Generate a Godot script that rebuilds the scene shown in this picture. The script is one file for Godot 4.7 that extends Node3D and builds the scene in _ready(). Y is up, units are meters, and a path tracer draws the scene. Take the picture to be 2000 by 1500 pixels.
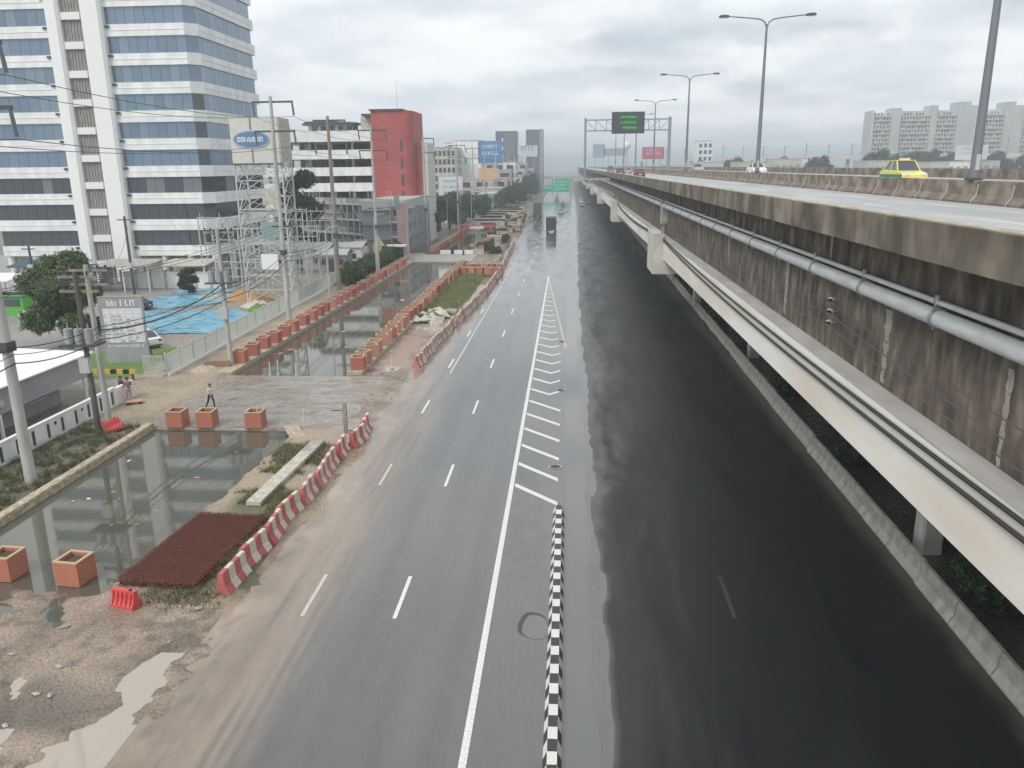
extends Node3D

# ---------------------------------------------------------------- mesh builder
class MB:
	var st := SurfaceTool.new()
	var g := 1
	func _init() -> void:
		st.begin(Mesh.PRIMITIVE_TRIANGLES)
		st.set_smooth_group(-1)
	func tri(a: Vector3, b: Vector3, c: Vector3) -> void:
		st.add_vertex(a)
		st.add_vertex(b)
		st.add_vertex(c)
	func quad(a: Vector3, b: Vector3, c: Vector3, d: Vector3) -> void:
		tri(a, b, c)
		tri(a, c, d)
	func box(c: Vector3, s: Vector3, b := Basis()) -> MB:
		var h := s * 0.5
		var p: Array[Vector3] = []
		for i in 8:
			p.append(c + b * Vector3(h.x if i & 1 else -h.x, h.y if i & 2 else -h.y, h.z if i & 4 else -h.z))
		quad(p[6], p[7], p[5], p[4])
		quad(p[3], p[2], p[0], p[1])
		quad(p[7], p[3], p[1], p[5])
		quad(p[2], p[6], p[4], p[0])
		quad(p[2], p[3], p[7], p[6])
		quad(p[4], p[5], p[1], p[0])
		return self
	func span(x0: float, x1: float, y0: float, y1: float, z0: float, z1: float) -> MB:
		return box(Vector3((x0 + x1) / 2, (y0 + y1) / 2, (z0 + z1) / 2), Vector3(absf(x1 - x0), absf(y1 - y0), absf(z1 - z0)))
	# beam of rectangular section from a to b
	func bar(a: Vector3, b: Vector3, w: float, h := -1.0) -> MB:
		var d := b - a
		var f := d.normalized()
		var up := Vector3.UP if absf(f.y) < 0.95 else Vector3.RIGHT
		var r := up.cross(f).normalized()
		return box((a + b) / 2, Vector3(w, h if h > 0 else w, d.length()), Basis(r, f.cross(r), f))
	func prism(poly: PackedVector2Array, o: Vector3, ux: Vector3, uy: Vector3, w: Vector3, caps := true) -> MB:
		var n := poly.size()
		var area := 0.0
		for i in n:
			area += poly[i].cross(poly[(i + 1) % n])
		if (area > 0) != (ux.cross(uy).dot(w) > 0):
			poly = poly.duplicate()
			poly.reverse()
		for i in n:
			var a := o + ux * poly[i].x + uy * poly[i].y
			var b := o + ux * poly[(i + 1) % n].x + uy * poly[(i + 1) % n].y
			quad(a + w, b + w, b, a)
		if caps:
			var t := Geometry2D.triangulate_polygon(poly)
			for k in range(0, t.size(), 3):
				var q: Array[Vector3] = []
				for j in 3:
					q.append(o + ux * poly[t[k + j]].x + uy * poly[t[k + j]].y)
				if (q[1] - q[0]).cross(q[2] - q[0]).dot(w) > 0:
					q = [q[0], q[2], q[1]]
				tri(q[0] + w, q[1] + w, q[2] + w)
				tri(q[0], q[2], q[1])
		return self
	func tube(pts: Array, radii: Array, n := 8, caps := true) -> MB:
		var rings := []
		var last := Vector3.ZERO
		for i in pts.size():
			var d: Vector3 = (pts[mini(i + 1, pts.size() - 1)] - pts[maxi(i - 1, 0)]).normalized()
			var up := Vector3.UP if absf(d.y) < 0.95 else Vector3.RIGHT
			if last != Vector3.ZERO and absf(last.dot(d)) < 0.95:
				up = last
			var r := up.cross(d).normalized()
			var u := d.cross(r)
			last = u
			var ring: Array[Vector3] = []
			var rad: float = radii[mini(i, radii.size() - 1)]
			for k in n:
				var a := TAU * k / n
				ring.append(pts[i] + (r * cos(a) + u * sin(a)) * rad)
			rings.append(ring)
		g += 1
		st.set_smooth_group(g)
		for i in rings.size() - 1:
			for k in n:
				var k2 := (k + 1) % n
				quad(rings[i + 1][k], rings[i + 1][k2], rings[i][k2], rings[i][k])
		st.set_smooth_group(-1)
		if caps:
			for k in n - 2:
				tri(rings[0][0], rings[0][k + 1], rings[0][k + 2])
				tri(rings[-1][0], rings[-1][k + 2], rings[-1][k + 1])
		return self
	func cyl(a: Vector3, b: Vector3, ra: float, rb := -1.0, n := 8) -> MB:
		return tube([a, b], [ra, rb if rb >= 0 else ra], n)
	func blob(c: Vector3, r: Vector3, n := 8) -> MB:
		g += 1
		st.set_smooth_group(g)
		var m := n / 2 + 1
		for i in m:
			for k in n:
				var q: Array[Vector3] = []
				for e in [[i, k], [i, k + 1], [i + 1, k + 1], [i + 1, k]]:
					var la: float = PI * e[0] / m
					var lo: float = TAU * e[1] / n
					q.append(c + Vector3(r.x * sin(la) * cos(lo), r.y * cos(la), r.z * sin(la) * sin(lo)))
				if i > 0:
					tri(q[0], q[1], q[2])
				if i < m - 1:
					tri(q[0], q[2], q[3])
		st.set_smooth_group(-1)
		return self
	func done() -> ArrayMesh:
		st.generate_normals()
		st.index()
		return st.commit()

# ---------------------------------------------------------------- scene helpers
var used := {}
var M := {}
var rng := RandomNumberGenerator.new()

func numbered(n: String) -> String:
	if not used.has(n):
		used[n] = 0
		return n
	used[n] += 1
	return "%s_%03d" % [n, used[n]]

func tag(o: Node, label: String, cat: String, group := "") -> void:
	o.set_meta("label", label)
	o.set_meta("category", cat)
	if group != "":
		o.set_meta("group", group)

func thing(n: String, label: String, cat: String, at := Vector3.ZERO, turn := 0.0, group := "") -> Node3D:
	var o := Node3D.new()
	o.name = numbered(n)
	add_child(o)
	o.position = at
	o.rotation.y = turn
	tag(o, label, cat, group)
	return o

func part(p: Node, n: String, mesh: Mesh, m: Material, at := Vector3.ZERO, label := "") -> MeshInstance3D:
	var o := MeshInstance3D.new()
	o.name = n
	o.mesh = mesh
	o.material_override = m
	o.position = at
	p.add_child(o, true)
	if label != "":
		o.set_meta("label", label)
	return o

func solo(n: String, mesh: Mesh, m: Material, label: String, cat: String, at := Vector3.ZERO, turn := 0.0, group := "") -> MeshInstance3D:
	var o := part(self, numbered(n), mesh, m, at)
	o.rotation.y = turn
	tag(o, label, cat, group)
	return o

func struct(n: String, mesh: Mesh, m: Material) -> MeshInstance3D:
	var o := part(self, numbered(n), mesh, m)
	o.set_meta("kind", "structure")
	return o

func copy(src: Node3D, at: Vector3, turn: float, label: String) -> Node3D:
	var o: Node3D = src.duplicate()
	var base := str(src.name)
	if base.length() > 4 and base[-4] == "_":
		base = base.substr(0, base.length() - 4)
	o.name = numbered(base)
	add_child(o)
	o.position = at
	o.rotation.y = turn
	o.set_meta("label", label)
	return o

func nth(i: int) -> String:
	var w := ["first", "second", "third", "fourth", "fifth", "sixth", "seventh", "eighth", "ninth", "tenth", "eleventh", "twelfth"]
	if i < 12:
		return w[i]
	var k := i + 1
	var e := "th"
	if k % 100 < 11 or k % 100 > 13:
		e = {1: "st", 2: "nd", 3: "rd"}.get(k % 10, "th")
	return str(k) + e

func lin(r: float, g: float, b: float) -> Color:
	return Color(r, g, b).linear_to_srgb()

func ntex(sd: int, freq: float, stops: Array, octaves := 4, size := 512, kind := FastNoiseLite.TYPE_SIMPLEX_SMOOTH) -> NoiseTexture2D:
	var f := FastNoiseLite.new()
	f.seed = sd
	f.noise_type = kind
	f.frequency = freq
	f.fractal_octaves = octaves
	f.fractal_gain = 0.55
	var t := NoiseTexture2D.new()
	t.width = size
	t.height = size
	t.seamless = true
	t.noise = f
	if stops.size():
		var gr := Gradient.new()
		var off := PackedFloat32Array()
		var col := PackedColorArray()
		for s in stops:
			off.append(s[0])
			col.append(s[1])
		gr.offsets = off
		gr.colors = col
		t.color_ramp = gr
	return t

func nbump(sd: int, freq: float, strength: float, octaves := 4, size := 512) -> NoiseTexture2D:
	var t := ntex(sd, freq, [], octaves, size)
	t.as_normal_map = true
	t.bump_strength = strength
	return t

func flat(r: float, g: float, b: float, rough := 0.7, metal := 0.0) -> StandardMaterial3D:
	var m := StandardMaterial3D.new()
	m.albedo_color = lin(r, g, b)
	m.roughness = rough
	m.metallic = metal
	return m

# a material whose colour wanders between shades of one tint (world mapped)
func mottled(sd: int, a: Color, b: Color, scale: Vector3, rough := 0.8, freq := 0.012, bump := 0.0) -> StandardMaterial3D:
	var m := StandardMaterial3D.new()
	m.albedo_texture = ntex(sd, freq, [[0.25, a.linear_to_srgb()], [0.75, b.linear_to_srgb()]], 5)
	m.roughness = rough
	m.uv1_triplanar = true
	m.uv1_world_triplanar = true
	m.uv1_scale = scale
	if bump > 0.0:
		m.normal_enabled = true
		m.normal_texture = nbump(sd + 7, freq * 2.0, 4.0)
		m.normal_scale = bump * 0.3
	return m

# sheet over a list of x and z stations with its own height and colour functions
func sheet(xs: PackedFloat32Array, zs: PackedFloat32Array, fy: Callable, fc: Callable) -> ArrayMesh:
	var nx := xs.size()
	var nz := zs.size()
	var v := PackedVector3Array()
	var c := PackedColorArray()
	for j in nz:
		for i in nx:
			v.append(Vector3(xs[i], fy.call(xs[i], zs[j]), zs[j]))
			c.append(fc.call(xs[i], zs[j]))
	var nn := PackedVector3Array()
	for j in nz:
		for i in nx:
			var l := v[j * nx + maxi(i - 1, 0)]
			var r := v[j * nx + mini(i + 1, nx - 1)]
			var u := v[maxi(j - 1, 0) * nx + i]
			var d := v[mini(j + 1, nz - 1) * nx + i]
			var n := (d - u).cross(r - l).normalized()
			nn.append(n if n.y > 0 else -n)
	var ix := PackedInt32Array()
	var down := zs[1] < zs[0]
	for j in nz - 1:
		for i in nx - 1:
			var a := j * nx + i
			if down:
				ix.append_array([a, a + nx, a + nx + 1, a, a + nx + 1, a + 1])
			else:
				ix.append_array([a, a + 1, a + nx + 1, a, a + nx + 1, a + nx])
	var arr := []
	arr.resize(Mesh.ARRAY_MAX)
	arr[Mesh.ARRAY_VERTEX] = v
	arr[Mesh.ARRAY_NORMAL] = nn
	arr[Mesh.ARRAY_COLOR] = c
	arr[Mesh.ARRAY_INDEX] = ix
	var am := ArrayMesh.new()
	am.add_surface_from_arrays(Mesh.PRIMITIVE_TRIANGLES, arr)
	return am

func stations(a: float, b: float, step: float) -> PackedFloat32Array:
	var o := PackedFloat32Array()
	var n := int(ceil(absf(b - a) / step))
	for i in n + 1:
		o.append(lerpf(a, b, float(i) / n))
	return o

func flat_poly(pts: Array, y: float) -> ArrayMesh:
	var m := MB.new()
	var p := PackedVector2Array()
	for q in pts:
		p.append(Vector2(q[0], q[1]))
	var t := Geometry2D.triangulate_polygon(p)
	for k in range(0, t.size(), 3):
		var a := Vector3(p[t[k]].x, y, p[t[k]].y)
		var b := Vector3(p[t[k + 1]].x, y, p[t[k + 1]].y)
		var c := Vector3(p[t[k + 2]].x, y, p[t[k + 2]].y)
		if (b - a).cross(c - a).y > 0:
			m.tri(a, c, b)
		else:
			m.tri(a, b, c)
	return m.done()

var n1 := FastNoiseLite.new()
var n2 := FastNoiseLite.new()
var n3 := FastNoiseLite.new()

func wob(x: float, z: float) -> float:
	return n1.get_noise_2d(x, z)

# sagging wire through attachment points
func wire_mesh(pts: Array, sag: float, r: float, n := 5) -> ArrayMesh:
	var m := MB.new()
	for i in pts.size() - 1:
		var a: Vector3 = pts[i]
		var b: Vector3 = pts[i + 1]
		var seg := []
		var k := 8
		for j in k + 1:
			var t := float(j) / k
			seg.append(a.lerp(b, t) - Vector3(0, sag * 4.0 * t * (1 - t) * a.distance_to(b) / 30.0, 0))
		m.tube(seg, [r], n, false)
	return m.done()

# ---------------------------------------------------------------- the scene
func _ready() -> void:
	rng.seed = 20240611
	camera_and_light()
	noises()
	materials()
	setting()
	markings()
	viaduct()
	viaduct_fittings()
	ponds_and_planters()
	road_furniture()
	left_foreground()
	poles_and_wires()
	office_tower()
	car_park_and_mall()
	sign_tower()
	switchyard()
	far_street()
	verge_clutter()
	far_right()
	vehicles()
	vegetation()
	people()

func camera_and_light() -> void:
	var cam := Camera3D.new()
	cam.name = "camera"
	add_child(cam)
	cam.transform = Transform3D(Basis(Vector3(0.99762685, -0.01161726, -0.06786535), Vector3(-0.00664383, 0.96482092, -0.262824), Vector3(0.06853121, 0.26265116, 0.96245407)), Vector3(0, 15.8, 0))
	cam.fov = 51.36
	cam.far = 6000.0
	cam.near = 0.1
	cam.current = true
	var env := Environment.new()
	env.background_mode = Environment.BG_SKY
	env.tonemap_mode = Environment.TONE_MAPPER_LINEAR
	env.tonemap_exposure = 1.4
	env.sdfgi_enabled = true
	env.ssao_enabled = true
	env.ssil_enabled = true
	env.fog_enabled = true
	env.fog_density = 0.0008
	env.fog_light_color = Color(0.82, 0.86, 0.89)
	var sky := Sky.new()
	var pm := PanoramaSkyMaterial.new()
	pm.panorama = ImageTexture.create_from_image(sky_image())
	sky.sky_material = pm
	env.sky = sky
	var we := WorldEnvironment.new()
	we.name = "world_environment"
	we.environment = env
	add_child(we)
	var sun := DirectionalLight3D.new()
	sun.name = "sun"
	sun.light_energy = 0.5
	sun.light_angular_distance = 25.0
	sun.light_color = Color(1.0, 0.985, 0.96)
	sun.shadow_enabled = true
	add_child(sun)
	sun.look_at_from_position(Vector3.ZERO, Vector3(0.42, -0.74, -0.52))

# overcast sky: a layer of streaky cloud seen from below, laid out on a plane overhead
func sky_image() -> Image:
	var w := 1536
	var h := 768
	var a := FastNoiseLite.new()
	a.seed = 11
	a.noise_type = FastNoiseLite.TYPE_SIMPLEX_SMOOTH
	a.frequency = 0.62
	a.fractal_octaves = 6
	a.fractal_gain = 0.55
	a.domain_warp_enabled = true
	a.domain_warp_amplitude = 0.9
	a.domain_warp_frequency = 0.35
	var b := FastNoiseLite.new()
	b.seed = 5
	b.noise_type = FastNoiseLite.TYPE_SIMPLEX_SMOOTH
	b.frequency = 0.11
	b.fractal_octaves = 4
	var im := Image.create(w, h, false, Image.FORMAT_RGBF)
	var blue := Color(0.55, 0.61, 0.655)
	var white := Color(0.80, 0.805, 0.805)
	var grey := Color(0.42, 0.465, 0.52)
	var haze := Color(0.60, 0.645, 0.67)
	for j in h:
		var el := PI * (0.5 - (j + 0.5) / h)
		if el < -0.02:
			im.fill_rect(Rect2i(0, j, w, 1), haze.lerp(Color(0.30, 0.30, 0.30), clampf(-el * 3.0, 0.0, 1.0)))
			continue
		for i in w:
			var az := TAU * ((i + 0.5) / w - 0.5)
			var d := Vector3(sin(az) * cos(el), sin(el), -cos(az) * cos(el))
			var q := 1.0 / (maxf(d.y, 0.0) + 0.09)
			var px := d.x * q
			var pz := d.z * q
			var c := a.get_noise_2d(px * 1.1, pz * 1.05)
			var g := b.get_noise_2d(px + 30.0, pz * 1.5)
			var t := smoothstep(-0.5, 0.3, c + 0.35 * g)
			var col := blue.lerp(white, t)
			var dark := smoothstep(0.0, 0.38, -a.get_noise_2d(px * 0.8 + 40.0, pz * 0.9 - 17.0) + 0.4 * g) * 0.85
			col = col.lerp(grey, dark * (1.0 - 0.5 * t))
			col = col.lerp(haze, exp(-maxf(el, 0.0) * 14.0) * 0.8)
			im.set_pixel(i, j, col)
	return im

func noises() -> void:
	n1.seed = 3
	n1.frequency = 0.22
	n1.fractal_octaves = 4
	n2.seed = 8
	n2.frequency = 1.1
	n2.fractal_octaves = 3
	n3.seed = 21
	n3.frequency = 0.05
	n3.fractal_octaves = 3

func materials() -> void:
	# vertex-coloured wet asphalt
	var m := StandardMaterial3D.new()
	m.vertex_color_use_as_albedo = true
	m.roughness = 1.0
	m.roughness_texture = ntex(31, 0.008, [[0.2, Color(0.07, 0.07, 0.07)], [0.5, Color(0.11, 0.11, 0.11)], [0.8, Color(0.19, 0.19, 0.19)]], 3)
	m.uv1_triplanar = true
	m.uv1_world_triplanar = true
	m.uv1_scale = Vector3(0.10, 0.1, 0.022)
	m.albedo_texture = ntex(32, 0.1, [[0.2, Color(0.95, 0.95, 0.95)], [0.8, Color(1, 1, 1)]], 3)
	m.metallic_specular = 0.66
	M.road = m
	var d := m.duplicate()
	d.roughness_texture = ntex(34, 0.008, [[0.2, Color(0.36, 0.36, 0.36)], [0.8, Color(0.46, 0.46, 0.46)]], 3)
	d.metallic_specular = 0.36
	M.dark_road = d
	var e := StandardMaterial3D.new()
	e.vertex_color_use_as_albedo = true
	e.roughness = 1.0
	e.roughness_texture = ntex(35, 0.02, [[0.25, Color(0.18, 0.18, 0.18)], [0.6, Color(0.48, 0.48, 0.48)], [0.8, Color(0.7, 0.7, 0.7)]], 5)
	e.albedo_texture = ntex(36, 0.09, [[0.2, Color(0.76, 0.75, 0.74)], [0.55, Color(0.95, 0.95, 0.95)], [0.8, Color(1, 1, 1)]], 5)
	e.uv1_triplanar = true
	e.uv1_world_triplanar = true
	e.uv1_scale = Vector3(0.16, 0.16, 0.16)
	e.normal_enabled = true
	e.normal_texture = nbump(37, 0.06, 5.0, 5)
	e.normal_scale = 0.5
	M.mud = e
	var w := StandardMaterial3D.new()
	w.albedo_color = lin(0.10, 0.098, 0.076)
	w.roughness = 0.03
	w.metallic_specular = 0.7
	w.uv1_triplanar = true
	w.uv1_world_triplanar = true
	w.uv1_scale = Vector3(0.3, 0.3, 0.3)
	w.normal_enabled = true
	w.normal_texture = nbump(38, 0.02, 1.0, 3)
	w.normal_scale = 0.05
	M.water = w
	var w2 := w.duplicate()
	w2.albedo_color = lin(0.42, 0.37, 0.31)
	M.puddle = w2
	var wc: StandardMaterial3D = e.duplicate()
	wc.roughness_texture = ntex(39, 0.014, [[0.3, Color(0.10, 0.10, 0.10)], [0.55, Color(0.3, 0.3, 0.3)], [0.8, Color(0.55, 0.55, 0.55)]], 5)
	wc.uv1_scale = Vector3(0.05, 0.16, 0.16)
	wc.normal_scale = 0.12
	M.wet_concrete = wc
	var fm := w.duplicate()
	fm.albedo_color = lin(0.13, 0.132, 0.134)
	M.film = fm
	var fd := w.duplicate()
	fd.albedo_color = lin(0.05, 0.05, 0.05)
	M.film_dark = fd
	M.dash_lost = mottled(40, Color(0.012, 0.012, 0.012), Color(0.045, 0.045, 0.043), Vector3(0.5, 0.5, 0.5), 0.5, 0.05)
	M.paint = mottled(41, Color(0.60, 0.60, 0.57), Color(0.82, 0.82, 0.79), Vector3(0.6, 0.6, 0.6), 0.45, 0.03)
	M.paint_worn = mottled(42, Color(0.36, 0.34, 0.30), Color(0.70, 0.68, 0.62), Vector3(0.6, 0.6, 0.6), 0.5, 0.04)
	# weathered concretes
	M.parapet = mottled(51, Color(0.085, 0.073, 0.055), Color(0.27, 0.235, 0.185), Vector3(0.03, 0.02, 0.03), 0.9, 0.022, 0.2)
	M.stained = streaked(52)
	M.ledge = mottled(53, Color(0.72, 0.66, 0.57), Color(0.82, 0.81, 0.76), Vector3(0.02, 0.06, 0.012), 0.75, 0.012)
	M.concrete = mottled(54, Color(0.30, 0.285, 0.26), Color(0.46, 0.445, 0.41), Vector3(0.08, 0.05, 0.08), 0.85, 0.03, 0.2)
	M.pale_concrete = mottled(55, Color(0.40, 0.38, 0.33), Color(0.58, 0.56, 0.49), Vector3(0.1, 0.1, 0.1), 0.85, 0.03, 0.25)
	M.pole_concrete = mottled(56, Color(0.36, 0.36, 0.34), Color(0.50, 0.50, 0.47), Vector3(0.1, 0.03, 0.1), 0.8, 0.02)
	M.brown_pole = mottled(57, Color(0.20, 0.17, 0.14), Color(0.32, 0.28, 0.24), Vector3(0.1, 0.03, 0.1), 0.85, 0.02)
	M.jersey = mottled(58, Color(0.27, 0.255, 0.225), Color(0.40, 0.385, 0.35), Vector3(0.12, 0.12, 0.12), 0.85, 0.02)
	M.median = mottled(59, Color(0.12, 0.095, 0.075), Color(0.27, 0.235, 0.195), Vector3(0.06, 0.05, 0.06), 0.9, 0.02, 0.2)
	M.deck = mottled(60, Color(0.33, 0.335, 0.34), Color(0.42, 0.42, 0.425), Vector3(0.05, 0.05, 0.01), 0.55, 0.012)
	M.pier = mottled(61, Color(0.50, 0.49, 0.45), Color(0.64, 0.63, 0.58), Vector3(0.05, 0.03, 0.05), 0.8, 0.02)
	M.bank = mottled(62, Color(0.34, 0.27, 0.20), Color(0.50, 0.43, 0.33), Vector3(0.15, 0.15, 0.15), 0.9, 0.03, 0.4)
	M.brick = mottled(63, Color(0.40, 0.145, 0.085), Color(0.54, 0.215, 0.135), Vector3(0.25, 0.6, 0.25), 0.8, 0.05, 0.3)
	M.brick_red = mottled(64, Color(0.34, 0.105, 0.085), Color(0.48, 0.17, 0.14), Vector3(0.25, 0.6, 0.25), 0.8, 0.05, 0.3)
	M.brick_pale = mottled(65, Color(0.40, 0.20, 0.14), Color(0.58, 0.33, 0.25), Vector3(0.25, 0.6, 0.25), 0.85, 0.05, 0.3)
	M.pond_edge = mottled(85, Color(0.30, 0.25, 0.17), Color(0.56, 0.49, 0.36), Vector3(0.3, 0.25, 0.1), 0.9, 0.03, 0.3)
	M.heap_orange = mottled(86, Color(0.30, 0.17, 0.07), Color(0.48, 0.30, 0.14), Vector3(0.3, 0.3, 0.3), 0.95, 0.05, 0.5)
	M.glass_green = flat(0.26, 0.36, 0.34, 0.15)
	M.blue_grey = flat(0.26, 0.31, 0.36, 0.4)
	M.dark_tower = flat(0.105, 0.105, 0.118, 0.35)
	M.blue_board = flat(0.10, 0.235, 0.47, 0.5)
	M.lime = mottled(92, Color(0.26, 0.235, 0.195), Color(0.46, 0.425, 0.365), Vector3(0.5, 0.25, 0.5), 0.9, 0.05)
	M.ledge_top = mottled(94, Color(0.36, 0.35, 0.325), Color(0.46, 0.45, 0.42), Vector3(0.05, 0.05, 0.02), 0.85, 0.02)  # shade put into the tone, as the plain ledge top came out too bright
	M.coping = mottled(95, Color(0.32, 0.29, 0.225), Color(0.50, 0.46, 0.37), Vector3(0.1, 0.1, 0.05), 0.85, 0.03)
	M.wet_pole = mottled(96, Color(0.07, 0.065, 0.06), Color(0.16, 0.15, 0.14), Vector3(0.1, 0.03, 0.1), 0.7, 0.02)
	M.rim = flat(0.50, 0.36, 0.24, 0.8)
	M.soil = mottled(66, Color(0.05, 0.045, 0.03), Color(0.11, 0.10, 0.06), Vector3(0.4, 0.4, 0.4), 0.95, 0.06, 0.5)
	M.rebar = mottled(67, Color(0.10, 0.032, 0.022), Color(0.27, 0.10, 0.065), Vector3(0.5, 0.5, 0.5), 0.85, 0.05)
	M.plastic_red = mottled(68, Color(0.56, 0.065, 0.06), Color(0.70, 0.11, 0.10), Vector3(0.8, 0.8, 0.8), 0.45, 0.02)
	M.stripe_red = mottled(69, Color(0.42, 0.095, 0.09), Color(0.58, 0.17, 0.165), Vector3(0.6, 0.6, 0.6), 0.65, 0.03)
	M.stripe_white = mottled(70, Color(0.52, 0.48, 0.40), Color(0.72, 0.69, 0.62), Vector3(0.6, 0.6, 0.6), 0.65, 0.03)
	M.stripe_pale = mottled(93, Color(0.46, 0.14, 0.13), Color(0.60, 0.25, 0.235), Vector3(0.6, 0.6, 0.6), 0.65, 0.03)
	M.faded_red = mottled(71, Color(0.40, 0.20, 0.16), Color(0.56, 0.35, 0.29), Vector3(0.6, 0.6, 0.6), 0.7, 0.03)
	M.kerb_white = mottled(72, Color(0.60, 0.60, 0.57), Color(0.78, 0.78, 0.74), Vector3(0.8, 0.8, 0.8), 0.5, 0.03)
	M.kerb_black = mottled(73, Color(0.022, 0.023, 0.022), Color(0.05, 0.05, 0.048), Vector3(0.8, 0.8, 0.8), 0.4, 0.03)
	M.white_wall = mottled(74, Color(0.72, 0.73, 0.72), Color(0.87, 0.88, 0.87), Vector3(0.05, 0.02, 0.05), 0.7, 0.02)
	M.white = flat(0.80, 0.80, 0.79, 0.6)
	M.grey_wall = mottled(75, Color(0.30, 0.305, 0.33), Color(0.36, 0.365, 0.385), Vector3(0.05, 0.05, 0.05), 0.8, 0.02)
	M.louver = mottled(76, Color(0.22, 0.21, 0.195), Color(0.40, 0.39, 0.365), Vector3(0.4, 0.05, 0.4), 0.7, 0.03)
	M.metal = flat(0.42, 0.44, 0.45, 0.45, 0.6)
	M.dark_metal = flat(0.10, 0.11, 0.115, 0.5, 0.5)
	M.pole_metal = flat(0.20, 0.22, 0.235, 0.5, 0.4)
	M.gantry = flat(0.30, 0.34, 0.36, 0.5, 0.4)
	M.pipe = mottled(77, Color(0.58, 0.60, 0.60), Color(0.74, 0.76, 0.76), Vector3(0.3, 0.3, 0.06), 0.5, 0.02)
	M.black = flat(0.018, 0.018, 0.018, 0.6)
	M.cable = flat(0.03, 0.03, 0.028, 0.6)
	M.wire = flat(0.10, 0.10, 0.10, 0.6)
	M.tyre = flat(0.02, 0.02, 0.02, 0.8)
	M.chrome = flat(0.5, 0.5, 0.5, 0.3, 0.8)
	M.dark_in = flat(0.20, 0.195, 0.185, 0.8)
	M.dim_in = flat(0.30, 0.29, 0.27, 0.8)
	var gl := flat(0.045, 0.075, 0.11, 0.05)
	gl.metallic_specular = 1.0
	gl.metallic = 0.35
	gl.albedo_color = lin(0.18, 0.25, 0.335)
	M.glass = gl
	var gb: StandardMaterial3D = gl.duplicate()
	gb.albedo_color = lin(0.155, 0.225, 0.30)
	M.glass_b = gb
	var gc: StandardMaterial3D = gl.duplicate()
	gc.albedo_color = lin(0.21, 0.28, 0.35)
	gc.roughness = 0.12
	M.glass_c = gc
	M.blind = flat(0.17, 0.19, 0.205, 0.35)
	var gd := flat(0.06, 0.07, 0.085, 0.06)
	gd.metallic_specular = 0.8
	M.dark_glass = gd
	M.fence = flat(0.50, 0.54, 0.50, 0.6)
	M.tower_red = mottled(78, Color(0.37, 0.078, 0.07), Color(0.43, 0.10, 0.09), Vector3(0.02, 0.02, 0.02), 0.7, 0.02)
	M.steel_pale = flat(0.52, 0.54, 0.53, 0.5, 0.2)
	M.beige = mottled(79, Color(0.58, 0.57, 0.52), Color(0.64, 0.63, 0.58), Vector3(0.1, 0.1, 0.1), 0.7, 0.02)
	M.blue_sign = flat(0.11, 0.22, 0.36, 0.5)
	M.sign_white = flat(0.72, 0.76, 0.80, 0.6)
	M.green_sign = flat(0.02, 0.46, 0.27, 0.5)
	M.tarp = StandardMaterial3D.new()
	M.tarp.albedo_texture = ntex(80, 0.02, [[0.2, lin(0.10, 0.13, 0.14)], [0.3, lin(0.09, 0.27, 0.42)], [0.5, lin(0.15, 0.42, 0.58)], [0.66, lin(0.25, 0.52, 0.62)], [0.76, lin(0.42, 0.38, 0.31)]], 6)
	M.tarp.roughness = 0.4
	M.tarp.uv1_triplanar = true
	M.tarp.uv1_world_triplanar = true
	M.tarp.uv1_scale = Vector3(0.045, 0.05, 0.11)
	M.lawn = mottled(81, Color(0.085, 0.16, 0.03), Color(0.15, 0.24, 0.055), Vector3(0.2, 0.2, 0.2), 0.95, 0.05, 0.5)
	M.leaf = leaf_material(0.5)
	M.skin = flat(0.35, 0.20, 0.13, 0.6)
	M.wood = mottled(82, Color(0.22, 0.14, 0.08), Color(0.36, 0.25, 0.16), Vector3(0.4, 0.4, 0.05), 0.85, 0.03)
	M.bark = mottled(83, Color(0.06, 0.048, 0.038), Color(0.13, 0.11, 0.09), Vector3(0.5, 0.15, 0.5), 0.95, 0.05, 0.6)
	var led := flat(0.02, 0.05, 0.02, 0.5)
	led.emission_enabled = true
	led.emission = Color(0.45, 1.0, 0.45)
	led.emission_energy_multiplier = 0.42
	M.led = led
	var led2 := flat(0.01, 0.05, 0.015, 0.5)
	led2.emission_enabled = true
	led2.emission = Color(0.10, 0.42, 0.14)
	led2.emission_energy_multiplier = 0.22
	M.led_dim = led2

# concrete with long vertical rain stains: brown, dark and pale runs
func streaked(sd: int) -> StandardMaterial3D:
	var m := StandardMaterial3D.new()
	m.albedo_texture = ntex(sd, 0.045, [[0.15, lin(0.05, 0.043, 0.034)], [0.4, lin(0.10, 0.083, 0.064)], [0.62, lin(0.155, 0.130, 0.10)], [0.85, lin(0.26, 0.225, 0.175)]], 6, 1024)
	m.roughness = 0.9
	m.uv1_triplanar = true
	m.uv1_world_triplanar = true
	m.uv1_scale = Vector3(0.022, 0.009, 0.022)
	m.normal_enabled = true
	m.normal_texture = nbump(sd + 3, 0.06, 3.0)
	m.normal_scale = 0.08
	return m

func leaf_material(back: float) -> StandardMaterial3D:
	var m := StandardMaterial3D.new()
	m.vertex_color_use_as_albedo = true
	m.roughness = 0.65
	m.cull_mode = BaseMaterial3D.CULL_DISABLED
	m.backlight_enabled = true
	m.backlight = lin(0.03 * back, 0.05 * back, 0.01 * back)
	return m

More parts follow.
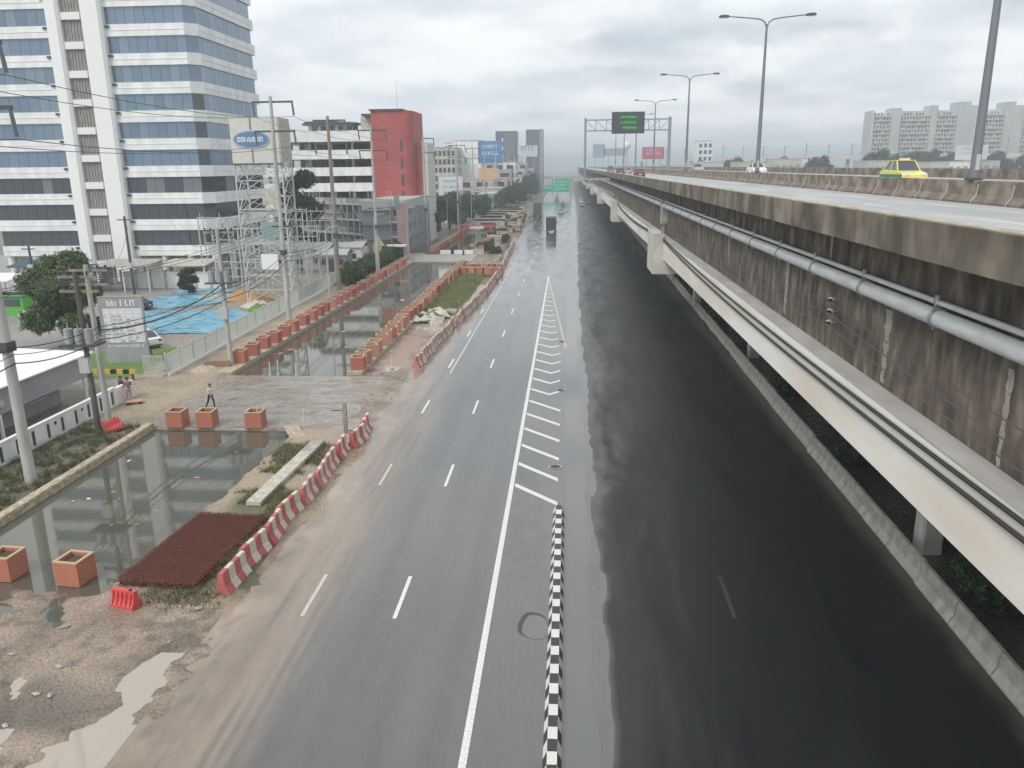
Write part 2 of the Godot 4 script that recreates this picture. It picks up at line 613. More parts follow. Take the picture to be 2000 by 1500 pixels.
# ---------------------------------------------------------------- ground, roads, water
const WL := -0.04
var puddles := [  # x, z, half length, half width, turn, depth
	[-13.3, -22.9, 2.2, 0.42, -0.45, 0.20], [-13.35, -20.9, 1.5, 0.55, 0.1, 0.20], [-13.1, -18.7, 1.4, 0.75, 0.3, 0.16], [-13.7, -17.4, 1.5, 0.9, 0.2, 0.16],
	[-17.5, -21.0, 0.95, 0.28, 0.5, 0.14], [-18.9, -25.1, 1.5, 0.55, 0.5, 0.12], [-19.6, -20.9, 1.2, 0.6, 0.4, 0.11], [-16.4, -19.0, 1.0, 0.3, 0.3, 0.10],
	[-14.6, -64.5, 3.0, 1.1, 0.0, 0.24], [-15.0, -71.5, 4.0, 1.2, 0.1, 0.24], [-14.4, -79.0, 3.0, 0.9, 0.0, 0.2], [-13.3, -47.5, 1.6, 0.8, 0.4, 0.1], [-22.0, -25.0, 2.2, 1.2, 0.2, 0.15]]

func pond_depth(x: float, z: float) -> float:
	var d := 0.0
	var wob_ := 0.35 * n2.get_noise_2d(x * 0.5, z * 0.5)
	# front pond
	var right := -17.0 - 0.065 * clampf(-z - 30.0, -4.0, 16.0) * -1.0 - 0.6 + wob_
	var ax := minf((right - x) / 0.7, (x + 26.1) / 0.25)
	var az := minf((-26.3 - z) / 3.2 + 0.4 * wob_, (z + 46.55) / 0.2)
	d = maxf(d, clampf(minf(ax, az), 0.0, 1.0))
	# long pond
	ax = minf((-17.3 - x) / 0.35, (x + 26.5) / 0.35)
	az = minf((-59.6 - z) / 0.2, (z + 137.0) / 0.5)
	return maxf(d, clampf(minf(ax, az), 0.0, 1.0))

func ground_y(x: float, z: float) -> float:
	var a := n1.get_noise_2d(x, z)
	var b := n2.get_noise_2d(x, z)
	var y := 0.055 + a * 0.035 + b * 0.016
	# wheel ruts of turning lorries
	y -= 0.02 * smoothstep(0.55, 1.0, sin((x * 0.86 + z * 0.5) * 1.7 + a * 2.5)) * smoothstep(-27.0, -24.0, z)
	for p in puddles:
		var dx: float = x - p[0]
		var dz: float = z - p[1]
		if absf(dx) < 5.0 and absf(dz) < 5.0:
			var cs := cos(p[4])
			var sn := sin(p[4])
			var u: float = (dz * cs + dx * sn) / p[2]
			var v: float = (dx * cs - dz * sn) / p[3]
			var q := u * u + v * v + 0.9 * b + 0.5 * a
			if q < 1.5:
				y -= p[5] * smoothstep(1.5, 0.4, q)
	# sandy bank between the front pond and the striped barriers
	if z < -27.5 and z > -46.4:
		y += 0.22 * smoothstep(-27.5, -30.0, z) * smoothstep(-17.4, -16.0, x) * smoothstep(-13.2, -14.6, x)
	# island beside the long pond
	if z < -84.0:
		y += 0.2 * smoothstep(-84.0, -88.0, z) * smoothstep(-17.2, -16.2, x) * smoothstep(-11.4, -13.0, x)
	elif z < -60.0 and x > -17.0:
		y -= 0.085
	# raised verge left of the ponds
	y += 0.25 * smoothstep(-26.6, -27.4, x)
	y -= 1.0 * pond_depth(x, z)
	var edge := -12.15 + 0.9 * a + 0.5 * b
	y = lerpf(y, -0.03, smoothstep(edge - 0.9, edge + 0.25, x))
	return y

func mix3(a: Color, b: Color, t: float) -> Color:
	return a.lerp(b, clampf(t, 0.0, 1.0))

func ground_c(x: float, z: float) -> Color:
	var a := n1.get_noise_2d(x * 1.3, z * 1.3)
	var b := n2.get_noise_2d(x + 50.0, z)
	var c := n3.get_noise_2d(x * 2.0, z * 2.0)
	var col := Color(0.285, 0.225, 0.172)
	col = mix3(col, Color(0.42, 0.335, 0.262), 0.5 + a * 1.3)
	col = mix3(col, Color(0.165, 0.135, 0.105), smoothstep(0.05, 0.5, b + 0.7 * c) * 0.75)
	# dark wet band across the near mud
	col = mix3(col, Color(0.125, 0.11, 0.092), smoothstep(2.2, 0.3, absf(z + 19.6 + 1.2 * a) + absf(x + 17.0) * 0.22) * 0.75)
	if x > -17.6 and z < -27.0 and z > -47.0:
		var sand := Color(0.47, 0.375, 0.27)
		col = mix3(col, sand, smoothstep(-31.0, -37.0, z + 2.0 * a) * 0.9)
		var gr := smoothstep(-0.25, 0.25, c + 0.6 * a) * smoothstep(-16.6, -15.6, x) * smoothstep(-43.5, -39.0, z)
		col = mix3(col, Color(0.10, 0.12, 0.04), gr * 0.8)
	if z < -84.0 and z > -126.0 and x > -16.6 and x < -12.0:
		col = mix3(col, Color(0.085, 0.12, 0.03), 0.85)
	if z < -126.0:
		col = mix3(Color(0.34, 0.26, 0.20), Color(0.16, 0.16, 0.08), 0.5 + 1.2 * a)
	if x < -26.4:
		col = mix3(Color(0.50, 0.40, 0.30), Color(0.36, 0.29, 0.21), 0.5 + 1.2 * a)
		if z > -45.5:
			col = mix3(Color(0.10, 0.11, 0.05), Color(0.24, 0.20, 0.15), 0.5 + 1.4 * b)
	return col

func road_c(x: float, z: float) -> Color:
	var s := n1.get_noise_2d(x * 2.6, z * 0.22)
	var t := n3.get_noise_2d(x * 3.0, z * 0.35)
	var f := n2.get_noise_2d(x * 1.3, z * 0.5)
	var col := Color(0.128, 0.128, 0.126) * (1.0 + 0.16 * s + 0.06 * f)
	# polished wheel paths of the two clear lanes
	for c in [-4.5, -8.0]:
		var w := absf(absf(x - c) - 0.85)
		col *= 1.0 - 0.10 * smoothstep(0.5, 0.1, w)
	if x > -2.6 and z > -110.0:
		col = mix3(col, Color(0.142, 0.140, 0.134), 0.6)
		col *= 1.0 - 0.22 * smoothstep(0.1, 0.55, t + 0.4 * f)
	# mud dragged over the outer lane
	var edge := -8.5 + 0.9 * t + 0.5 * s - 0.9 * smoothstep(-40.0, -62.0, z)
	var mud := smoothstep(edge + 0.9, edge - 2.1, x)
	mud *= 1.0 - 0.45 * smoothstep(-110.0, -200.0, z)
	var mc := mix3(Color(0.235, 0.185, 0.145), Color(0.335, 0.265, 0.205), 0.5 + 1.1 * s)
	mc = mix3(mc, Color(0.15, 0.132, 0.115), smoothstep(0.1, 0.5, n2.get_noise_2d(x * 2.4, z * 0.05)) * 0.7)
	col = mix3(col, mc, mud * 0.95)
	# clods and silt washed in from the verge
	var silt := smoothstep(-10.2, -12.4, x + 1.1 * f + 0.6 * t) * smoothstep(-150.0, -100.0, z)
	return mix3(col, Color(0.335, 0.265, 0.205) * (1.0 + 0.5 * n1.get_noise_2d(x * 1.3, z * 1.3) - 0.3 * smoothstep(0.1, 0.5, f)), silt * 0.85)

func joint(z: float) -> float:
	return 1.35 + 0.10 * n1.get_noise_2d(7.0, z * 2.0) + 0.20 * smoothstep(0.0, 0.2, n2.get_noise_2d(1.0, z * 0.12)) + 1.9 * smoothstep(-90.0, -280.0, z) + 0.25 * n3.get_noise_2d(3.0, z * 3.0)

func dark_c(x: float, z: float) -> Color:
	var s := n1.get_noise_2d(x * 2.0, z * 0.2)
	var f := n2.get_noise_2d(x * 1.5, z * 0.35)
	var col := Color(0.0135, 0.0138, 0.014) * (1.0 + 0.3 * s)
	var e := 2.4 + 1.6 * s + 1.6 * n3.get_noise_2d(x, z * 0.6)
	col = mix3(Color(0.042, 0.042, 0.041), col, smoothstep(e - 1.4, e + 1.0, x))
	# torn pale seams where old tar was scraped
	# wet sheen painted as paler colour, and old surfacing showing through beside the joint
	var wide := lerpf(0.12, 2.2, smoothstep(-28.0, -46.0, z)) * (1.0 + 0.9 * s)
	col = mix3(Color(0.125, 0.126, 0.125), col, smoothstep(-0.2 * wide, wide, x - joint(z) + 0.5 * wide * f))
	col = mix3(col, Color(0.05, 0.05, 0.049), 0.22 * smoothstep(0.12, 0.4, n2.get_noise_2d(x * 0.9 + 20.0, z * 0.12)) * smoothstep(6.5, 3.5, x))  # pale streaks standing in for wet sheen
	if x > 12.6:
		col = mix3(col, Color(0.075, 0.066, 0.052), smoothstep(12.6, 13.6, x + 0.4 * f))
	return col

func setting() -> void:
	# earth that reaches the horizon
	var far := sheet(stations(-2500, 2500, 250), stations(300, -5000, 250), func(_x, _z): return -1.3, func(_x, _z): return Color(0.17, 0.165, 0.14))
	struct("ground", far, M.mud)
	struct("muddy_ground", sheet(stations(-34.0, -10.6, 0.2), stations(-6, -150, 0.2), ground_y, ground_c), M.mud)
	# the far verge left and the yards behind the fence
	struct("verge", sheet(stations(-130.0, -12.5, 3.0), stations(-149.9, -900, 4.0), func(x, z): return 0.03 if x < -16 else -0.02, func(x, z): return mix3(Color(0.20, 0.17, 0.13), Color(0.11, 0.115, 0.06), 0.5 + 1.5 * n3.get_noise_2d(x, z))), M.mud)
	struct("paved_yard", sheet(stations(-140.0, -33.9, 0.9), stations(-20, -150, 0.9), func(x, z): return 0.27, yard_c), M.mud)
	# main carriageway and the dark outer one
	var zs := PackedFloat32Array([-4.0])
	while zs[-1] > -900.0:
		zs.append(zs[-1] - maxf(0.25, -zs[-1] * 0.009))
	var xs := stations(-12.6, 4.4, 0.2)
	struct("road", sheet(xs, zs, func(_x, _z): return 0.0, road_c), M.road)
	# ragged joint between the two surfacings
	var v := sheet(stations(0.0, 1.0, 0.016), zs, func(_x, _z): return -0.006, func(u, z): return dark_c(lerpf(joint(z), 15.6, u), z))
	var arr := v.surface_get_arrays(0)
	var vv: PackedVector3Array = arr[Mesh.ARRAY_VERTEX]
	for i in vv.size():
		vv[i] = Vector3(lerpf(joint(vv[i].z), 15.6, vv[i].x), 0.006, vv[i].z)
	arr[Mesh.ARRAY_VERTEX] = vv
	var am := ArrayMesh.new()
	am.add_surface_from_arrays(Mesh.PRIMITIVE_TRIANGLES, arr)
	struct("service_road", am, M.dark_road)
	struct("road_base", MB.new().span(1.0, 60.0, -0.4, -0.004, -4, -900).done(), M.concrete)
	# water of the two flooded excavations and of the puddles in the mud
	struct("pond_water", MB.new().span(-26.15, -16.6, WL - 0.3, WL, -23.0, -46.55).done(), M.water)
	struct("pond_water", MB.new().span(-26.55, -17.2, WL - 0.3, WL, -59.6, -137.0).done(), M.water)
	struct("puddle", MB.new().span(-24.5, -10.7, WL - 0.3, WL + 0.002, -8.0, -22.99).done(), M.puddle)
	struct("puddle", MB.new().span(-17.1, -12.8, WL - 0.3, WL + 0.002, -59.9, -86.0).done(), M.puddle)
	# wet concrete driveway that crosses between the two excavations
	var dr := func(x: float, z: float) -> Color:
		var a := n1.get_noise_2d(x * 0.8, z * 2.5)
		var b := n2.get_noise_2d(x * 0.6, z)
		var c := mix3(Color(0.32, 0.28, 0.235), Color(0.42, 0.385, 0.345), 0.5 + 1.2 * a)
		c = mix3(c, Color(0.42, 0.33, 0.24), smoothstep(-24.0, -28.5, x + 1.5 * a) * 0.8)
		return c * (1.0 - 0.3 * smoothstep(0.15, 0.5, b))
	struct("driveway", sheet(stations(-33.8, -12.55, 0.25), stations(-46.6, -59.55, 0.25), func(x, z): return 0.10 + 0.012 * n2.get_noise_2d(x * 0.5, z * 0.5) - 0.095 * smoothstep(-15.5, -12.6, x) + 0.17 * smoothstep(-27.0, -31.0, x), dr), M.wet_concrete)
	struct("driveway_side", MB.new().span(-30.0, -15.8, -0.5, 0.085, -46.62, -46.9).span(-30.0, -15.8, -0.5, 0.085, -59.25, -59.53).done(), M.concrete)
	# pavement strip and lawn inside the fence
	struct("lawn", flat_poly([[-41.5, -57.6], [-31.6, -58.3], [-31.8, -66.0], [-34.0, -69.4], [-41.5, -67.0]], 0.30), M.lawn)
	# median under the elevated highway
	struct("median_strip", sheet(stations(13.9, 40.0, 0.8), stations(-6, -400, 1.0), func(x, z): return 0.10 + 0.10 * n1.get_noise_2d(x, z), func(x, z): return mix3(Color(0.05, 0.055, 0.03), Color(0.10, 0.09, 0.06), 0.5 + n2.get_noise_2d(x, z))), M.mud)
	struct("land_right", MB.new().span(40.0, 900.0, -0.6, 0.1, 20, -1500).done(), mottled(84, Color(0.10, 0.11, 0.06), Color(0.18, 0.17, 0.12), Vector3(0.01, 0.01, 0.01), 0.95))

func yard_c(x: float, z: float) -> Color:
	var a := n3.get_noise_2d(x * 1.5, z * 1.5)
	var b := n1.get_noise_2d(x, z)
	var c := mix3(Color(0.30, 0.30, 0.305), Color(0.40, 0.37, 0.33), 0.5 + 1.2 * a)
	if z < -66.5 and x > -44.0:
		c = mix3(Color(0.42, 0.36, 0.29), Color(0.34, 0.30, 0.26), 0.5 + b)
	if z > -56.5:
		c = mix3(Color(0.34, 0.29, 0.23), Color(0.26, 0.235, 0.20), 0.5 + b)
	return c

# ---------------------------------------------------------------- paint on the road
func markings() -> void:
	var road: Node = get_node("road")
	var dash := MB.new().span(-0.075, 0.075, 0.0, 0.004, 0, -3.1).done()
	for k in 26:
		part(road, "lane_dash", dash, M.paint, Vector3(-6.2, 0.005, -12.95 - 12.45 * k))
		part(road, "lane_dash", dash, M.paint_worn if k < 3 or k > 6 else M.paint, Vector3(-9.63, 0.005, -12.95 - 12.45 * k))
	part(road, "edge_line", MB.new().span(-2.9, -2.68, 0.005, 0.009, -4, -114).done(), M.paint)
	part(road, "edge_line", MB.new().span(-2.93, -2.65, 0.005, 0.009, -114.01, -118.5).done(), M.paint)
	var b := MB.new()
	b.bar(Vector3(-2.6, 0.0065, -114), Vector3(-0.12, 0.0065, -70.2), 0.16, 0.004)
	part(road, "edge_line", b.done(), M.paint_worn)
	part(road, "edge_line", MB.new().bar(Vector3(-9.25, 0.0065, -61), Vector3(-8.9, 0.0065, -150), 0.15, 0.004).done(), M.paint_worn)
	for k in 24:
		var z := -38.4 - 3.06 * k
		var right := -0.42 if z > -68.0 else lerpf(-0.42, -2.5, (z + 68.0) / (-46.0))
		var apex := right if z > -54.0 else lerpf(-2.62, right, 0.62)
		var m := MB.new()
		var w := 0.44
		var a := Vector3(-2.62, 0.005, z)
		var c := Vector3(apex, 0.005, z + (apex + 2.62) * 1.05)
		m.prism(PackedVector2Array([Vector2(a.x, a.z), Vector2(c.x, c.z), Vector2(c.x, c.z + w), Vector2(a.x, a.z + w)]), Vector3(0, 0.005, 0), Vector3.RIGHT, Vector3.BACK, Vector3(0, 0.004, 0))
		if apex < right - 0.05:
			var e := Vector3(right - 0.1, 0.005, c.z - (right - apex) * 0.95)
			m.prism(PackedVector2Array([Vector2(c.x + 0.005, c.z), Vector2(e.x, e.z), Vector2(e.x, e.z + w), Vector2(c.x + 0.005, c.z + w)]), Vector3(0, 0.005, 0), Vector3.RIGHT, Vector3.BACK, Vector3(0, 0.004, 0))
		part(road, "hatch_bar", m.done(), M.paint)
	# drain covers in the hatched strip
	for p in [Vector3(-0.6, 0, -40.8), Vector3(-0.45, 0, -56.2), Vector3(-0.5, 0, -73.0)]:
		var t := thing("drain_cover", "round dark drain cover in the hatched strip, %s from the camera" % ("nearest" if p.z > -45 else ("second" if p.z > -60 else "third")), "drain cover", p)
		part(t, "rim", ring(0.36, 0.29, 0.03), M.concrete)
		var gmesh := MB.new()
		gmesh.cyl(Vector3(0, 0.003, 0), Vector3(0, 0.018, 0), 0.285, 0.285, 20)
		for i in 5:
			gmesh.span(-0.2, 0.2, 0.018, 0.026, -0.18 + 0.09 * i - 0.02, -0.18 + 0.09 * i + 0.02)
		part(t, "lid", gmesh.done(), M.dark_metal)
	# shallow round puddle left of the striped kerb
	var pts := []
	for k in 26:
		var a := TAU * k / 26.0
		pts.append([-1.06 + (0.46 + 0.03 * sin(3 * a)) * cos(a), -25.1 + (0.85 + 0.1 * sin(2 * a + 1.0)) * sin(a)])
	var rim := []
	for q in pts:
		rim.append([-1.14 + (q[0] + 1.06) * 1.18, -25.22 + (q[1] + 25.1) * 1.1])
	struct("road_patch", flat_poly(rim, 0.005), flat(0.045, 0.045, 0.045, 0.35))
	struct("puddle", flat_poly(pts, 0.0095), M.film)
	# what is left of a lane dash on the dark surfacing
	var sr: Node = get_node("service_road")
	part(sr, "lane_dash", dash, M.dash_lost, Vector3(6.1, 0.008, -26.0))

	# standing water along the right side of the kerb and streaks over the service road
	var film := []
	for k in 61:
		var z := -16.0 - 1.6 * k
		film.append([0.95 + 0.28 * n1.get_noise_2d(3.0, z * 1.4) + 0.15 * n2.get_noise_2d(z, 1.0), z])
	for k in 61:
		var z := -16.0 - 1.6 * (60 - k)
		film.append([0.02 + (0.0 if z > -36 else 0.25 * n2.get_noise_2d(z, 9.0) - 0.1), z])
	struct("puddle", flat_poly(film, 0.0075), M.film)

func ring(ro: float, ri: float, h: float, n := 24) -> ArrayMesh:
	var m := MB.new()
	for k in n:
		var a := TAU * k / n
		var b := TAU * (k + 1) / n
		var p := [Vector3(cos(a), 0, sin(a)), Vector3(cos(b), 0, sin(b))]
		var u := Vector3(0, h, 0)
		m.quad(p[0] * ri + u, p[1] * ri + u, p[1] * ro + u, p[0] * ro + u)
		m.quad(p[0] * ro + u, p[1] * ro + u, p[1] * ro, p[0] * ro)
		m.quad(p[1] * ri + u, p[0] * ri + u, p[0] * ri, p[1] * ri)
	return m.done()

# ---------------------------------------------------------------- elevated highway
func viaduct() -> void:
	var v := thing("elevated_highway", "long stained concrete elevated highway along the right side of the road", "viaduct")
	var deck := part(v, "deck", MB.new().span(9.2, 21.79, 13.38, 13.64, 12, -900).done(), M.deck)
	var deck2 := part(v, "deck", MB.new().span(21.8, 33.8, 13.38, 14.40, 12, -900).done(), M.deck)
	var near_par := MB.new().prism(PackedVector2Array([Vector2(0, 0), Vector2(0.46, 0.26), Vector2(0.40, 0.30), Vector2(0.26, 0.62), Vector2(0.28, 0.98), Vector2(0.02, 0.98), Vector2(0, 0.96)]), Vector3.ZERO, Vector3.RIGHT, Vector3.UP, Vector3(0, 0, -11.97)).done()
	var coping := MB.new().prism(PackedVector2Array([Vector2(0.015, 0), Vector2(0.31, 0), Vector2(0.31, 0.03), Vector2(0.28, 0.05), Vector2(0.04, 0.05), Vector2(0.015, 0.03)]), Vector3.ZERO, Vector3.RIGHT, Vector3.UP, Vector3(0, 0, -11.97)).done()
	for k in 50:
		part(v, "parapet", near_par, M.parapet, Vector3(9.0, 13.38, 12.0 - 12.0 * k))
		part(v, "coping", coping, M.coping, Vector3(9.0, 14.36, 12.0 - 12.0 * k))
	part(v, "parapet", MB.new().span(9.0, 9.25, 13.38, 14.49, -588, -900).done(), M.parapet)
	var wall := MB.new().span(0, 1.3, 0, 5.06, 0, -11.97).done()
	var ledge := MB.new().prism(PackedVector2Array([Vector2(0, 0.12), Vector2(0.12, 0), Vector2(1.6, 0), Vector2(1.6, 2.2), Vector2(0, 2.2)]), Vector3.ZERO, Vector3.RIGHT, Vector3.UP, Vector3(0, 0, -11.985)).done()
	var ltop := MB.new().span(-0.012, 0.795, 0.001, 0.07, 0, -11.985).done()  # thin added slab that carries the painted grey of the ledge top
	for k in 50:
		part(v, "girder_wall", wall, M.stained, Vector3(10.8, 8.305, 12.0 - 12.0 * k))
		part(v, "ledge_beam", ledge, M.ledge, Vector3(10.0, 6.1, 12.0 - 12.0 * k))
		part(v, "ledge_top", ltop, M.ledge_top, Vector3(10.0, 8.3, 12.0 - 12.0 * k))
	part(v, "girder_wall", MB.new().span(10.8, 12.1, 8.305, 13.36, -588, -900).done(), M.stained)
	part(v, "box_girder", MB.new().span(12.12, 31.0, 6.3, 13.375, 12, -900).done(), M.concrete)
	# pier heads that stick out over the road, with their piers
	for k in 7:
		var z := -85.0 - 81.5 * k
		var c := part(v, "pier_head", MB.new().span(8.9, 10.0, 4.7, 8.9, z, z - 6.0).span(10.003, 32.0, 4.7, 6.08, z, z - 6.0).done(), M.pier)
		part(c, "cable_bracket", MB.new().span(9.7, 9.98, 8.903, 9.5, z - 0.2, z - 0.5).done(), M.metal)
	for z in [-20.0, -50.5, -118.0, -160.0, -200.0, -240.0]:
		part(v, "pier", MB.new().prism(PackedVector2Array([Vector2(-1.2, -1.6), Vector2(1.2, -1.6), Vector2(1.6, -1.2), Vector2(1.6, 1.2), Vector2(1.2, 1.6), Vector2(-1.2, 1.6), Vector2(-1.6, 1.2), Vector2(-1.6, -1.2)]), Vector3(21.5, 0, z), Vector3.RIGHT, Vector3.BACK, Vector3(0, 6.3, 0)).done(), M.concrete)
	for p in [Vector3(15.1, 0, -31.6), Vector3(15.6, 0, -66.6), Vector3(14.8, 0, -92.0), Vector3(15.3, 0, -130.0)]:
		part(v, "column", MB.new().prism(PackedVector2Array([Vector2(-0.35, -0.45), Vector2(0.35, -0.45), Vector2(0.45, -0.35), Vector2(0.45, 0.35), Vector2(0.35, 0.45), Vector2(-0.35, 0.45), Vector2(-0.45, 0.35), Vector2(-0.45, -0.35)]), p, Vector3.RIGHT, Vector3.BACK, Vector3(0, 6.28, 0)).done(), M.pier)
	# centre barrier of the upper road, cast in short lengths
	var med := MB.new().prism(PackedVector2Array([Vector2(-0.45, 0), Vector2(0.45, 0), Vector2(0.45, 0.12), Vector2(0.2, 0.45), Vector2(0.14, 1.14), Vector2(0.1, 1.18), Vector2(-0.1, 1.18), Vector2(-0.14, 1.14), Vector2(-0.2, 0.45), Vector2(-0.45, 0.12)]), Vector3.ZERO, Vector3.RIGHT, Vector3.UP, Vector3(0, 0, -3.44)).done()
	var jm := MB.new().prism(PackedVector2Array([Vector2(-0.452, 0), Vector2(-0.1, 0), Vector2(-0.1, 1.0), Vector2(-0.16, 1.0), Vector2(-0.213, 0.455), Vector2(-0.462, 0.12)]), Vector3.ZERO, Vector3.RIGHT, Vector3.UP, Vector3(0, 0, -0.07)).done()
	for k in 96:
		part(v, "median_barrier", med, M.median, Vector3(21.5, 13.64, 8.0 - 3.5 * k))
		if k < 60:
			part(v, "joint_mortar", jm, M.pale_concrete, Vector3(21.5, 13.64, 8.0 - 3.5 * k + 0.075))
	part(v, "median_barrier", MB.new().span(21.3, 21.7, 13.64, 14.82, -328.2, -900).done(), M.median)
	# pale runs of lime down the wall, thin crusts with ragged edges
	var runs := [[-40.2, 11.2, 8.6, 0.62], [-27.3, 11.0, 8.5, 0.55], [-19.6, 10.9, 8.4, 0.3], [-55.0, 11.2, 9.2, 0.4], [-33.9, 12.9, 11.9, 0.3], [-68.0, 11.0, 8.6, 0.45]]
	for q in runs:
		var pl := PackedVector2Array()
		for j in 13:
			var u := j / 12.0
			pl.append(Vector2(-q[3] * (0.5 - 0.25 * u) + 0.12 * q[3] * sin(j * 2.3 + q[0]), lerpf(q[1], q[2], u)))
		for j in 13:
			var u := 1.0 - j / 12.0
			pl.append(Vector2(q[3] * (0.5 - 0.25 * u) + 0.14 * q[3] * sin(j * 1.9 - q[0]), lerpf(q[1], q[2], u)))
		part(v, "lime_run", MB.new().prism(pl, Vector3(10.794, 0, q[0]), Vector3.BACK, Vector3.UP, Vector3(0.004, 0, 0)).done(), M.lime)
	var far_par := MB.new().span(0, 0.25, 0, 1.55, 0, -14.95).done()
	for k in 40:
		part(v, "parapet", far_par, M.median, Vector3(33.8, 13.64, 10.0 - 15.0 * k))
	# lane dashes and edge lines on the deck
	var dash := MB.new().span(-0.09, 0.09, 0, 0.004, 0, -3.4).done()
	for k in 34:
		for x in [12.6, 15.85, 19.0]:
			part(deck, "lane_dash", dash, M.paint, Vector3(x, 13.645, -4.5 - 12.4 * k))
		for x in [25.6, 29.4]:
			part(deck2, "lane_dash", dash, M.paint, Vector3(x, 14.405, -4.5 - 12.4 * k))
	part(deck, "edge_line", MB.new().span(9.75, 9.9, 13.645, 13.649, 10, -500).done(), flat(0.62, 0.50, 0.20, 0.6))
	part(deck, "edge_line", MB.new().span(20.6, 20.75, 13.645, 13.649, 10, -500).done(), M.paint)

func lamp_post() -> Node3D:
	var t := thing("street_lamp", "", "street lamp", Vector3.ZERO, 0.0, "tall twin lamps along the middle of the elevated highway")
	part(t, "pole", MB.new().tube([Vector3.ZERO, Vector3(0, 8, 0), Vector3(0, 15.6, 0)], [0.25, 0.19, 0.11], 12).done(), M.pole_metal)
	part(t, "base_plate", MB.new().span(-0.33, 0.33, -0.02, 0.1, -0.33, 0.33).done(), M.dark_metal)
	part(t, "door", MB.new().span(-0.1, 0.1, 0.5, 1.3, 0.2, 0.275).done(), M.steel_pale)
	for s in [-1, 1]:
		var pts := [Vector3(0, 15.3, 0), Vector3(0.25 * s, 15.85, 0), Vector3(0.7 * s, 16.12, 0), Vector3(1.6 * s, 16.25, 0), Vector3(4.3 * s, 16.5, 0)]
		part(t, "arm", MB.new().tube(pts, [0.09, 0.08, 0.075, 0.07, 0.06], 8).done(), M.pole_metal)
		var h := part(t, "lamp_head", MB.new().prism(PackedVector2Array([Vector2(4.1, -0.12), Vector2(5.15, -0.10), Vector2(5.2, 0.0), Vector2(5.0, 0.13), Vector2(4.3, 0.12), Vector2(4.1, 0.04)]), Vector3(0, 16.5, -0.24), Vector3.RIGHT * s, Vector3.UP, Vector3(0, 0, 0.48)).done(), M.dark_metal)
		part(h, "lens", MB.new().span(4.35 * s, 5.0 * s, 16.34, 16.385, -0.18, 0.18).done(), flat(0.6, 0.62, 0.62, 0.3))
	return t

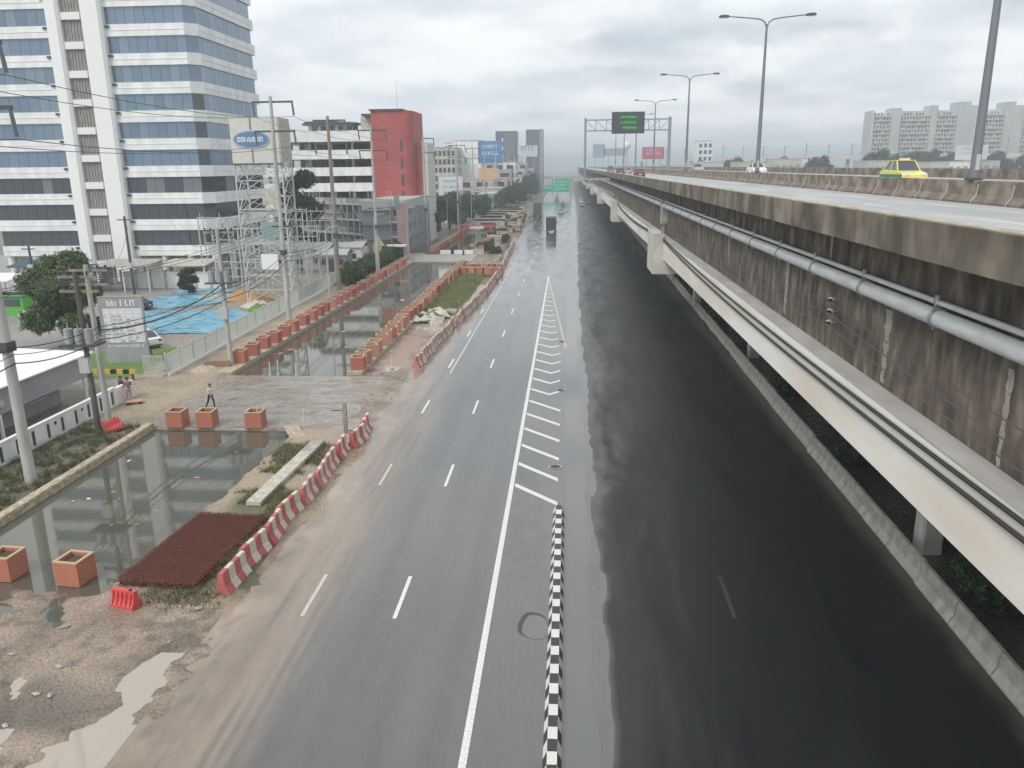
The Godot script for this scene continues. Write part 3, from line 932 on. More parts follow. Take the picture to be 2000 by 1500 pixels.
func viaduct_fittings() -> void:
	var lamps := [-45.4, -96.0, -153.5, -211.5, -268.0, -325.0, -382.0]
	var proto := lamp_post()
	for i in lamps.size():
		var l := "tall twin-armed lamp on the elevated highway, %s from the camera" % (["nearest", "second", "third", "fourth", "fifth", "sixth", "seventh"][i])
		if i == 0:
			proto.position = Vector3(21.5, 14.84, lamps[0])
			proto.set_meta("label", l)
		else:
			copy(proto, Vector3(21.5, 14.84, lamps[i]), 0.0, l)
	# water main and conduit hung on the girder wall
	var pipe := thing("water_main", "thick pale grey pipe running along the stained highway wall", "pipe")
	var thin := thing("conduit", "thin pale conduit just above the thick pipe on the highway wall", "pipe")
	var z := 6.0
	var k := 0
	var seg := MB.new().tube([Vector3.ZERO, Vector3(0, 0, -5.72)], [0.25], 16, false).done()
	var col := MB.new().tube([Vector3(0, 0, 0.06), Vector3(0, 0, -0.1)], [0.295], 16).done()
	var seg2 := MB.new().tube([Vector3.ZERO, Vector3(0, 0, -5.76)], [0.085], 10, false).done()
	var col2 := MB.new().tube([Vector3(0, 0, 0.05), Vector3(0, 0, -0.05)], [0.105], 10).done()
	var hanger := MB.new().span(0.0, 0.42, 0.3, 0.36, -0.05, 0.05).span(0.08, 0.14, -0.32, 0.62, -0.04, 0.04).span(0.0, 0.42, -0.36, -0.3, -0.05, 0.05).span(0.02, 0.08, 0.48, 0.62, -0.12, 0.12).done()
	while z > -250.0:
		part(pipe, "pipe_length", seg, M.pipe, Vector3(10.42, 11.54, z))
		part(pipe, "collar", col, M.metal, Vector3(10.42, 11.54, z))
		part(thin, "conduit_length", seg2, M.pipe, Vector3(10.5, 11.95, z - 0.4))
		part(thin, "collar", col2, M.metal, Vector3(10.5, 11.95, z - 0.4))
		part(pipe, "bracket", hanger, M.metal, Vector3(10.37, 11.54, z - 0.22))
		z -= 5.78
		k += 1
	var jb := thing("junction_box", "grey junction box where the pipe crosses the highway wall", "box", Vector3(10.35, 10.3, -90.0))
	part(jb, "housing", MB.new().span(-0.2, 0.44, -0.7, 1.7, -0.7, 0.7).done(), M.concrete)
	part(jb, "lid", MB.new().span(-0.26, 0.44, 1.7, 1.8, -0.76, 0.76).done(), M.pale_concrete)
	# two thick cables slung along the ledge
	for i in 2:
		var hs: Array = [[8.25, 8.22], [8.55, 8.42]][i]
		var pts := []
		for j in 25:
			var t := j / 24.0
			pts.append(Vector3(9.9, lerpf(hs[0], hs[1], t) - (0.75 if i == 0 else 0.6) * 4 * t * (1 - t), lerpf(-4.0, -86.0, t)))
		for j in 13:
			var t := j / 12.0
			pts.append(Vector3(9.9 - 1.15 * 0, hs[1] - 0.7 * 4 * t * (1 - t), lerpf(-91.2, -166.0, t)))
		solo("power_cable", MB.new().tube(pts, [0.065], 7).done(), M.cable, ["lower of two thick black cables slung along the pale ledge", "upper of two thick black cables slung along the pale ledge"][i], "cable")
	# three insulators on the wall with their wires
	for i in 3:
		var h := 10.5 - 0.46 * i
		var t := thing("wall_insulator", "%s of three insulators on the stained highway wall" % ["top", "middle", "bottom"][i], "insulator", Vector3(10.45, h, -32.5), 0.0, "insulators on the highway wall")
		part(t, "stem", MB.new().cyl(Vector3(0.36, 0, 0), Vector3(-0.05, 0, 0), 0.035).done(), M.metal)
		part(t, "cap", MB.new().cyl(Vector3(0.2, 0, 0), Vector3(0.08, 0, 0), 0.08, 0.13, 10).cyl(Vector3(0.075, 0, 0), Vector3(-0.05, 0, 0), 0.13, 0.09, 10).done(), M.pale_concrete)
		part(t, "spool", MB.new().cyl(Vector3(0, 0, 0.17), Vector3(0, 0, -0.17), 0.075, 0.075, 10).done(), M.black)
		solo("wall_wire", wire_mesh([Vector3(10.35, h - 0.5 * 0.4, 4.0), Vector3(10.4, h, -32.5), Vector3(10.4, h - 0.25, -62), Vector3(10.4, h + 0.15 - 0.2 * i, -88.5)], 0.5, 0.022), M.wire, "%s of three thin wires strung along the stained highway wall" % ["top", "middle", "bottom"][i], "wire")
	# sign gantry across the upper road
	var gz := -180.0
	var g := thing("sign_gantry", "grey steel gantry carrying the dark electronic sign over the upper road", "gantry")
	var xl := 3.6
	var xr := 21.45
	for x in [xl, xr]:
		part(g, "post", MB.new().tube([Vector3(x, 13.2 if x < 5 else 14.8, gz), Vector3(x, 25.6, gz)], [0.34 if x > 5 else 0.24], 10).done(), M.gantry)
	for h in [23.0, 25.2]:
		for dz in [0.0, 1.0]:
			part(g, "chord", MB.new().bar(Vector3(xl, h, gz - dz), Vector3(xr, h, gz - dz), 0.22).done(), M.gantry)
	for i in 9:
		var x0 := lerpf(xl, xr, i / 8.0)
		part(g, "upright", MB.new().bar(Vector3(x0, 23.11, gz), Vector3(x0, 25.09, gz), 0.14).done(), M.gantry)
		if i < 8:
			var x1 := lerpf(xl, xr, (i + 1) / 8.0)
			part(g, "brace", MB.new().bar(Vector3(x0, 25.1 if i < 4 else 23.1, gz + 0.02), Vector3(x1, 23.1 if i < 4 else 25.1, gz + 0.02), 0.12).done(), M.gantry)
	part(g, "bracket", MB.new().span(3.2, 9.0, 12.7, 13.2, gz - 0.5, gz + 0.5).bar(Vector3(3.6, 12.7, gz), Vector3(10.0, 9.6, gz), 0.4).done(), M.concrete)
	var led := thing("electronic_sign", "dark electronic message board with three lines of green writing", "sign", Vector3(12.6, 22.3, gz + 0.3))
	part(led, "cabinet", MB.new().span(-3.45, 3.45, 0, 4.4, 0, 0.6).done(), M.dark_metal)
	part(led, "display", MB.new().span(-3.35, 3.35, 0.08, 4.32, 0.6, 0.63).done(), flat(0.055, 0.065, 0.065, 0.6))
	part(led, "lit_field", MB.new().span(-1.6, 1.75, 0.9, 3.6, 0.63, 0.64).done(), M.led_dim)
	var r := RandomNumberGenerator.new()
	r.seed = 4
	for i in 3:
		var m := MB.new()
		var x := [-1.65, -1.6, -1.1][i] as float
		var y := 3.1 - 1.08 * i
		while x < 1.65:
			var w := r.randf_range(0.14, 0.24)
			m.span(x, x + w * 0.3, y, y + 0.38, 0.64, 0.65)
			m.span(x + w * 0.34, x + w, y + 0.26, y + 0.38, 0.64, 0.65)
			if r.randf() < 0.6:
				m.span(x + w * 0.72, x + w, y, y + 0.25, 0.64, 0.65)
			if r.randf() < 0.25:
				m.span(x, x + w * 0.8, y + 0.46, y + 0.54, 0.64, 0.65)
			x += w + 0.06
			if i == 1 and x > -1.4 and x < -1.2:
				x = -1.1
		part(led, "lit_line", m.done(), M.led)

# ---------------------------------------------------------------- planters and pond edges
func planter_mesh() -> Array:
	var s := 0.52
	var b := MB.new()
	var n := 9
	var ch := 1.0 / n
	for i in n:
		var y0 := ch * i + 0.008
		var y1 := ch * (i + 1) - 0.004
		for e in [[-s, s, s - 0.1, s], [-s, s, -s, -s + 0.1]]:
			b.span(e[0], e[1], y0, y1, e[2], e[3])
		for e in [[-s, -s + 0.1], [s - 0.1, s]]:
			b.span(e[0], e[1], y0, y1, -s + 0.101, s - 0.101)
	var j := s - 0.012
	b.span(-j, j, 0, 1.0 - 0.01, j - 0.08, j)
	b.span(-j, j, 0, 1.0 - 0.01, -j, -j + 0.08)
	b.span(-j, -j + 0.08, 0, 1.0 - 0.01, -j + 0.081, j - 0.081)
	b.span(j - 0.08, j, 0, 1.0 - 0.01, -j + 0.081, j - 0.081)
	var r := MB.new()
	var o := s + 0.02
	var q := s - 0.11
	r.span(-o, o, 1.0, 1.05, q, o).span(-o, o, 1.0, 1.05, -o, -q).span(-o, -q, 1.0, 1.05, -q + 0.001, q - 0.001).span(q, o, 1.0, 1.05, -q + 0.001, q - 0.001)
	var soil := MB.new().span(-q, q, 0.55, 0.86, -q, q)
	return [b.done(), r.done(), soil.done()]

var planter_shape := []

func planter(at: Vector3, turn: float, m: Material, label: String, group: String) -> void:
	var t := thing("brick_planter", label, "planter", at, turn, group)
	part(t, "brick_box", planter_shape[0], m)
	part(t, "rim", planter_shape[1], M.rim)
	part(t, "soil", planter_shape[2], M.soil)

func ponds_and_planters() -> void:
	planter_shape = planter_mesh()
	planter(Vector3(-19.55, -0.02, -27.6), -0.12, M.brick, "orange brick planter in shallow water beside the leftover red barrier", "square brick planters")
	planter(Vector3(-22.6, -0.02, -27.85), -0.08, M.brick, "orange brick planter cut by the left edge of the picture", "square brick planters")
	var mid := [-24.75, -22.8, -19.65]
	for i in 3:
		planter(Vector3(mid[i], 0.10, -47.0), 0.02 * i, M.brick, "brick planter on the driveway edge above the front pond, %s from the left" % ["first", "second", "third"][i], "square brick planters")
	for i in 27:
		var z := -63.3 - 2.65 * i
		planter(Vector3(-27.15 + rng.randf_range(-0.1, 0.1), 0.33, z + rng.randf_range(-0.35, 0.35)), rng.randf_range(-0.25, 0.25), [M.brick_red, M.brick, M.brick_red, M.brick_pale][rng.randi() % 4], "%s brick planter along the fence side of the long pond, counted from the driveway" % nth(i), "brick planters on the fence side")
	for i in 33:
		var z := -61.2 - 2.08 * i
		planter(Vector3(-16.75 + rng.randf_range(-0.12, 0.12), 0.33, z + rng.randf_range(-0.3, 0.3)), rng.randf_range(-0.4, 0.4), [M.brick_pale, M.brick, M.brick_red, M.brick_pale][rng.randi() % 4], "%s brick planter along the road side of the long pond, counted from the driveway" % nth(i), "brick planters on the road side")
	for i in 10:
		var row := i / 5
		planter(Vector3(-15.4 + 0.98 * (i % 5) * 1.15 + 0.3 * row, 0.28, -119.5 - 4.2 * row + rng.randf_range(-0.3, 0.3)), rng.randf_range(-0.3, 0.3), [M.brick, M.brick_red, M.brick_pale][rng.randi() % 3], "%s planter of the %s row closing the grass island" % [nth(i % 5), ["front", "back"][row]], "brick planters behind the grass island")
	for i in 44:
		planter(Vector3(-25.7, 0.1, -152.5 - 1.75 * i), rng.randf_range(-0.1, 0.1), [M.brick_red, M.brick_pale, M.brick_red][rng.randi() % 3], "%s brick planter in the tight row beyond the second driveway" % nth(i), "tight planter row beyond the second driveway")
	for i in 12:
		planter(Vector3(-16.6 + rng.randf_range(-0.4, 0.4), 0.1, -152.0 - 3.6 * i), rng.randf_range(-0.4, 0.4), [M.brick_red, M.brick_pale, M.rim][rng.randi() % 3], "%s loose planter on the verge beyond the second driveway" % nth(i), "loose planters beyond the second driveway")
	# concrete edges of the ponds
	solo("pond_wall", MB.new().prism(PackedVector2Array([Vector2(0, -0.6), Vector2(0.5, -0.6), Vector2(0.5, 0.36), Vector2(0.46, 0.4), Vector2(0.04, 0.4), Vector2(0, 0.36)]), Vector3(-26.6, 0, -16.0), Vector3.RIGHT, Vector3.UP, Vector3(0, 0, -30.5)).done(), M.pond_edge, "low concrete wall along the left side of the front pond", "wall")
	solo("pond_wall", MB.new().span(-27.9, -26.5, -0.6, 0.315, -59.7, -136.5).done(), M.bank, "sandy concrete ledge under the fence-side planters of the long pond", "wall")
	solo("pond_wall", MB.new().span(-17.35, -16.1, -0.6, 0.32, -60.0, -129.5).done(), M.bank, "sandy concrete ledge under the road-side planters of the long pond", "wall")
	# second driveway
	struct("driveway", MB.new().span(-34.0, -12.3, -0.5, 0.16, -137.2, -149.0).done(), M.concrete)
	struct("pond_water", MB.new().span(-25.0, -17.3, -0.3, 0.035, -149.5, -196.0).done(), M.water)
	for i in 4:
		var x := [-22.6, -20.0, -18.4, -16.4][i] as float
		var t := thing("concrete_block", "%s pale block on the second driveway, counted from the left" % nth(i), "block", Vector3(x, 0.16, -148.0), 0.0, "pale blocks on the second driveway")
		part(t, "block", MB.new().span(-0.95, 0.95, 0, 0.85, -0.3, 0.3).done(), M.white if i < 3 else M.pale_concrete)
		part(t, "foot", MB.new().span(-1.0, 1.0, -0.005, 0.1, -0.4, 0.4).done(), M.concrete)
	# red and white frame over the third pond
	var f := thing("red_frame", "low red frame with a white board across the far pond", "frame", Vector3(-21.5, 0.05, -190.0))
	for s in [-1, 1]:
		part(f, "post", MB.new().span(s * 3.4 - 0.2, s * 3.4 + 0.2, 0, 2.0, -0.2, 0.2).done(), M.plastic_red)
	part(f, "beam", MB.new().span(-3.9, 4.2, 2.0, 2.6, -0.25, 0.25).done(), M.plastic_red)
	part(f, "board", MB.new().span(-1.6, 1.8, 1.7, 2.35, 0.26, 0.34).done(), M.white)

# ---------------------------------------------------------------- kerbs, barriers, loose things on the road side
func jersey_profile(w: float, h: float) -> PackedVector2Array:
	return PackedVector2Array([Vector2(-w, 0), Vector2(w, 0), Vector2(w, 0.09 * h), Vector2(w * 0.45, 0.42 * h), Vector2(w * 0.3, 0.97 * h), Vector2(w * 0.22, h), Vector2(-w * 0.22, h), Vector2(-w * 0.3, 0.97 * h), Vector2(-w * 0.45, 0.42 * h), Vector2(-w, 0.09 * h)])

func striped_barrier(at: Vector3, turn: float, faded: bool, label: String, group: String) -> void:
	var t := thing("striped_barrier", label, "barrier", at, turn, group)
	var red: Material = M.faded_red if faded else ([M.stripe_red, M.stripe_red, M.stripe_pale][rng.randi() % 3])
	t.rotation.z = rng.randf_range(-0.03, 0.03)
	for i in 4:
		part(t, "red_section" if i % 2 == 0 else "white_section", barrier_bit, red if i % 2 == 0 else M.stripe_white, Vector3(0, 0, 0.97 - 0.4865 * i))

var barrier_bit: ArrayMesh

func road_furniture() -> void:
	barrier_bit = MB.new().prism(jersey_profile(0.34, 0.94), Vector3.ZERO, Vector3.RIGHT, Vector3.UP, Vector3(0, 0, -0.484)).done()
	# chequered kerb that splits the two carriageways
	var kerb := thing("chequered_kerb", "raised kerb painted in black and white chequers down the middle of the road", "kerb")
	var prof := PackedVector2Array([Vector2(-0.27, 0), Vector2(-0.15, 0.27), Vector2(0.13, 0.27), Vector2(0.25, 0)])
	for k in 62:
		var z := -4.0 - 0.502 * k
		var white_top := k % 2 == 0
		var top := MB.new()
		var z1 := z - 0.5
		top.quad(Vector3(-0.15, 0.27, z1), Vector3(0.13, 0.27, z1), Vector3(0.13, 0.27, z), Vector3(-0.15, 0.27, z))
		var side := MB.new()
		side.quad(Vector3(-0.15, 0.27, z1), Vector3(-0.15, 0.27, z), Vector3(-0.27, 0, z), Vector3(-0.27, 0, z1))
		side.quad(Vector3(0.13, 0.27, z), Vector3(0.13, 0.27, z1), Vector3(0.25, 0, z1), Vector3(0.25, 0, z))
		side.quad(Vector3(-0.15, 0.27, z), Vector3(0.13, 0.27, z), Vector3(0.25, 0, z), Vector3(-0.27, 0, z))
		side.quad(Vector3(0.13, 0.27, z1), Vector3(-0.15, 0.27, z1), Vector3(-0.27, 0, z1), Vector3(0.25, 0, z1))
		var am := top.done()
		side.st.generate_normals()
		am = side.st.commit(am)
		var o := MeshInstance3D.new()
		o.name = "kerb_block"
		o.mesh = am
		o.set_surface_override_material(0, M.kerb_white if white_top else M.kerb_black)
		o.set_surface_override_material(1, M.kerb_black if white_top else M.kerb_white)
		o.position = Vector3(-0.33, 0, 0)
		kerb.add_child(o, true)
	# far continuation: low unpainted divider beyond the hatching
	var div := thing("road_divider", "low grey divider in the far middle of the wet road", "kerb")
	for k in 26:
		part(div, "divider_block", barrier_long, M.jersey, Vector3(2.3 + 0.9 * smoothstep(0.0, 20.0, float(k)), 0, -168.0 - 6.05 * k))
	# concrete barriers along the outer edge
	var seg := MB.new().prism(jersey_profile(0.30, 0.92), Vector3.ZERO, Vector3.RIGHT, Vector3.UP, Vector3(0, 0, -2.93)).done()
	for k in 96:
		var z := -8.0 - 3.0 * k
		var o := solo("concrete_barrier", seg, M.jersey, "%s grey concrete barrier along the dark outer road, counted from the camera" % nth(k), "barrier", Vector3(13.75 + 0.0112 * -(z + 20.0) + rng.randf_range(-0.03, 0.03), 0.0, z), rng.randf_range(-0.008, 0.008), "concrete barriers under the elevated highway")
		o.rotation.z = rng.randf_range(-0.012, 0.012)
	# red and white barriers, near row and far row
	for i in 10:
		var t := i / 9.0
		striped_barrier(Vector3(lerpf(-13.2, -12.6, t) + rng.randf_range(-0.12, 0.12) + (0.3 if i == 8 else 0.0), 0.0, -27.6 - 2.09 * i + rng.randf_range(-0.05, 0.05)), rng.randf_range(-0.13, 0.13) - 0.03, false, "%s red and white barrier beside the front pond, counted from the camera" % nth(i), "striped barriers beside the front pond")
	for i in 52:
		var z := -63.6 - 2.07 * i
		var x := -12.15 + 1.75 * smoothstep(-62.0, -112.0, z) - 0.8 * smoothstep(-120.0, -170.0, z)
		striped_barrier(Vector3(x + rng.randf_range(-0.14, 0.14), 0.0, z), rng.randf_range(-0.12, 0.12) - 0.03, i > 1, "%s %s barrier of the long row past the driveway" % [nth(i), "faded striped" if i > 1 else "bright striped"], "faded striped barriers past the driveway")
	# broken concrete slabs between the shallow water and the grass
	for i in 9:
		var s := rng.randf_range(0.5, 0.9)
		var o2 := solo("concrete_lump", pebble, M.pale_concrete, "%s lump of broken concrete at the near end of the grass island" % nth(i), "rubble", Vector3(-16.0 + 0.34 * i, 0.12 + 0.1 * (i % 2), -82.5 - 2.6 * ((i * 4) % 3)), rng.randf() * 6.0, "broken concrete by the grass island")
		o2.scale = Vector3(s * 1.3, s, s)
		o2.rotation.x = rng.randf_range(-0.5, 0.5)
	# two loose red plastic barriers
	for i in 2:
		var t := thing("plastic_barrier", ["small red plastic barrier standing alone in front of the rusty mats", "small red plastic barrier lying by the foot of the dark utility pole"][i], "barrier", [Vector3(-16.45, 0.0, -25.7), Vector3(-27.9, 0.32, -45.2)][i], [-0.25, 0.5][i])
		var pr := MB.new().prism(PackedVector2Array([Vector2(-0.26, 0), Vector2(0.26, 0), Vector2(0.26, 0.18), Vector2(0.13, 0.4), Vector2(0.09, 0.74), Vector2(-0.09, 0.74), Vector2(-0.13, 0.4), Vector2(-0.26, 0.18)]), Vector3(-0.52, 0, 0), Vector3.BACK, Vector3.UP, Vector3(1.04, 0, 0))
		part(t, "shell", pr.done(), M.plastic_red)
		for k in 5:
			part(t, "rib", MB.new().bar(Vector3(-0.4 + 0.2 * k, 0.19, 0.255), Vector3(-0.4 + 0.2 * k, 0.70, 0.115), 0.05, 0.03).done(), M.plastic_red)
		part(t, "filler_cap", MB.new().cyl(Vector3(0.3, 0.74, 0), Vector3(0.3, 0.78, 0), 0.06).done(), M.black)
		if i == 1:
			t.rotation.z = 0.35
	# stack of rusty reinforcement mats
	var mats := thing("rebar_mats", "stack of rusty red reinforcement mats lying beside the front pond", "rebar")
	var o := Vector3(-17.5, 0.40, -27.1)
	var ux := Vector3(3.15, 0, 0.2)
	var uz := Vector3(0.5, 0, -6.2)
	for layer in 6:
		var y := -0.062 * layer
		var sh := Vector3(rng.randf_range(-0.05, 0.05), y, rng.randf_range(-0.05, 0.05))
		var joined := MB.new()
		for k in 29:
			var a := o + sh + ux * (k / 28.0) + Vector3(0, 0.034 + rng.randf_range(-0.008, 0.008), rng.randf_range(-0.16, 0.16))
			if layer == 0:
				part(mats, "long_bar", MB.new().tube([a, a + uz], [0.017], 5).done(), M.rebar)
			else:
				joined.bar(a, a + uz, 0.032)
		for k in 55:
			var a := o + sh + uz * (k / 54.0) + Vector3(rng.randf_range(-0.12, 0.12), 0.0 + rng.randf_range(-0.008, 0.008), rng.randf_range(-0.015, 0.015))
			if layer == 0:
				part(mats, "cross_bar", MB.new().tube([a, a + ux], [0.017], 5).done(), M.rebar)
			else:
				joined.bar(a, a + ux, 0.032)
		if layer > 0:
			var lp := part(mats, "lower_mat", joined.done(), M.rebar)
			lp.set_meta("kind", "stuff")
	part(mats, "bearer", MB.new().bar(o + ux * 0.02 + uz * 0.15 + Vector3(0, -0.38, 0), o + ux * 0.98 + uz * 0.15 + Vector3(0, -0.38, 0), 0.12).bar(o + ux * 0.02 + uz * 0.85 + Vector3(0, -0.38, 0), o + ux * 0.98 + uz * 0.85 + Vector3(0, -0.38, 0), 0.12).done(), M.wood)
	# long concrete plank
	var pl := thing("concrete_plank", "long pale concrete plank lying on the grassy bank", "plank", Vector3(-14.7, 0.30, -38.8), -0.05)
	part(pl, "slab", MB.new().span(-0.36, 0.36, 0, 0.2, -2.6, 4.4).done(), M.pale_concrete)
	part(pl, "rough_end", MB.new().span(-0.37, 0.37, -0.01, 0.21, -4.5, -2.6).done(), M.concrete)
	# leaning timber sheet at the pond corner
	var kb := thing("timber_sheet", "tan board laid over the far right corner of the front pond", "board", Vector3(-16.6, 0.22, -45.4), 0.5)
	part(kb, "board", MB.new().span(-0.45, 0.45, 0, 0.06, -1.4, 1.2).done(), M.bank)
	part(kb, "batten", MB.new().span(-0.45, 0.45, -0.06, -0.002, -1.0, -0.9).done(), M.wood)
	# steel sign post without its sign
	var sp := thing("bent_post", "short grey post with two arms beside the last near barrier", "post", Vector3(-13.55, 0.0, -45.9))
	part(sp, "post", MB.new().span(-0.11, 0.11, 0, 2.0, -0.08, 0.08).done(), M.brown_pole)
	part(sp, "arm", MB.new().bar(Vector3(-0.11, 1.55, 0), Vector3(-0.85, 1.5, 0), 0.05).done(), M.dark_metal)
	part(sp, "arm", MB.new().bar(Vector3(0.02, 0.05, 0), Vector3(-1.0, 0.04, 0.25), 0.07).done(), M.dark_metal)
	# thin white marker pipes round the driveway
	var px := [[-23.5, -59.9, 1.1], [-22.95, -60.2, 1.2], [-21.25, -59.5, 1.15], [-16.45, -46.8, 1.3], [-19.4, -46.75, 1.5], [-14.2, -62.2, 1.0]]
	for i in px.size():
		var t := thing("marker_pipe", ["left of two white pipes at the driveway end of the long pond", "right of two white pipes close together by the long pond", "white pipe standing alone at the end of the long pond", "white pipe at the far right corner of the front pond", "white pipe behind the third planter above the front pond", "short white pipe in the shallow water by the road"][i], "pipe", Vector3(px[i][0], 0.02, px[i][1]), 0.0, "white marker pipes")
		part(t, "pipe", MB.new().cyl(Vector3.ZERO, Vector3(0.03, px[i][2], 0), 0.055, 0.055, 8).done(), M.stripe_white)
		part(t, "footing", MB.new().span(-0.14, 0.14, -0.1, 0.08, -0.14, 0.14).done(), M.concrete)
	# pump hose floating by the planters at the front
	var rr := RandomNumberGenerator.new()
	rr.seed = 9
	for i in 14:
		var x := rr.randf_range(-20.0, -12.9)
		var z := rr.randf_range(-26.8, -13.0)
		var y := ground_y(x, z)
		if y < WL:
			continue
		var s := rr.randf_range(0.04, 0.13)
		solo("stone", pebble, M.concrete if rr.randf() < 0.5 else M.bank, "small stone lying in the near mud", "stone", Vector3(x, y + s * 0.2, z), rr.randf() * 6.0, "stones in the near mud").scale = Vector3(s * 1.4, s, s)

var pebble: ArrayMesh = make_pebble()
var barrier_long: ArrayMesh = MB.new().prism(PackedVector2Array([Vector2(-0.3, 0), Vector2(0.3, 0), Vector2(0.2, 0.45), Vector2(-0.2, 0.45)]), Vector3.ZERO, Vector3.RIGHT, Vector3.UP, Vector3(0, 0, -6.0)).done()

func make_pebble() -> ArrayMesh:
	var m := MB.new()
	var r := RandomNumberGenerator.new()
	r.seed = 2
	var p: Array[Vector3] = []
	for e in [[0, 1, 0], [1, 0.2, 0], [0.3, 0.1, 1], [-0.9, 0.25, 0.6], [-0.8, 0.1, -0.7], [0.4, 0.2, -0.95], [0, -0.6, 0]]:
		p.append(Vector3(e[0], e[1] * 0.8, e[2]) * r.randf_range(0.8, 1.2))
	for i in 5:
		m.tri(p[0], p[1 + i], p[1 + (i + 1) % 5])
		m.tri(p[6], p[1 + (i + 1) % 5], p[1 + i])
	return m.done()

# ---------------------------------------------------------------- compound on the left
func marks(m: MB, o: Vector3, ux: Vector3, w: float, h: float, sd: int, gap := 0.35) -> void:
	# rows of small strokes that read as lettering too far off to spell
	var r := RandomNumberGenerator.new()
	r.seed = sd
	var x := 0.0
	var n := ux.cross(Vector3.UP).normalized() * 0.012
	while x < w - h * 0.3:
		var cw := h * r.randf_range(0.45, 0.75)
		var s := h * 0.2
		var b := Basis(ux, Vector3.UP, ux.cross(Vector3.UP))
		m.box(o + ux * (x + s / 2) + Vector3(0, h / 2, 0) + n, Vector3(s, h, 0.02), b)
		if r.randf() < 0.75:
			m.box(o + ux * (x + cw / 2 + s * 0.55) + Vector3(0, h - s / 2, 0) + n, Vector3(cw - s * 1.1, s, 0.02), b)
		if r.randf() < 0.6:
			m.box(o + ux * (x + cw - s / 2) + Vector3(0, h * 0.42, 0) + n, Vector3(s, h * 0.8, 0.02), b)
		if r.randf() < 0.4:
			m.box(o + ux * (x + cw / 2) + Vector3(0, s / 2, 0) + n, Vector3(cw * 0.5, s, 0.02), b)
		x += cw + h * gap * r.randf_range(0.5, 1.1)

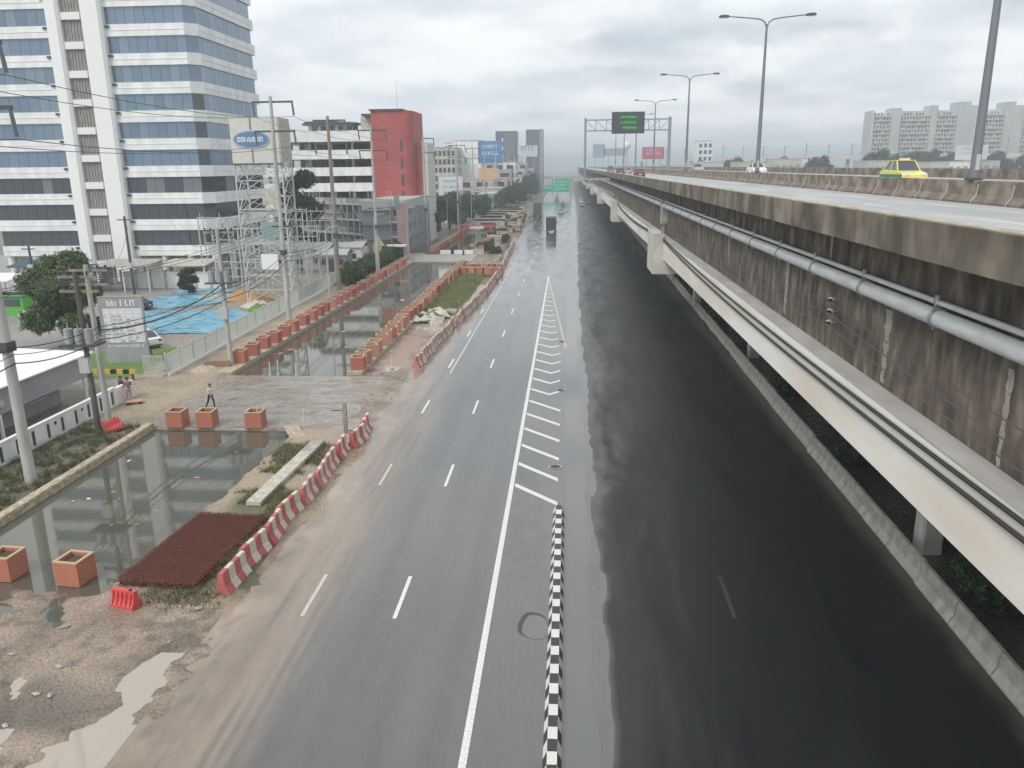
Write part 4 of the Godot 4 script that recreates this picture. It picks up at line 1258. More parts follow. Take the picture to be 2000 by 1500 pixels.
func left_foreground() -> void:
	# perimeter wall with upright slots and small square holes
	var w := thing("perimeter_wall", "white garden wall with upright slots and small square holes", "wall")
	var wx := -31.0
	var z := -31.0
	var base := 0.28
	var top := 1.5
	var k := 0
	while z > -49.5:
		part(w, "panel", MB.new().span(wx, wx + 0.18, base, top, z, z - 1.08).done(), M.white_wall)
		part(w, "slot_rail", MB.new().span(wx, wx + 0.18, base, base + 0.16, z - 1.083, z - 1.377).span(wx, wx + 0.18, top - 0.16, top, z - 1.083, z - 1.377).done(), M.white_wall)
		part(w, "slot_grille", MB.new().span(wx + 0.1, wx + 0.14, base + 0.163, top - 0.163, z - 1.083, z - 1.377).done(), M.dark_metal)  # dark panel added so the slots look shaded inside
		if k % 2 == 1:
			part(w, "square_vent", MB.new().span(wx + 0.182, wx + 0.2, top - 0.42, top - 0.22, z - 0.42, z - 0.62).done(), M.dark_glass)
		z -= 1.38
		k += 1
	part(w, "coping", MB.new().span(wx - 0.04, wx + 0.22, top + 0.003, top + 0.09, -31, z - 0.3).done(), M.white)
	part(w, "end_panel", MB.new().span(wx - 0.02, wx + 0.25, base, top - 0.02, z - 0.003, z - 2.6).done(), M.white_wall)
	part(w, "footing", MB.new().span(wx - 0.1, wx + 0.3, 0.05, base - 0.003, -31, z - 2.6).done(), M.concrete)
	# low gatehouse with a white metal roof
	var gh := thing("gatehouse", "low grey building with a white metal roof behind the slotted wall", "building")
	part(gh, "roof", MB.new().prism(PackedVector2Array([Vector2(-44.0, 4.05), Vector2(-33.2, 3.6), Vector2(-33.2, 3.52), Vector2(-44.0, 3.97)]), Vector3(0, 0, -33.0), Vector3.RIGHT, Vector3.UP, Vector3(0, 0, -19.6)).done(), M.white)
	for i in 14:
		part(gh, "roof_rib", MB.new().bar(Vector3(-43.9, 4.075, -33.6 - 1.4 * i), Vector3(-33.3, 3.63, -33.6 - 1.4 * i), 0.06, 0.05).done(), M.white)
	part(gh, "fascia", MB.new().span(-33.7, -33.5, 1.95, 3.5, -33.2, -52.3).done(), M.grey_wall)
	part(gh, "fascia", MB.new().span(-43.8, -33.71, 2.2, 3.5, -52.1, -52.3).done(), M.grey_wall)
	part(gh, "wall", MB.new().span(-43.6, -35.2, 0.27, 3.45, -33.3, -51.2).done(), M.grey_wall)
	for zz in [-38.0, -41.5, -48.0]:
		var win := part(gh, "window", MB.new().span(-35.2, -35.14, 1.2, 2.0, zz, zz - 1.6).done(), M.dark_glass)
		part(win, "frame", MB.new().span(-35.2, -35.1, 1.12, 1.2, zz + 0.05, zz - 1.65).done(), M.white)
	part(gh, "vent", MB.new().cyl(Vector3(-33.5, 2.6, -43.2), Vector3(-33.42, 2.6, -43.2), 0.25, 0.25, 12).done(), M.pale_concrete)
	for zz in [-34.2, -43.0, -51.6]:
		part(gh, "post", MB.new().span(-33.68, -33.52, 0.27, 1.95, zz, zz - 0.16).done(), M.white)
	# yellow and black gate barrier
	var gb := thing("gate_arm", "yellow and black striped gate barrier in front of the lawn", "gate", Vector3(-37.4, 0.27, -57.1))
	for i in 9:
		part(gb, "stripe", MB.new().span(0.5 * i, 0.5 * i + 0.497, 0.55, 0.9, -0.08, 0.08).done(), flat(0.62, 0.40, 0.05, 0.6) if i % 2 == 0 else M.black)
	for x in [0.3, 4.2]:
		part(gb, "post", MB.new().span(x - 0.08, x + 0.08, 0, 0.549, -0.06, 0.06).done(), M.dark_metal)
	# pale green steel fence along the pavement
	var fe := thing("steel_fence", "pale green upright-bar fence along the pavement beside the long pond", "fence")
	var picket := MB.new().span(-0.025, 0.025, 0.12, 1.75, -0.02, 0.02).done()
	var a := Vector3(-31.2, 0.28, -58.5)
	var b := Vector3(-32.4, 0.28, -117.0)
	var n := 392
	var rest := MB.new()
	for i in n:
		var p := a.lerp(b, i / float(n))
		if i < 250:
			part(fe, "picket", picket, M.fence, p)
		else:
			rest.span(p.x - 0.025, p.x + 0.025, p.y + 0.12, p.y + 1.75, p.z - 0.02, p.z + 0.02)
	var rp := part(fe, "far_pickets", rest.done(), M.fence)
	rp.set_meta("kind", "stuff")
	for i in 25:
		var p := a.lerp(b, i / 24.0)
		part(fe, "post", MB.new().span(p.x - 0.05, p.x + 0.05, p.y, p.y + 1.9, p.z - 0.06, p.z + 0.06).done(), M.fence)
	for h in [0.3, 1.6]:
		part(fe, "rail", MB.new().bar(a + Vector3(0.035, h, 0), b + Vector3(0.035, h, 0), 0.03, 0.06).done(), M.fence)
	part(fe, "plinth", MB.new().bar(a + Vector3(0, -0.1, 0), b + Vector3(0, -0.1, 0), 0.4, 0.7).done(), M.white)
	var fe2 := thing("steel_fence", "short return of the pale green fence at the lawn corner", "fence")
	for i in 13:
		part(fe2, "picket", picket, M.fence, Vector3(-32.9 + 0.13 * i, 0.28, -58.3))
	for h in [0.3, 1.6]:
		part(fe2, "rail", MB.new().span(-32.95, -31.26, 0.28 + h - 0.03, 0.28 + h + 0.03, -58.285, -58.255).done(), M.fence)
	part(fe2, "plinth", MB.new().span(-32.95, -31.39, 0.0, 0.4, -58.45, -58.15).done(), M.pale_concrete)
	# notice hoarding with a white timetable
	var hb := thing("notice_board", "grey hoarding with a large white timetable standing on the lawn", "sign", Vector3(-36.75, 0.28, -62.9), 0.12)
	part(hb, "panel", MB.new().span(-1.75, 1.75, 0, 5.55, -0.1, 0.1).done(), M.grey_wall)
	part(hb, "frame", MB.new().span(-1.82, 1.82, 5.55, 5.6, -0.14, 0.14).span(-1.8, -1.753, 0, 5.545, -0.12, 0.12).span(1.753, 1.8, 0, 5.545, -0.12, 0.12).done(), M.concrete)
	var sheet_ := part(hb, "timetable", MB.new().span(-1.5, 1.66, 1.75, 4.6, 0.1, 0.12).done(), flat(0.74, 0.74, 0.77, 0.6))
	var gl := MB.new()
	for i in 6:
		gl.span(-1.5 + 0.61 * i - 0.012, -1.5 + 0.61 * i + 0.012, 1.75, 4.45, 0.12, 0.128)
	for i in 10:
		gl.span(-1.5, 1.55, 1.75 + 0.3 * i - 0.01, 1.75 + 0.3 * i + 0.01, 0.12, 0.127)
	part(sheet_, "ruling", gl.done(), flat(0.34, 0.34, 0.40, 0.7))
	var tx := MB.new()
	for r in 8:
		for c in 5:
			if rng.randf() < 0.75:
				marks(tx, Vector3(-1.44 + 0.61 * c, 1.83 + 0.3 * r, 0.125), Vector3.RIGHT, rng.randf_range(0.2, 0.5), 0.11, r * 7 + c)
	part(sheet_, "entries", tx.done(), flat(0.30, 0.30, 0.38, 0.7))
	var hd := MB.new()
	marks(hd, Vector3(-1.05, 4.8, 0.1), Vector3.RIGHT, 0.85, 0.5, 5, 0.15)
	marks(hd, Vector3(0.0, 4.8, 0.1), Vector3.RIGHT, 1.1, 0.5, 6, 0.15)
	part(hb, "heading", hd.done(), M.white)
	var ft := MB.new()
	marks(ft, Vector3(-1.4, 1.35, 0.1), Vector3.RIGHT, 2.9, 0.2, 8)
	part(hb, "small_print", ft.done(), M.white)
	for x in [-1.4, 1.4]:
		part(hb, "stay", MB.new().bar(Vector3(x, 4.0, -0.1), Vector3(x, 0, -1.6), 0.08).done(), M.dark_metal)
	# blue tarpaulins spread over the yard
	var tarps := [[[-46.5, -73.8], [-33.2, -75.4], [-33.6, -84.0], [-37.6, -88.4], [-50.6, -87.0]], [[-53.0, -90.0], [-46.6, -88.9], [-40.6, -94.0], [-41.5, -101.0], [-52.0, -98.0]], [[-56.5, -80.5], [-48.6, -79.0], [-49.0, -83.0], [-56.0, -84.0]], [[-47.0, -77.5], [-45.6, -77.3], [-45.8, -80.5], [-47.4, -80.0]], [[-42.5, -102.0], [-50.5, -99.0], [-52.5, -103.0], [-47.0, -105.0]]]
	var tl := ["largest blue tarpaulin spread on the yard nearest the fence", "blue tarpaulin in the middle of the yard behind the largest one", "blue tarpaulin showing under the leafy tree on its left", "small blue tarpaulin strip right of the tree trunk", "farthest blue tarpaulin near the white office tower"]
	for i in tarps.size():
		solo("tarpaulin", tarp_mesh(tarps[i]), M.tarp, tl[i], "tarpaulin", Vector3.ZERO, 0.0, "blue tarpaulins in the yard")
	# heaps of earth and rubble
	var heaps := [[-40.4, -96.5, 2.6, 1.1, M.heap_orange, "orange earth heap below the lattice sign tower"], [-37.6, -95.0, 1.8, 0.8, M.heap_orange, "small orange earth heap right of the larger one"], [-35.2, -88.5, 1.6, 0.7, M.lawn, "grassy green mound by the fence"], [-36.6, -91.5, 2.0, 0.6, M.pale_concrete, "pale rubble heap between the earth heaps and the fence"], [-29.2, -60.6, 1.3, 0.35, M.bank, "low sandy rubble heap at the driveway corner"], [-44.6, -96.8, 1.8, 0.6, M.concrete, "grey rubble heap left of the orange earth"]]
	for h in heaps:
		solo("earth_heap", heap_mesh(h[2], h[3]), h[4], h[5], "heap", Vector3(h[0], 0.27, h[1]))
	var dk := thing("timber_pile", "dark timber boards stacked on the driveway corner", "timber", Vector3(-28.6, 0.34, -61.4), 0.2)
	for i in 5:
		part(dk, "plank", MB.new().span(-1.1 + 0.1 * i, 1.2, 0.09 * i, 0.09 * i + 0.085, -0.4 + 0.06 * i, 0.1 - 0.04 * i).done(), M.wood)
	# white boundary wall with lean-to roofs at the foot of the office tower
	var bw := thing("boundary_wall", "low white wall in front of the office tower", "wall", Vector3(0, 0.27, -105.6))
	for i in 7:
		part(bw, "panel", MB.new().span(-61.0 + 2.1 * i, -58.93 + 2.1 * i, 0, 2.3, -0.15, 0.15).done(), M.white_wall)
		part(bw, "pillar", MB.new().span(-61.1 + 2.1 * i, -60.85 + 2.1 * i, 0, 2.5, -0.25, 0.25).done(), M.pale_concrete)
	var cn := [[-69.5, -61.0, 3.2, -102.5, flat(0.045, 0.06, 0.11, 0.6), "navy blue canopy in front of the office tower"], [-62.5, -55.0, 3.7, -104.0, M.concrete, "grey sheet canopy behind the low white wall"], [-55.2, -48.6, 3.4, -106.8, M.pale_concrete, "long pale canopy at the right foot of the office tower"], [-77.0, -70.3, 2.6, -98.0, M.white, "flat white canopy left of the leafy tree"], [-75.0, -66.0, 3.6, -104.6, flat(0.05, 0.085, 0.15, 0.6), "dark blue awning behind the tree top"]]
	for c in cn:
		var t := thing("canopy", c[5], "canopy", Vector3(0, 0.27, c[3]))
		part(t, "roof", MB.new().prism(PackedVector2Array([Vector2(-2.2, -0.35), Vector2(2.2, 0.15), Vector2(2.2, 0.27), Vector2(-2.2, -0.2)]), Vector3(c[0], c[2], 0), Vector3.FORWARD, Vector3.UP, Vector3(c[1] - c[0], 0, 0)).done(), c[4])
		for x in [c[0] + 0.3, (c[0] + c[1]) / 2, c[1] - 0.3]:
			for zz in [1.9, -1.9]:
				part(t, "post", MB.new().span(x - 0.06, x + 0.06, 0, c[2] - 0.3, zz - 0.06, zz + 0.06).done(), M.white)
	# small bright green kiosk at the far left
	var ki := thing("green_kiosk", "bright green kiosk behind the leafy tree at the left edge", "kiosk", Vector3(-62.5, 0.27, -86.0))
	part(ki, "body", MB.new().span(-1.6, 1.6, 0, 2.2, -1.2, 1.2).done(), flat(0.10, 0.42, 0.06, 0.6))
	part(ki, "roof", MB.new().span(-1.9, 1.9, 2.2, 2.35, -1.5, 1.5).done(), flat(0.16, 0.36, 0.14, 0.6))
	part(ki, "counter", MB.new().span(-1.3, 1.3, 1.0, 1.8, 1.2, 1.23).done(), M.dark_glass)
	# site huts between the fence and the mall
	var huts := [[-42.5, -128.0, 9.0, 3.2, 6.0, M.white_wall, "long white site hut behind the fence"], [-36.6, -124.5, 4.5, 2.6, 4.0, M.grey_wall, "small grey site hut at the far end of the fence"], [-50.5, -120.0, 6.0, 3.0, 5.0, M.pale_concrete, "pale site hut under the lattice sign tower"], [-37.5, -133.5, 7.0, 2.9, 5.0, M.white_wall, "white site hut beside the hedge"]]
	for h in huts:
		var t := thing("site_hut", h[6], "hut", Vector3(h[0], 0.27, h[1]))
		part(t, "wall", MB.new().span(-h[2] / 2, h[2] / 2, 0, h[3], -h[4] / 2, h[4] / 2).done(), h[5])
		part(t, "roof", MB.new().prism(PackedVector2Array([Vector2(-h[4] / 2 - 0.3, h[3]), Vector2(0, h[3] + 0.7), Vector2(h[4] / 2 + 0.3, h[3]), Vector2(h[4] / 2 + 0.3, h[3] + 0.1), Vector2(0, h[3] + 0.82), Vector2(-h[4] / 2 - 0.3, h[3] + 0.1)]), Vector3(-h[2] / 2 - 0.3, 0, 0), Vector3.BACK, Vector3.UP, Vector3(h[2] + 0.6, 0, 0)).done(), M.steel_pale)
		part(t, "door", MB.new().span(-0.45, 0.45, 0, 2.0, h[4] / 2, h[4] / 2 + 0.04).done(), M.dark_metal)
		for x in [-h[2] * 0.32, h[2] * 0.3]:
			part(t, "window", MB.new().span(x - 0.5, x + 0.5, 1.1, 2.0, h[4] / 2, h[4] / 2 + 0.03).done(), M.dark_glass)

func tarp_mesh(poly: Array) -> ArrayMesh:
	var p := PackedVector2Array()
	var lo := Vector2(1e9, 1e9)
	var hi := -lo
	for q in poly:
		p.append(Vector2(q[0], q[1]))
		lo = lo.min(p[-1])
		hi = hi.max(p[-1])
	var m := MB.new()
	m.g = 1
	m.st.set_smooth_group(1)
	var s := 0.45
	var f := func(x: float, z: float) -> Vector3: return Vector3(x, 0.34 + 0.05 * n2.get_noise_2d(x * 0.9, z * 2.2) + 0.03 * n1.get_noise_2d(x * 2.0, z * 5.0), z)
	var x := lo.x
	while x < hi.x:
		var z := lo.y
		while z < hi.y:
			if Geometry2D.is_point_in_polygon(Vector2(x + s / 2 + 0.3 * n1.get_noise_2d(z * 3.0, x), z + s / 2), p):
				m.quad(f.call(x, z), f.call(x + s, z), f.call(x + s, z + s), f.call(x, z + s))
			z += s
		x += s
	return m.done()

func heap_mesh(r: float, h: float) -> ArrayMesh:
	var m := MB.new()
	m.st.set_smooth_group(1)
	var n := 22
	var rings := 7
	var f := func(i: int, k: int) -> Vector3:
		var t := i / float(rings)
		var a := TAU * (k % n) / n
		var rr := r * t * (1.0 + 0.25 * n1.get_noise_2d(cos(a) * 6 + r * 9.0, sin(a) * 6))
		return Vector3(rr * cos(a), h * pow(cos(t * PI / 2), 1.2) * (1.0 + 0.4 * n2.get_noise_2d(rr * cos(a) * 1.5, rr * sin(a) * 1.5)) - 0.05 * t, rr * sin(a))
	for i in rings:
		for k in n:
			if i > 0:
				m.tri(f.call(i, k), f.call(i, k + 1), f.call(i + 1, k + 1))
			m.tri(f.call(i, k), f.call(i + 1, k + 1), f.call(i + 1, k))
	return m.done()

# ---------------------------------------------------------------- poles and wires
func poles_and_wires() -> void:
	# x, z, height, base radius, top radius, kind, label
	var ps := [
		[-27.8, -37.0, 22.0, 0.30, 0.17, 0, "thick pale concrete utility pole at the left edge before the slotted wall"],
		[-28.7, -44.8, 10.2, 0.19, 0.13, 1, "dark utility pole with a transformer by the end of the slotted wall"],
		[-28.9, -46.3, 10.4, 0.20, 0.14, 2, "slim grey utility pole beside the dark transformer pole"],
		[-27.6, -62.2, 11.4, 0.20, 0.14, 1, "utility pole with a transformer at the driveway corner of the fence"],
		[-29.6, -82.2, 22.8, 0.28, 0.16, 0, "tall pale utility pole beside the lattice sign tower"],
		[-30.3, -104.0, 22.2, 0.30, 0.18, 3, "tall brown utility pole at the end of the steel fence"],
		[-28.5, -119.3, 21.6, 0.26, 0.15, 0, "tall pale utility pole before the red stair tower"],
		[-29.4, -167.4, 22.0, 0.28, 0.16, 0, "tall pale utility pole at the far corner of the mall"]]
	for i in 8:
		ps.append([-27.6 - 0.3 * (i % 3), -204.0 - 37.0 * i, 21.5, 0.27, 0.16, 0, "%s tall utility pole of the distant row beyond the mall" % nth(i)])
	for p in ps:
		var t := thing("utility_pole", p[6], "utility pole", Vector3(p[0], 0.0, p[1]), 0.0, "utility poles along the left pavement")
		var mt: Material = M.brown_pole if p[5] == 3 else (M.wet_pole if p[1] == -44.8 else M.pole_concrete)
		part(t, "shaft", MB.new().tube([Vector3(0, -0.3, 0), Vector3(0, p[2], 0)], [p[3], p[4]], 10).done(), mt)
		if p[2] > 15:
			for h in [p[2] - 0.5, p[2] - 3.3]:
				var arm := part(t, "cross_arm", MB.new().span(-2.0, 2.2, h - 0.09, h + 0.09, -0.3, -0.14).done(), M.dark_metal)
				for x in [-1.9, 2.1]:
					part(arm, "insulator", MB.new().tube([Vector3(x, h - 0.09, -0.22), Vector3(x + 0.1, h - 1.3, -0.22)], [0.09, 0.11], 6).done(), M.dark_glass)
			part(t, "lower_arm", MB.new().span(-1.1, 1.1, 10.0, 10.14, -0.34, -0.2).done(), M.dark_metal)
			part(t, "cable_clamp", MB.new().span(-0.25, 0.25, 7.2, 7.7, -0.35, 0.35).done(), M.dark_metal)
		else:
			for h in [p[2] - 0.35, p[2] - 1.2]:
				part(t, "cross_arm", MB.new().span(-1.2, 1.2, h - 0.07, h + 0.07, -0.26, -0.13).done(), M.brown_pole)
			for x in [-1.1, -0.6, 0.6, 1.1]:
				part(t, "insulator", MB.new().tube([Vector3(x, p[2] - 0.28, -0.2), Vector3(x, p[2] - 0.02, -0.2)], [0.05, 0.08], 6).done(), M.dark_glass)
			if p[5] == 1:
				var y: float = p[2] - 4.2
				for x in [-0.62, 0.0, 0.62]:
					var tr := part(t, "transformer", MB.new().tube([Vector3(x, y, 0.5), Vector3(x, y + 0.9, 0.5)], [0.26], 10).done(), M.metal)
					part(tr, "bushing", MB.new().tube([Vector3(x, y + 0.9, 0.5), Vector3(x, y + 1.25, 0.5)], [0.06, 0.03], 6).done(), M.brown_pole)
				part(t, "platform", MB.new().span(-1.1, 1.1, y - 0.12, y - 0.01, -0.35, 0.9).done(), M.dark_metal)
				part(t, "switch_box", MB.new().span(-0.3, 0.3, 4.2, 5.1, 0.15, 0.5).done(), M.steel_pale)
	# conductors: high lines on the tall poles
	var tall := [Vector3(-26.5, 22, 60), Vector3(-26.9, 22, 10)]
	for p in ps:
		if p[2] > 15:
			tall.append(Vector3(p[0], p[2], p[1]))
	for a in [[-1.8, -1.9, "outer top"], [2.2, -1.9, "inner top"], [-1.8, -4.7, "outer second"], [2.2, -4.7, "inner second"]]:
		var pts := []
		for q in tall:
			pts.append(q + Vector3(a[0], a[1], -0.22))
		solo("power_line", wire_mesh(pts, 0.45, 0.022), M.wire, "%s power line between the tall utility poles" % a[2], "wire")
	for a in [[-1.0, "left"], [0.0, "middle"], [1.0, "right"]]:
		var pts := []
		for q in tall:
			pts.append(Vector3(q.x + a[0], 10.15, q.z - 0.27))
		solo("power_line", wire_mesh(pts, 0.5, 0.02), M.wire, "%s wire of the middle level on the utility poles" % a[1], "wire")
	# telephone bundle on every pole
	var low := [Vector3(-26.6, 7.4, 20)]
	for p in ps:
		low.append(Vector3(p[0] + p[3], 7.4 if p[2] > 15 else 6.6, p[1]))
	for a in [[0.0, 0.028, "upper"], [-0.35, 0.02, "middle"], [-0.8, 0.032, "lower"]]:
		var pts := []
		for q in low:
			pts.append(q + Vector3(0, a[0], 0))
		solo("telephone_cable", wire_mesh(pts, 0.7 + a[0] * -0.3, a[1]), M.cable, "%s black telephone cable sagging along the left pavement" % a[2], "cable")
	# service drops to the compound
	solo("service_wire", wire_mesh([Vector3(-28.7, 9.6, -44.8), Vector3(-56.0, 9.0, -100.0)], 1.0, 0.02), M.wire, "thin service wire from the dark pole towards the office tower", "wire")
	solo("service_wire", wire_mesh([Vector3(-27.6, 10.6, -62.2), Vector3(-52.0, 9.0, -104.0)], 1.0, 0.02), M.wire, "thin service wire from the fence corner pole towards the office tower", "wire")
	solo("service_wire", wire_mesh([Vector3(-27.6, 7.0, -62.2), Vector3(-28.8, 6.4, -46.3)], 1.5, 0.045), M.cable, "thick dark cable sagging between the two transformer poles", "cable")
	# two short poles inside the compound
	for q in [[-56.6, -100.5, 10.0, "dark pole standing against the right half of the office tower"], [-69.0, -99.0, 6.5, "dark pole standing behind the crown of the leafy tree"]]:
		var t := thing("utility_pole", q[3], "utility pole", Vector3(q[0], 0.25, q[1]), 0.0, "poles inside the compound")
		part(t, "shaft", MB.new().tube([Vector3.ZERO, Vector3(0, q[2], 0)], [0.2, 0.14], 8).done(), M.dark_metal)
		part(t, "cross_arm", MB.new().span(-0.9, 0.9, q[2] - 0.5, q[2] - 0.36, 0.12, 0.25).done(), M.dark_metal)
		part(t, "meter_box", MB.new().span(-0.3, 0.35, 3.4, 4.1, 0.12, 0.5).done(), M.steel_pale)
	# slim street lamps on the left pavement
	for i in 14:
		var z := -92.0 - 24.0 * i
		var t := thing("pavement_lamp", "%s slim lamp post on the left pavement" % nth(i), "street lamp", Vector3(-28.0, 0.3, z), 0.0, "slim lamps on the left pavement")
		part(t, "post", MB.new().tube([Vector3.ZERO, Vector3(0, 8.6, 0)], [0.09, 0.055], 8).done(), M.steel_pale)
		part(t, "arm", MB.new().tube([Vector3(0, 8.5, 0), Vector3(0.5, 9.0, 0), Vector3(1.7, 9.2, 0)], [0.05, 0.04], 6).done(), M.steel_pale)
		part(t, "lamp_head", MB.new().span(1.6, 2.3, 9.13, 9.28, -0.13, 0.13).done(), M.dark_metal)

# ---------------------------------------------------------------- white office tower
func pane_mix(g: Material) -> Material:
	if g != M.glass:
		return M.blind if rng.randf() < 0.12 else g
	return [M.glass, M.glass, M.glass, M.glass_b, M.glass_b, M.glass_c][rng.randi() % 6]

func office_tower() -> void:
	var t := thing("office_tower", "white office tower with long ribbon windows and a louvred centre strip", "building", Vector3(0, 0.25, -109.0))
	var F := 3.57
	var rows := 11
	var xl := -79.8
	var xr := -48.6
	var D := -21.0
	part(t, "core", MB.new().span(xl + 0.4, xr - 1.7, 0.1, 43.5, -0.9, D + 0.3).done(), M.concrete)
	var ch := 1.3
	# spandrel bands: a plan polygon with cut corners, stacked between the window ribbons
	var plan := PackedVector2Array([Vector2(xl, 0), Vector2(xr - ch, 0), Vector2(xr, -ch), Vector2(xr, D), Vector2(xl, D)])
	for i in rows + 1:
		var y0 := 4.1 if i == 0 else 7.6 + F * (i - 1)
		var y1 := 5.5 + F * i if i < rows else 7.6 + F * (rows - 1) + 2.6
		part(t, "spandrel", MB.new().prism(plan, Vector3(0, y0, 0), Vector3.RIGHT, Vector3.BACK, Vector3(0, y1 - y0, 0)).done(), M.white_wall)
		if y1 - y0 > 1.2:
			part(t, "band_ledge", MB.new().span(xl + 0.1, -68.35, y0 + 0.72, y0 + 0.8, 0.002, 0.05).done(), M.white)
			part(t, "band_ledge", MB.new().span(-60.25, xr - ch, y0 + 0.72, y0 + 0.8, 0.002, 0.05).done(), M.white)
			part(t, "band_ledge", MB.new().span(xr + 0.002, xr + 0.05, y0 + 0.72, y0 + 0.8, -ch, D + 0.3).done(), M.white)
	# panes set back between the bands
	var pl := MB.new().span(0.02, 1.40, 0, 2.098, 0, 0.05).done()
	var pl2 := MB.new().span(0.02, 1.285, 0, 2.098, 0, 0.05).done()
	var ps := MB.new().span(0, 0.05, 0, 2.098, -1.44, -0.02).done()
	var pc := MB.new().bar(Vector3(0, 1.049, 0), Vector3(1.16, 1.049, -1.16), 0.05, 2.098).done()
	for i in rows:
		var y := 5.501 + F * i
		var gm: Material = M.glass if i > 2 else M.dark_glass  # lower rows get darker glass to paint in their dark reflections
		for k in 8:
			part(t, "pane", pl, pane_mix(gm), Vector3(xl + 0.1 + 1.42 * k, y, -0.28))
			part(t, "pane", pl2, pane_mix(gm), Vector3(-60.35 + 1.305 * k, y, -0.28))
		part(t, "corner_pane", pc, M.dark_glass if i in [0, 1, 2, 3, 4, 5] else gm, Vector3(xr - ch - 0.15, y, -0.25))
		for k in 13:
			part(t, "side_pane", ps, pane_mix(gm), Vector3(xr - 0.3, y, -ch - 0.1 - 1.46 * k))
		for x in [-68.6, -60.2]:
			part(t, "drain_box", MB.new().span(x - 0.3, x + 0.3, y - 0.42, y - 0.14, 0.003, 0.2).done(), M.dark_metal)
	# two tapering fins with the louvred stair strip between them
	for s in [[-68.3, -66.1], [-63.5, -60.45]]:
		var m := MB.new()
		m.prism(PackedVector2Array([Vector2(s[0], -0.6), Vector2(s[0] + 0.25, 0.55), Vector2(s[1] - 0.35, 0.9), Vector2(s[1], 0.6), Vector2(s[1], -0.6)]), Vector3(0, 0.6, 0), Vector3.RIGHT, Vector3.BACK, Vector3(0, 44.5, 0))
		part(t, "fin", m.done(), M.white)
	for i in rows + 1:
		var y := 3.0 + F * i
		part(t, "strip_band", MB.new().span(-66.095, -63.505, y - 0.45, y + 0.45, 0.003, 0.45).done(), M.white)
		part(t, "louvre_screen", MB.new().span(-66.095, -63.505, y + 0.452, y + F - 0.452, 0.003, 0.12).done(), M.louver)
		for k in 6:
			part(t, "louvre_blade", MB.new().span(-65.9 + 0.42 * k, -65.82 + 0.42 * k, y + 0.46, y + F - 0.46, 0.122, 0.22).done(), M.louver)
	# open ground storey
	part(t, "ground_wall", MB.new().span(xl + 1.0, xr - 1.0, 0, 4.1, -3.5, D + 0.4).done(), M.dim_in)
	for x in [-79.2, -75.5, -71.5, -60.4, -56.5, -52.8, -49.2]:
		part(t, "column", MB.new().cyl(Vector3(x, 0, -0.6), Vector3(x, 4.1, -0.6), 0.45, 0.45, 12).done(), M.white)
	for k in 3:
		part(t, "side_column", MB.new().cyl(Vector3(xr - 0.6, 0, -6.0 - 6.0 * k), Vector3(xr - 0.6, 4.1, -6.0 - 6.0 * k), 0.45, 0.45, 12).done(), M.white)
	for k in 6:
		part(t, "shopfront", MB.new().span(-78.0 + 4.9 * k, -74.0 + 4.9 * k, 0.3, 3.3, -3.5, -3.44).done(), M.dark_glass)

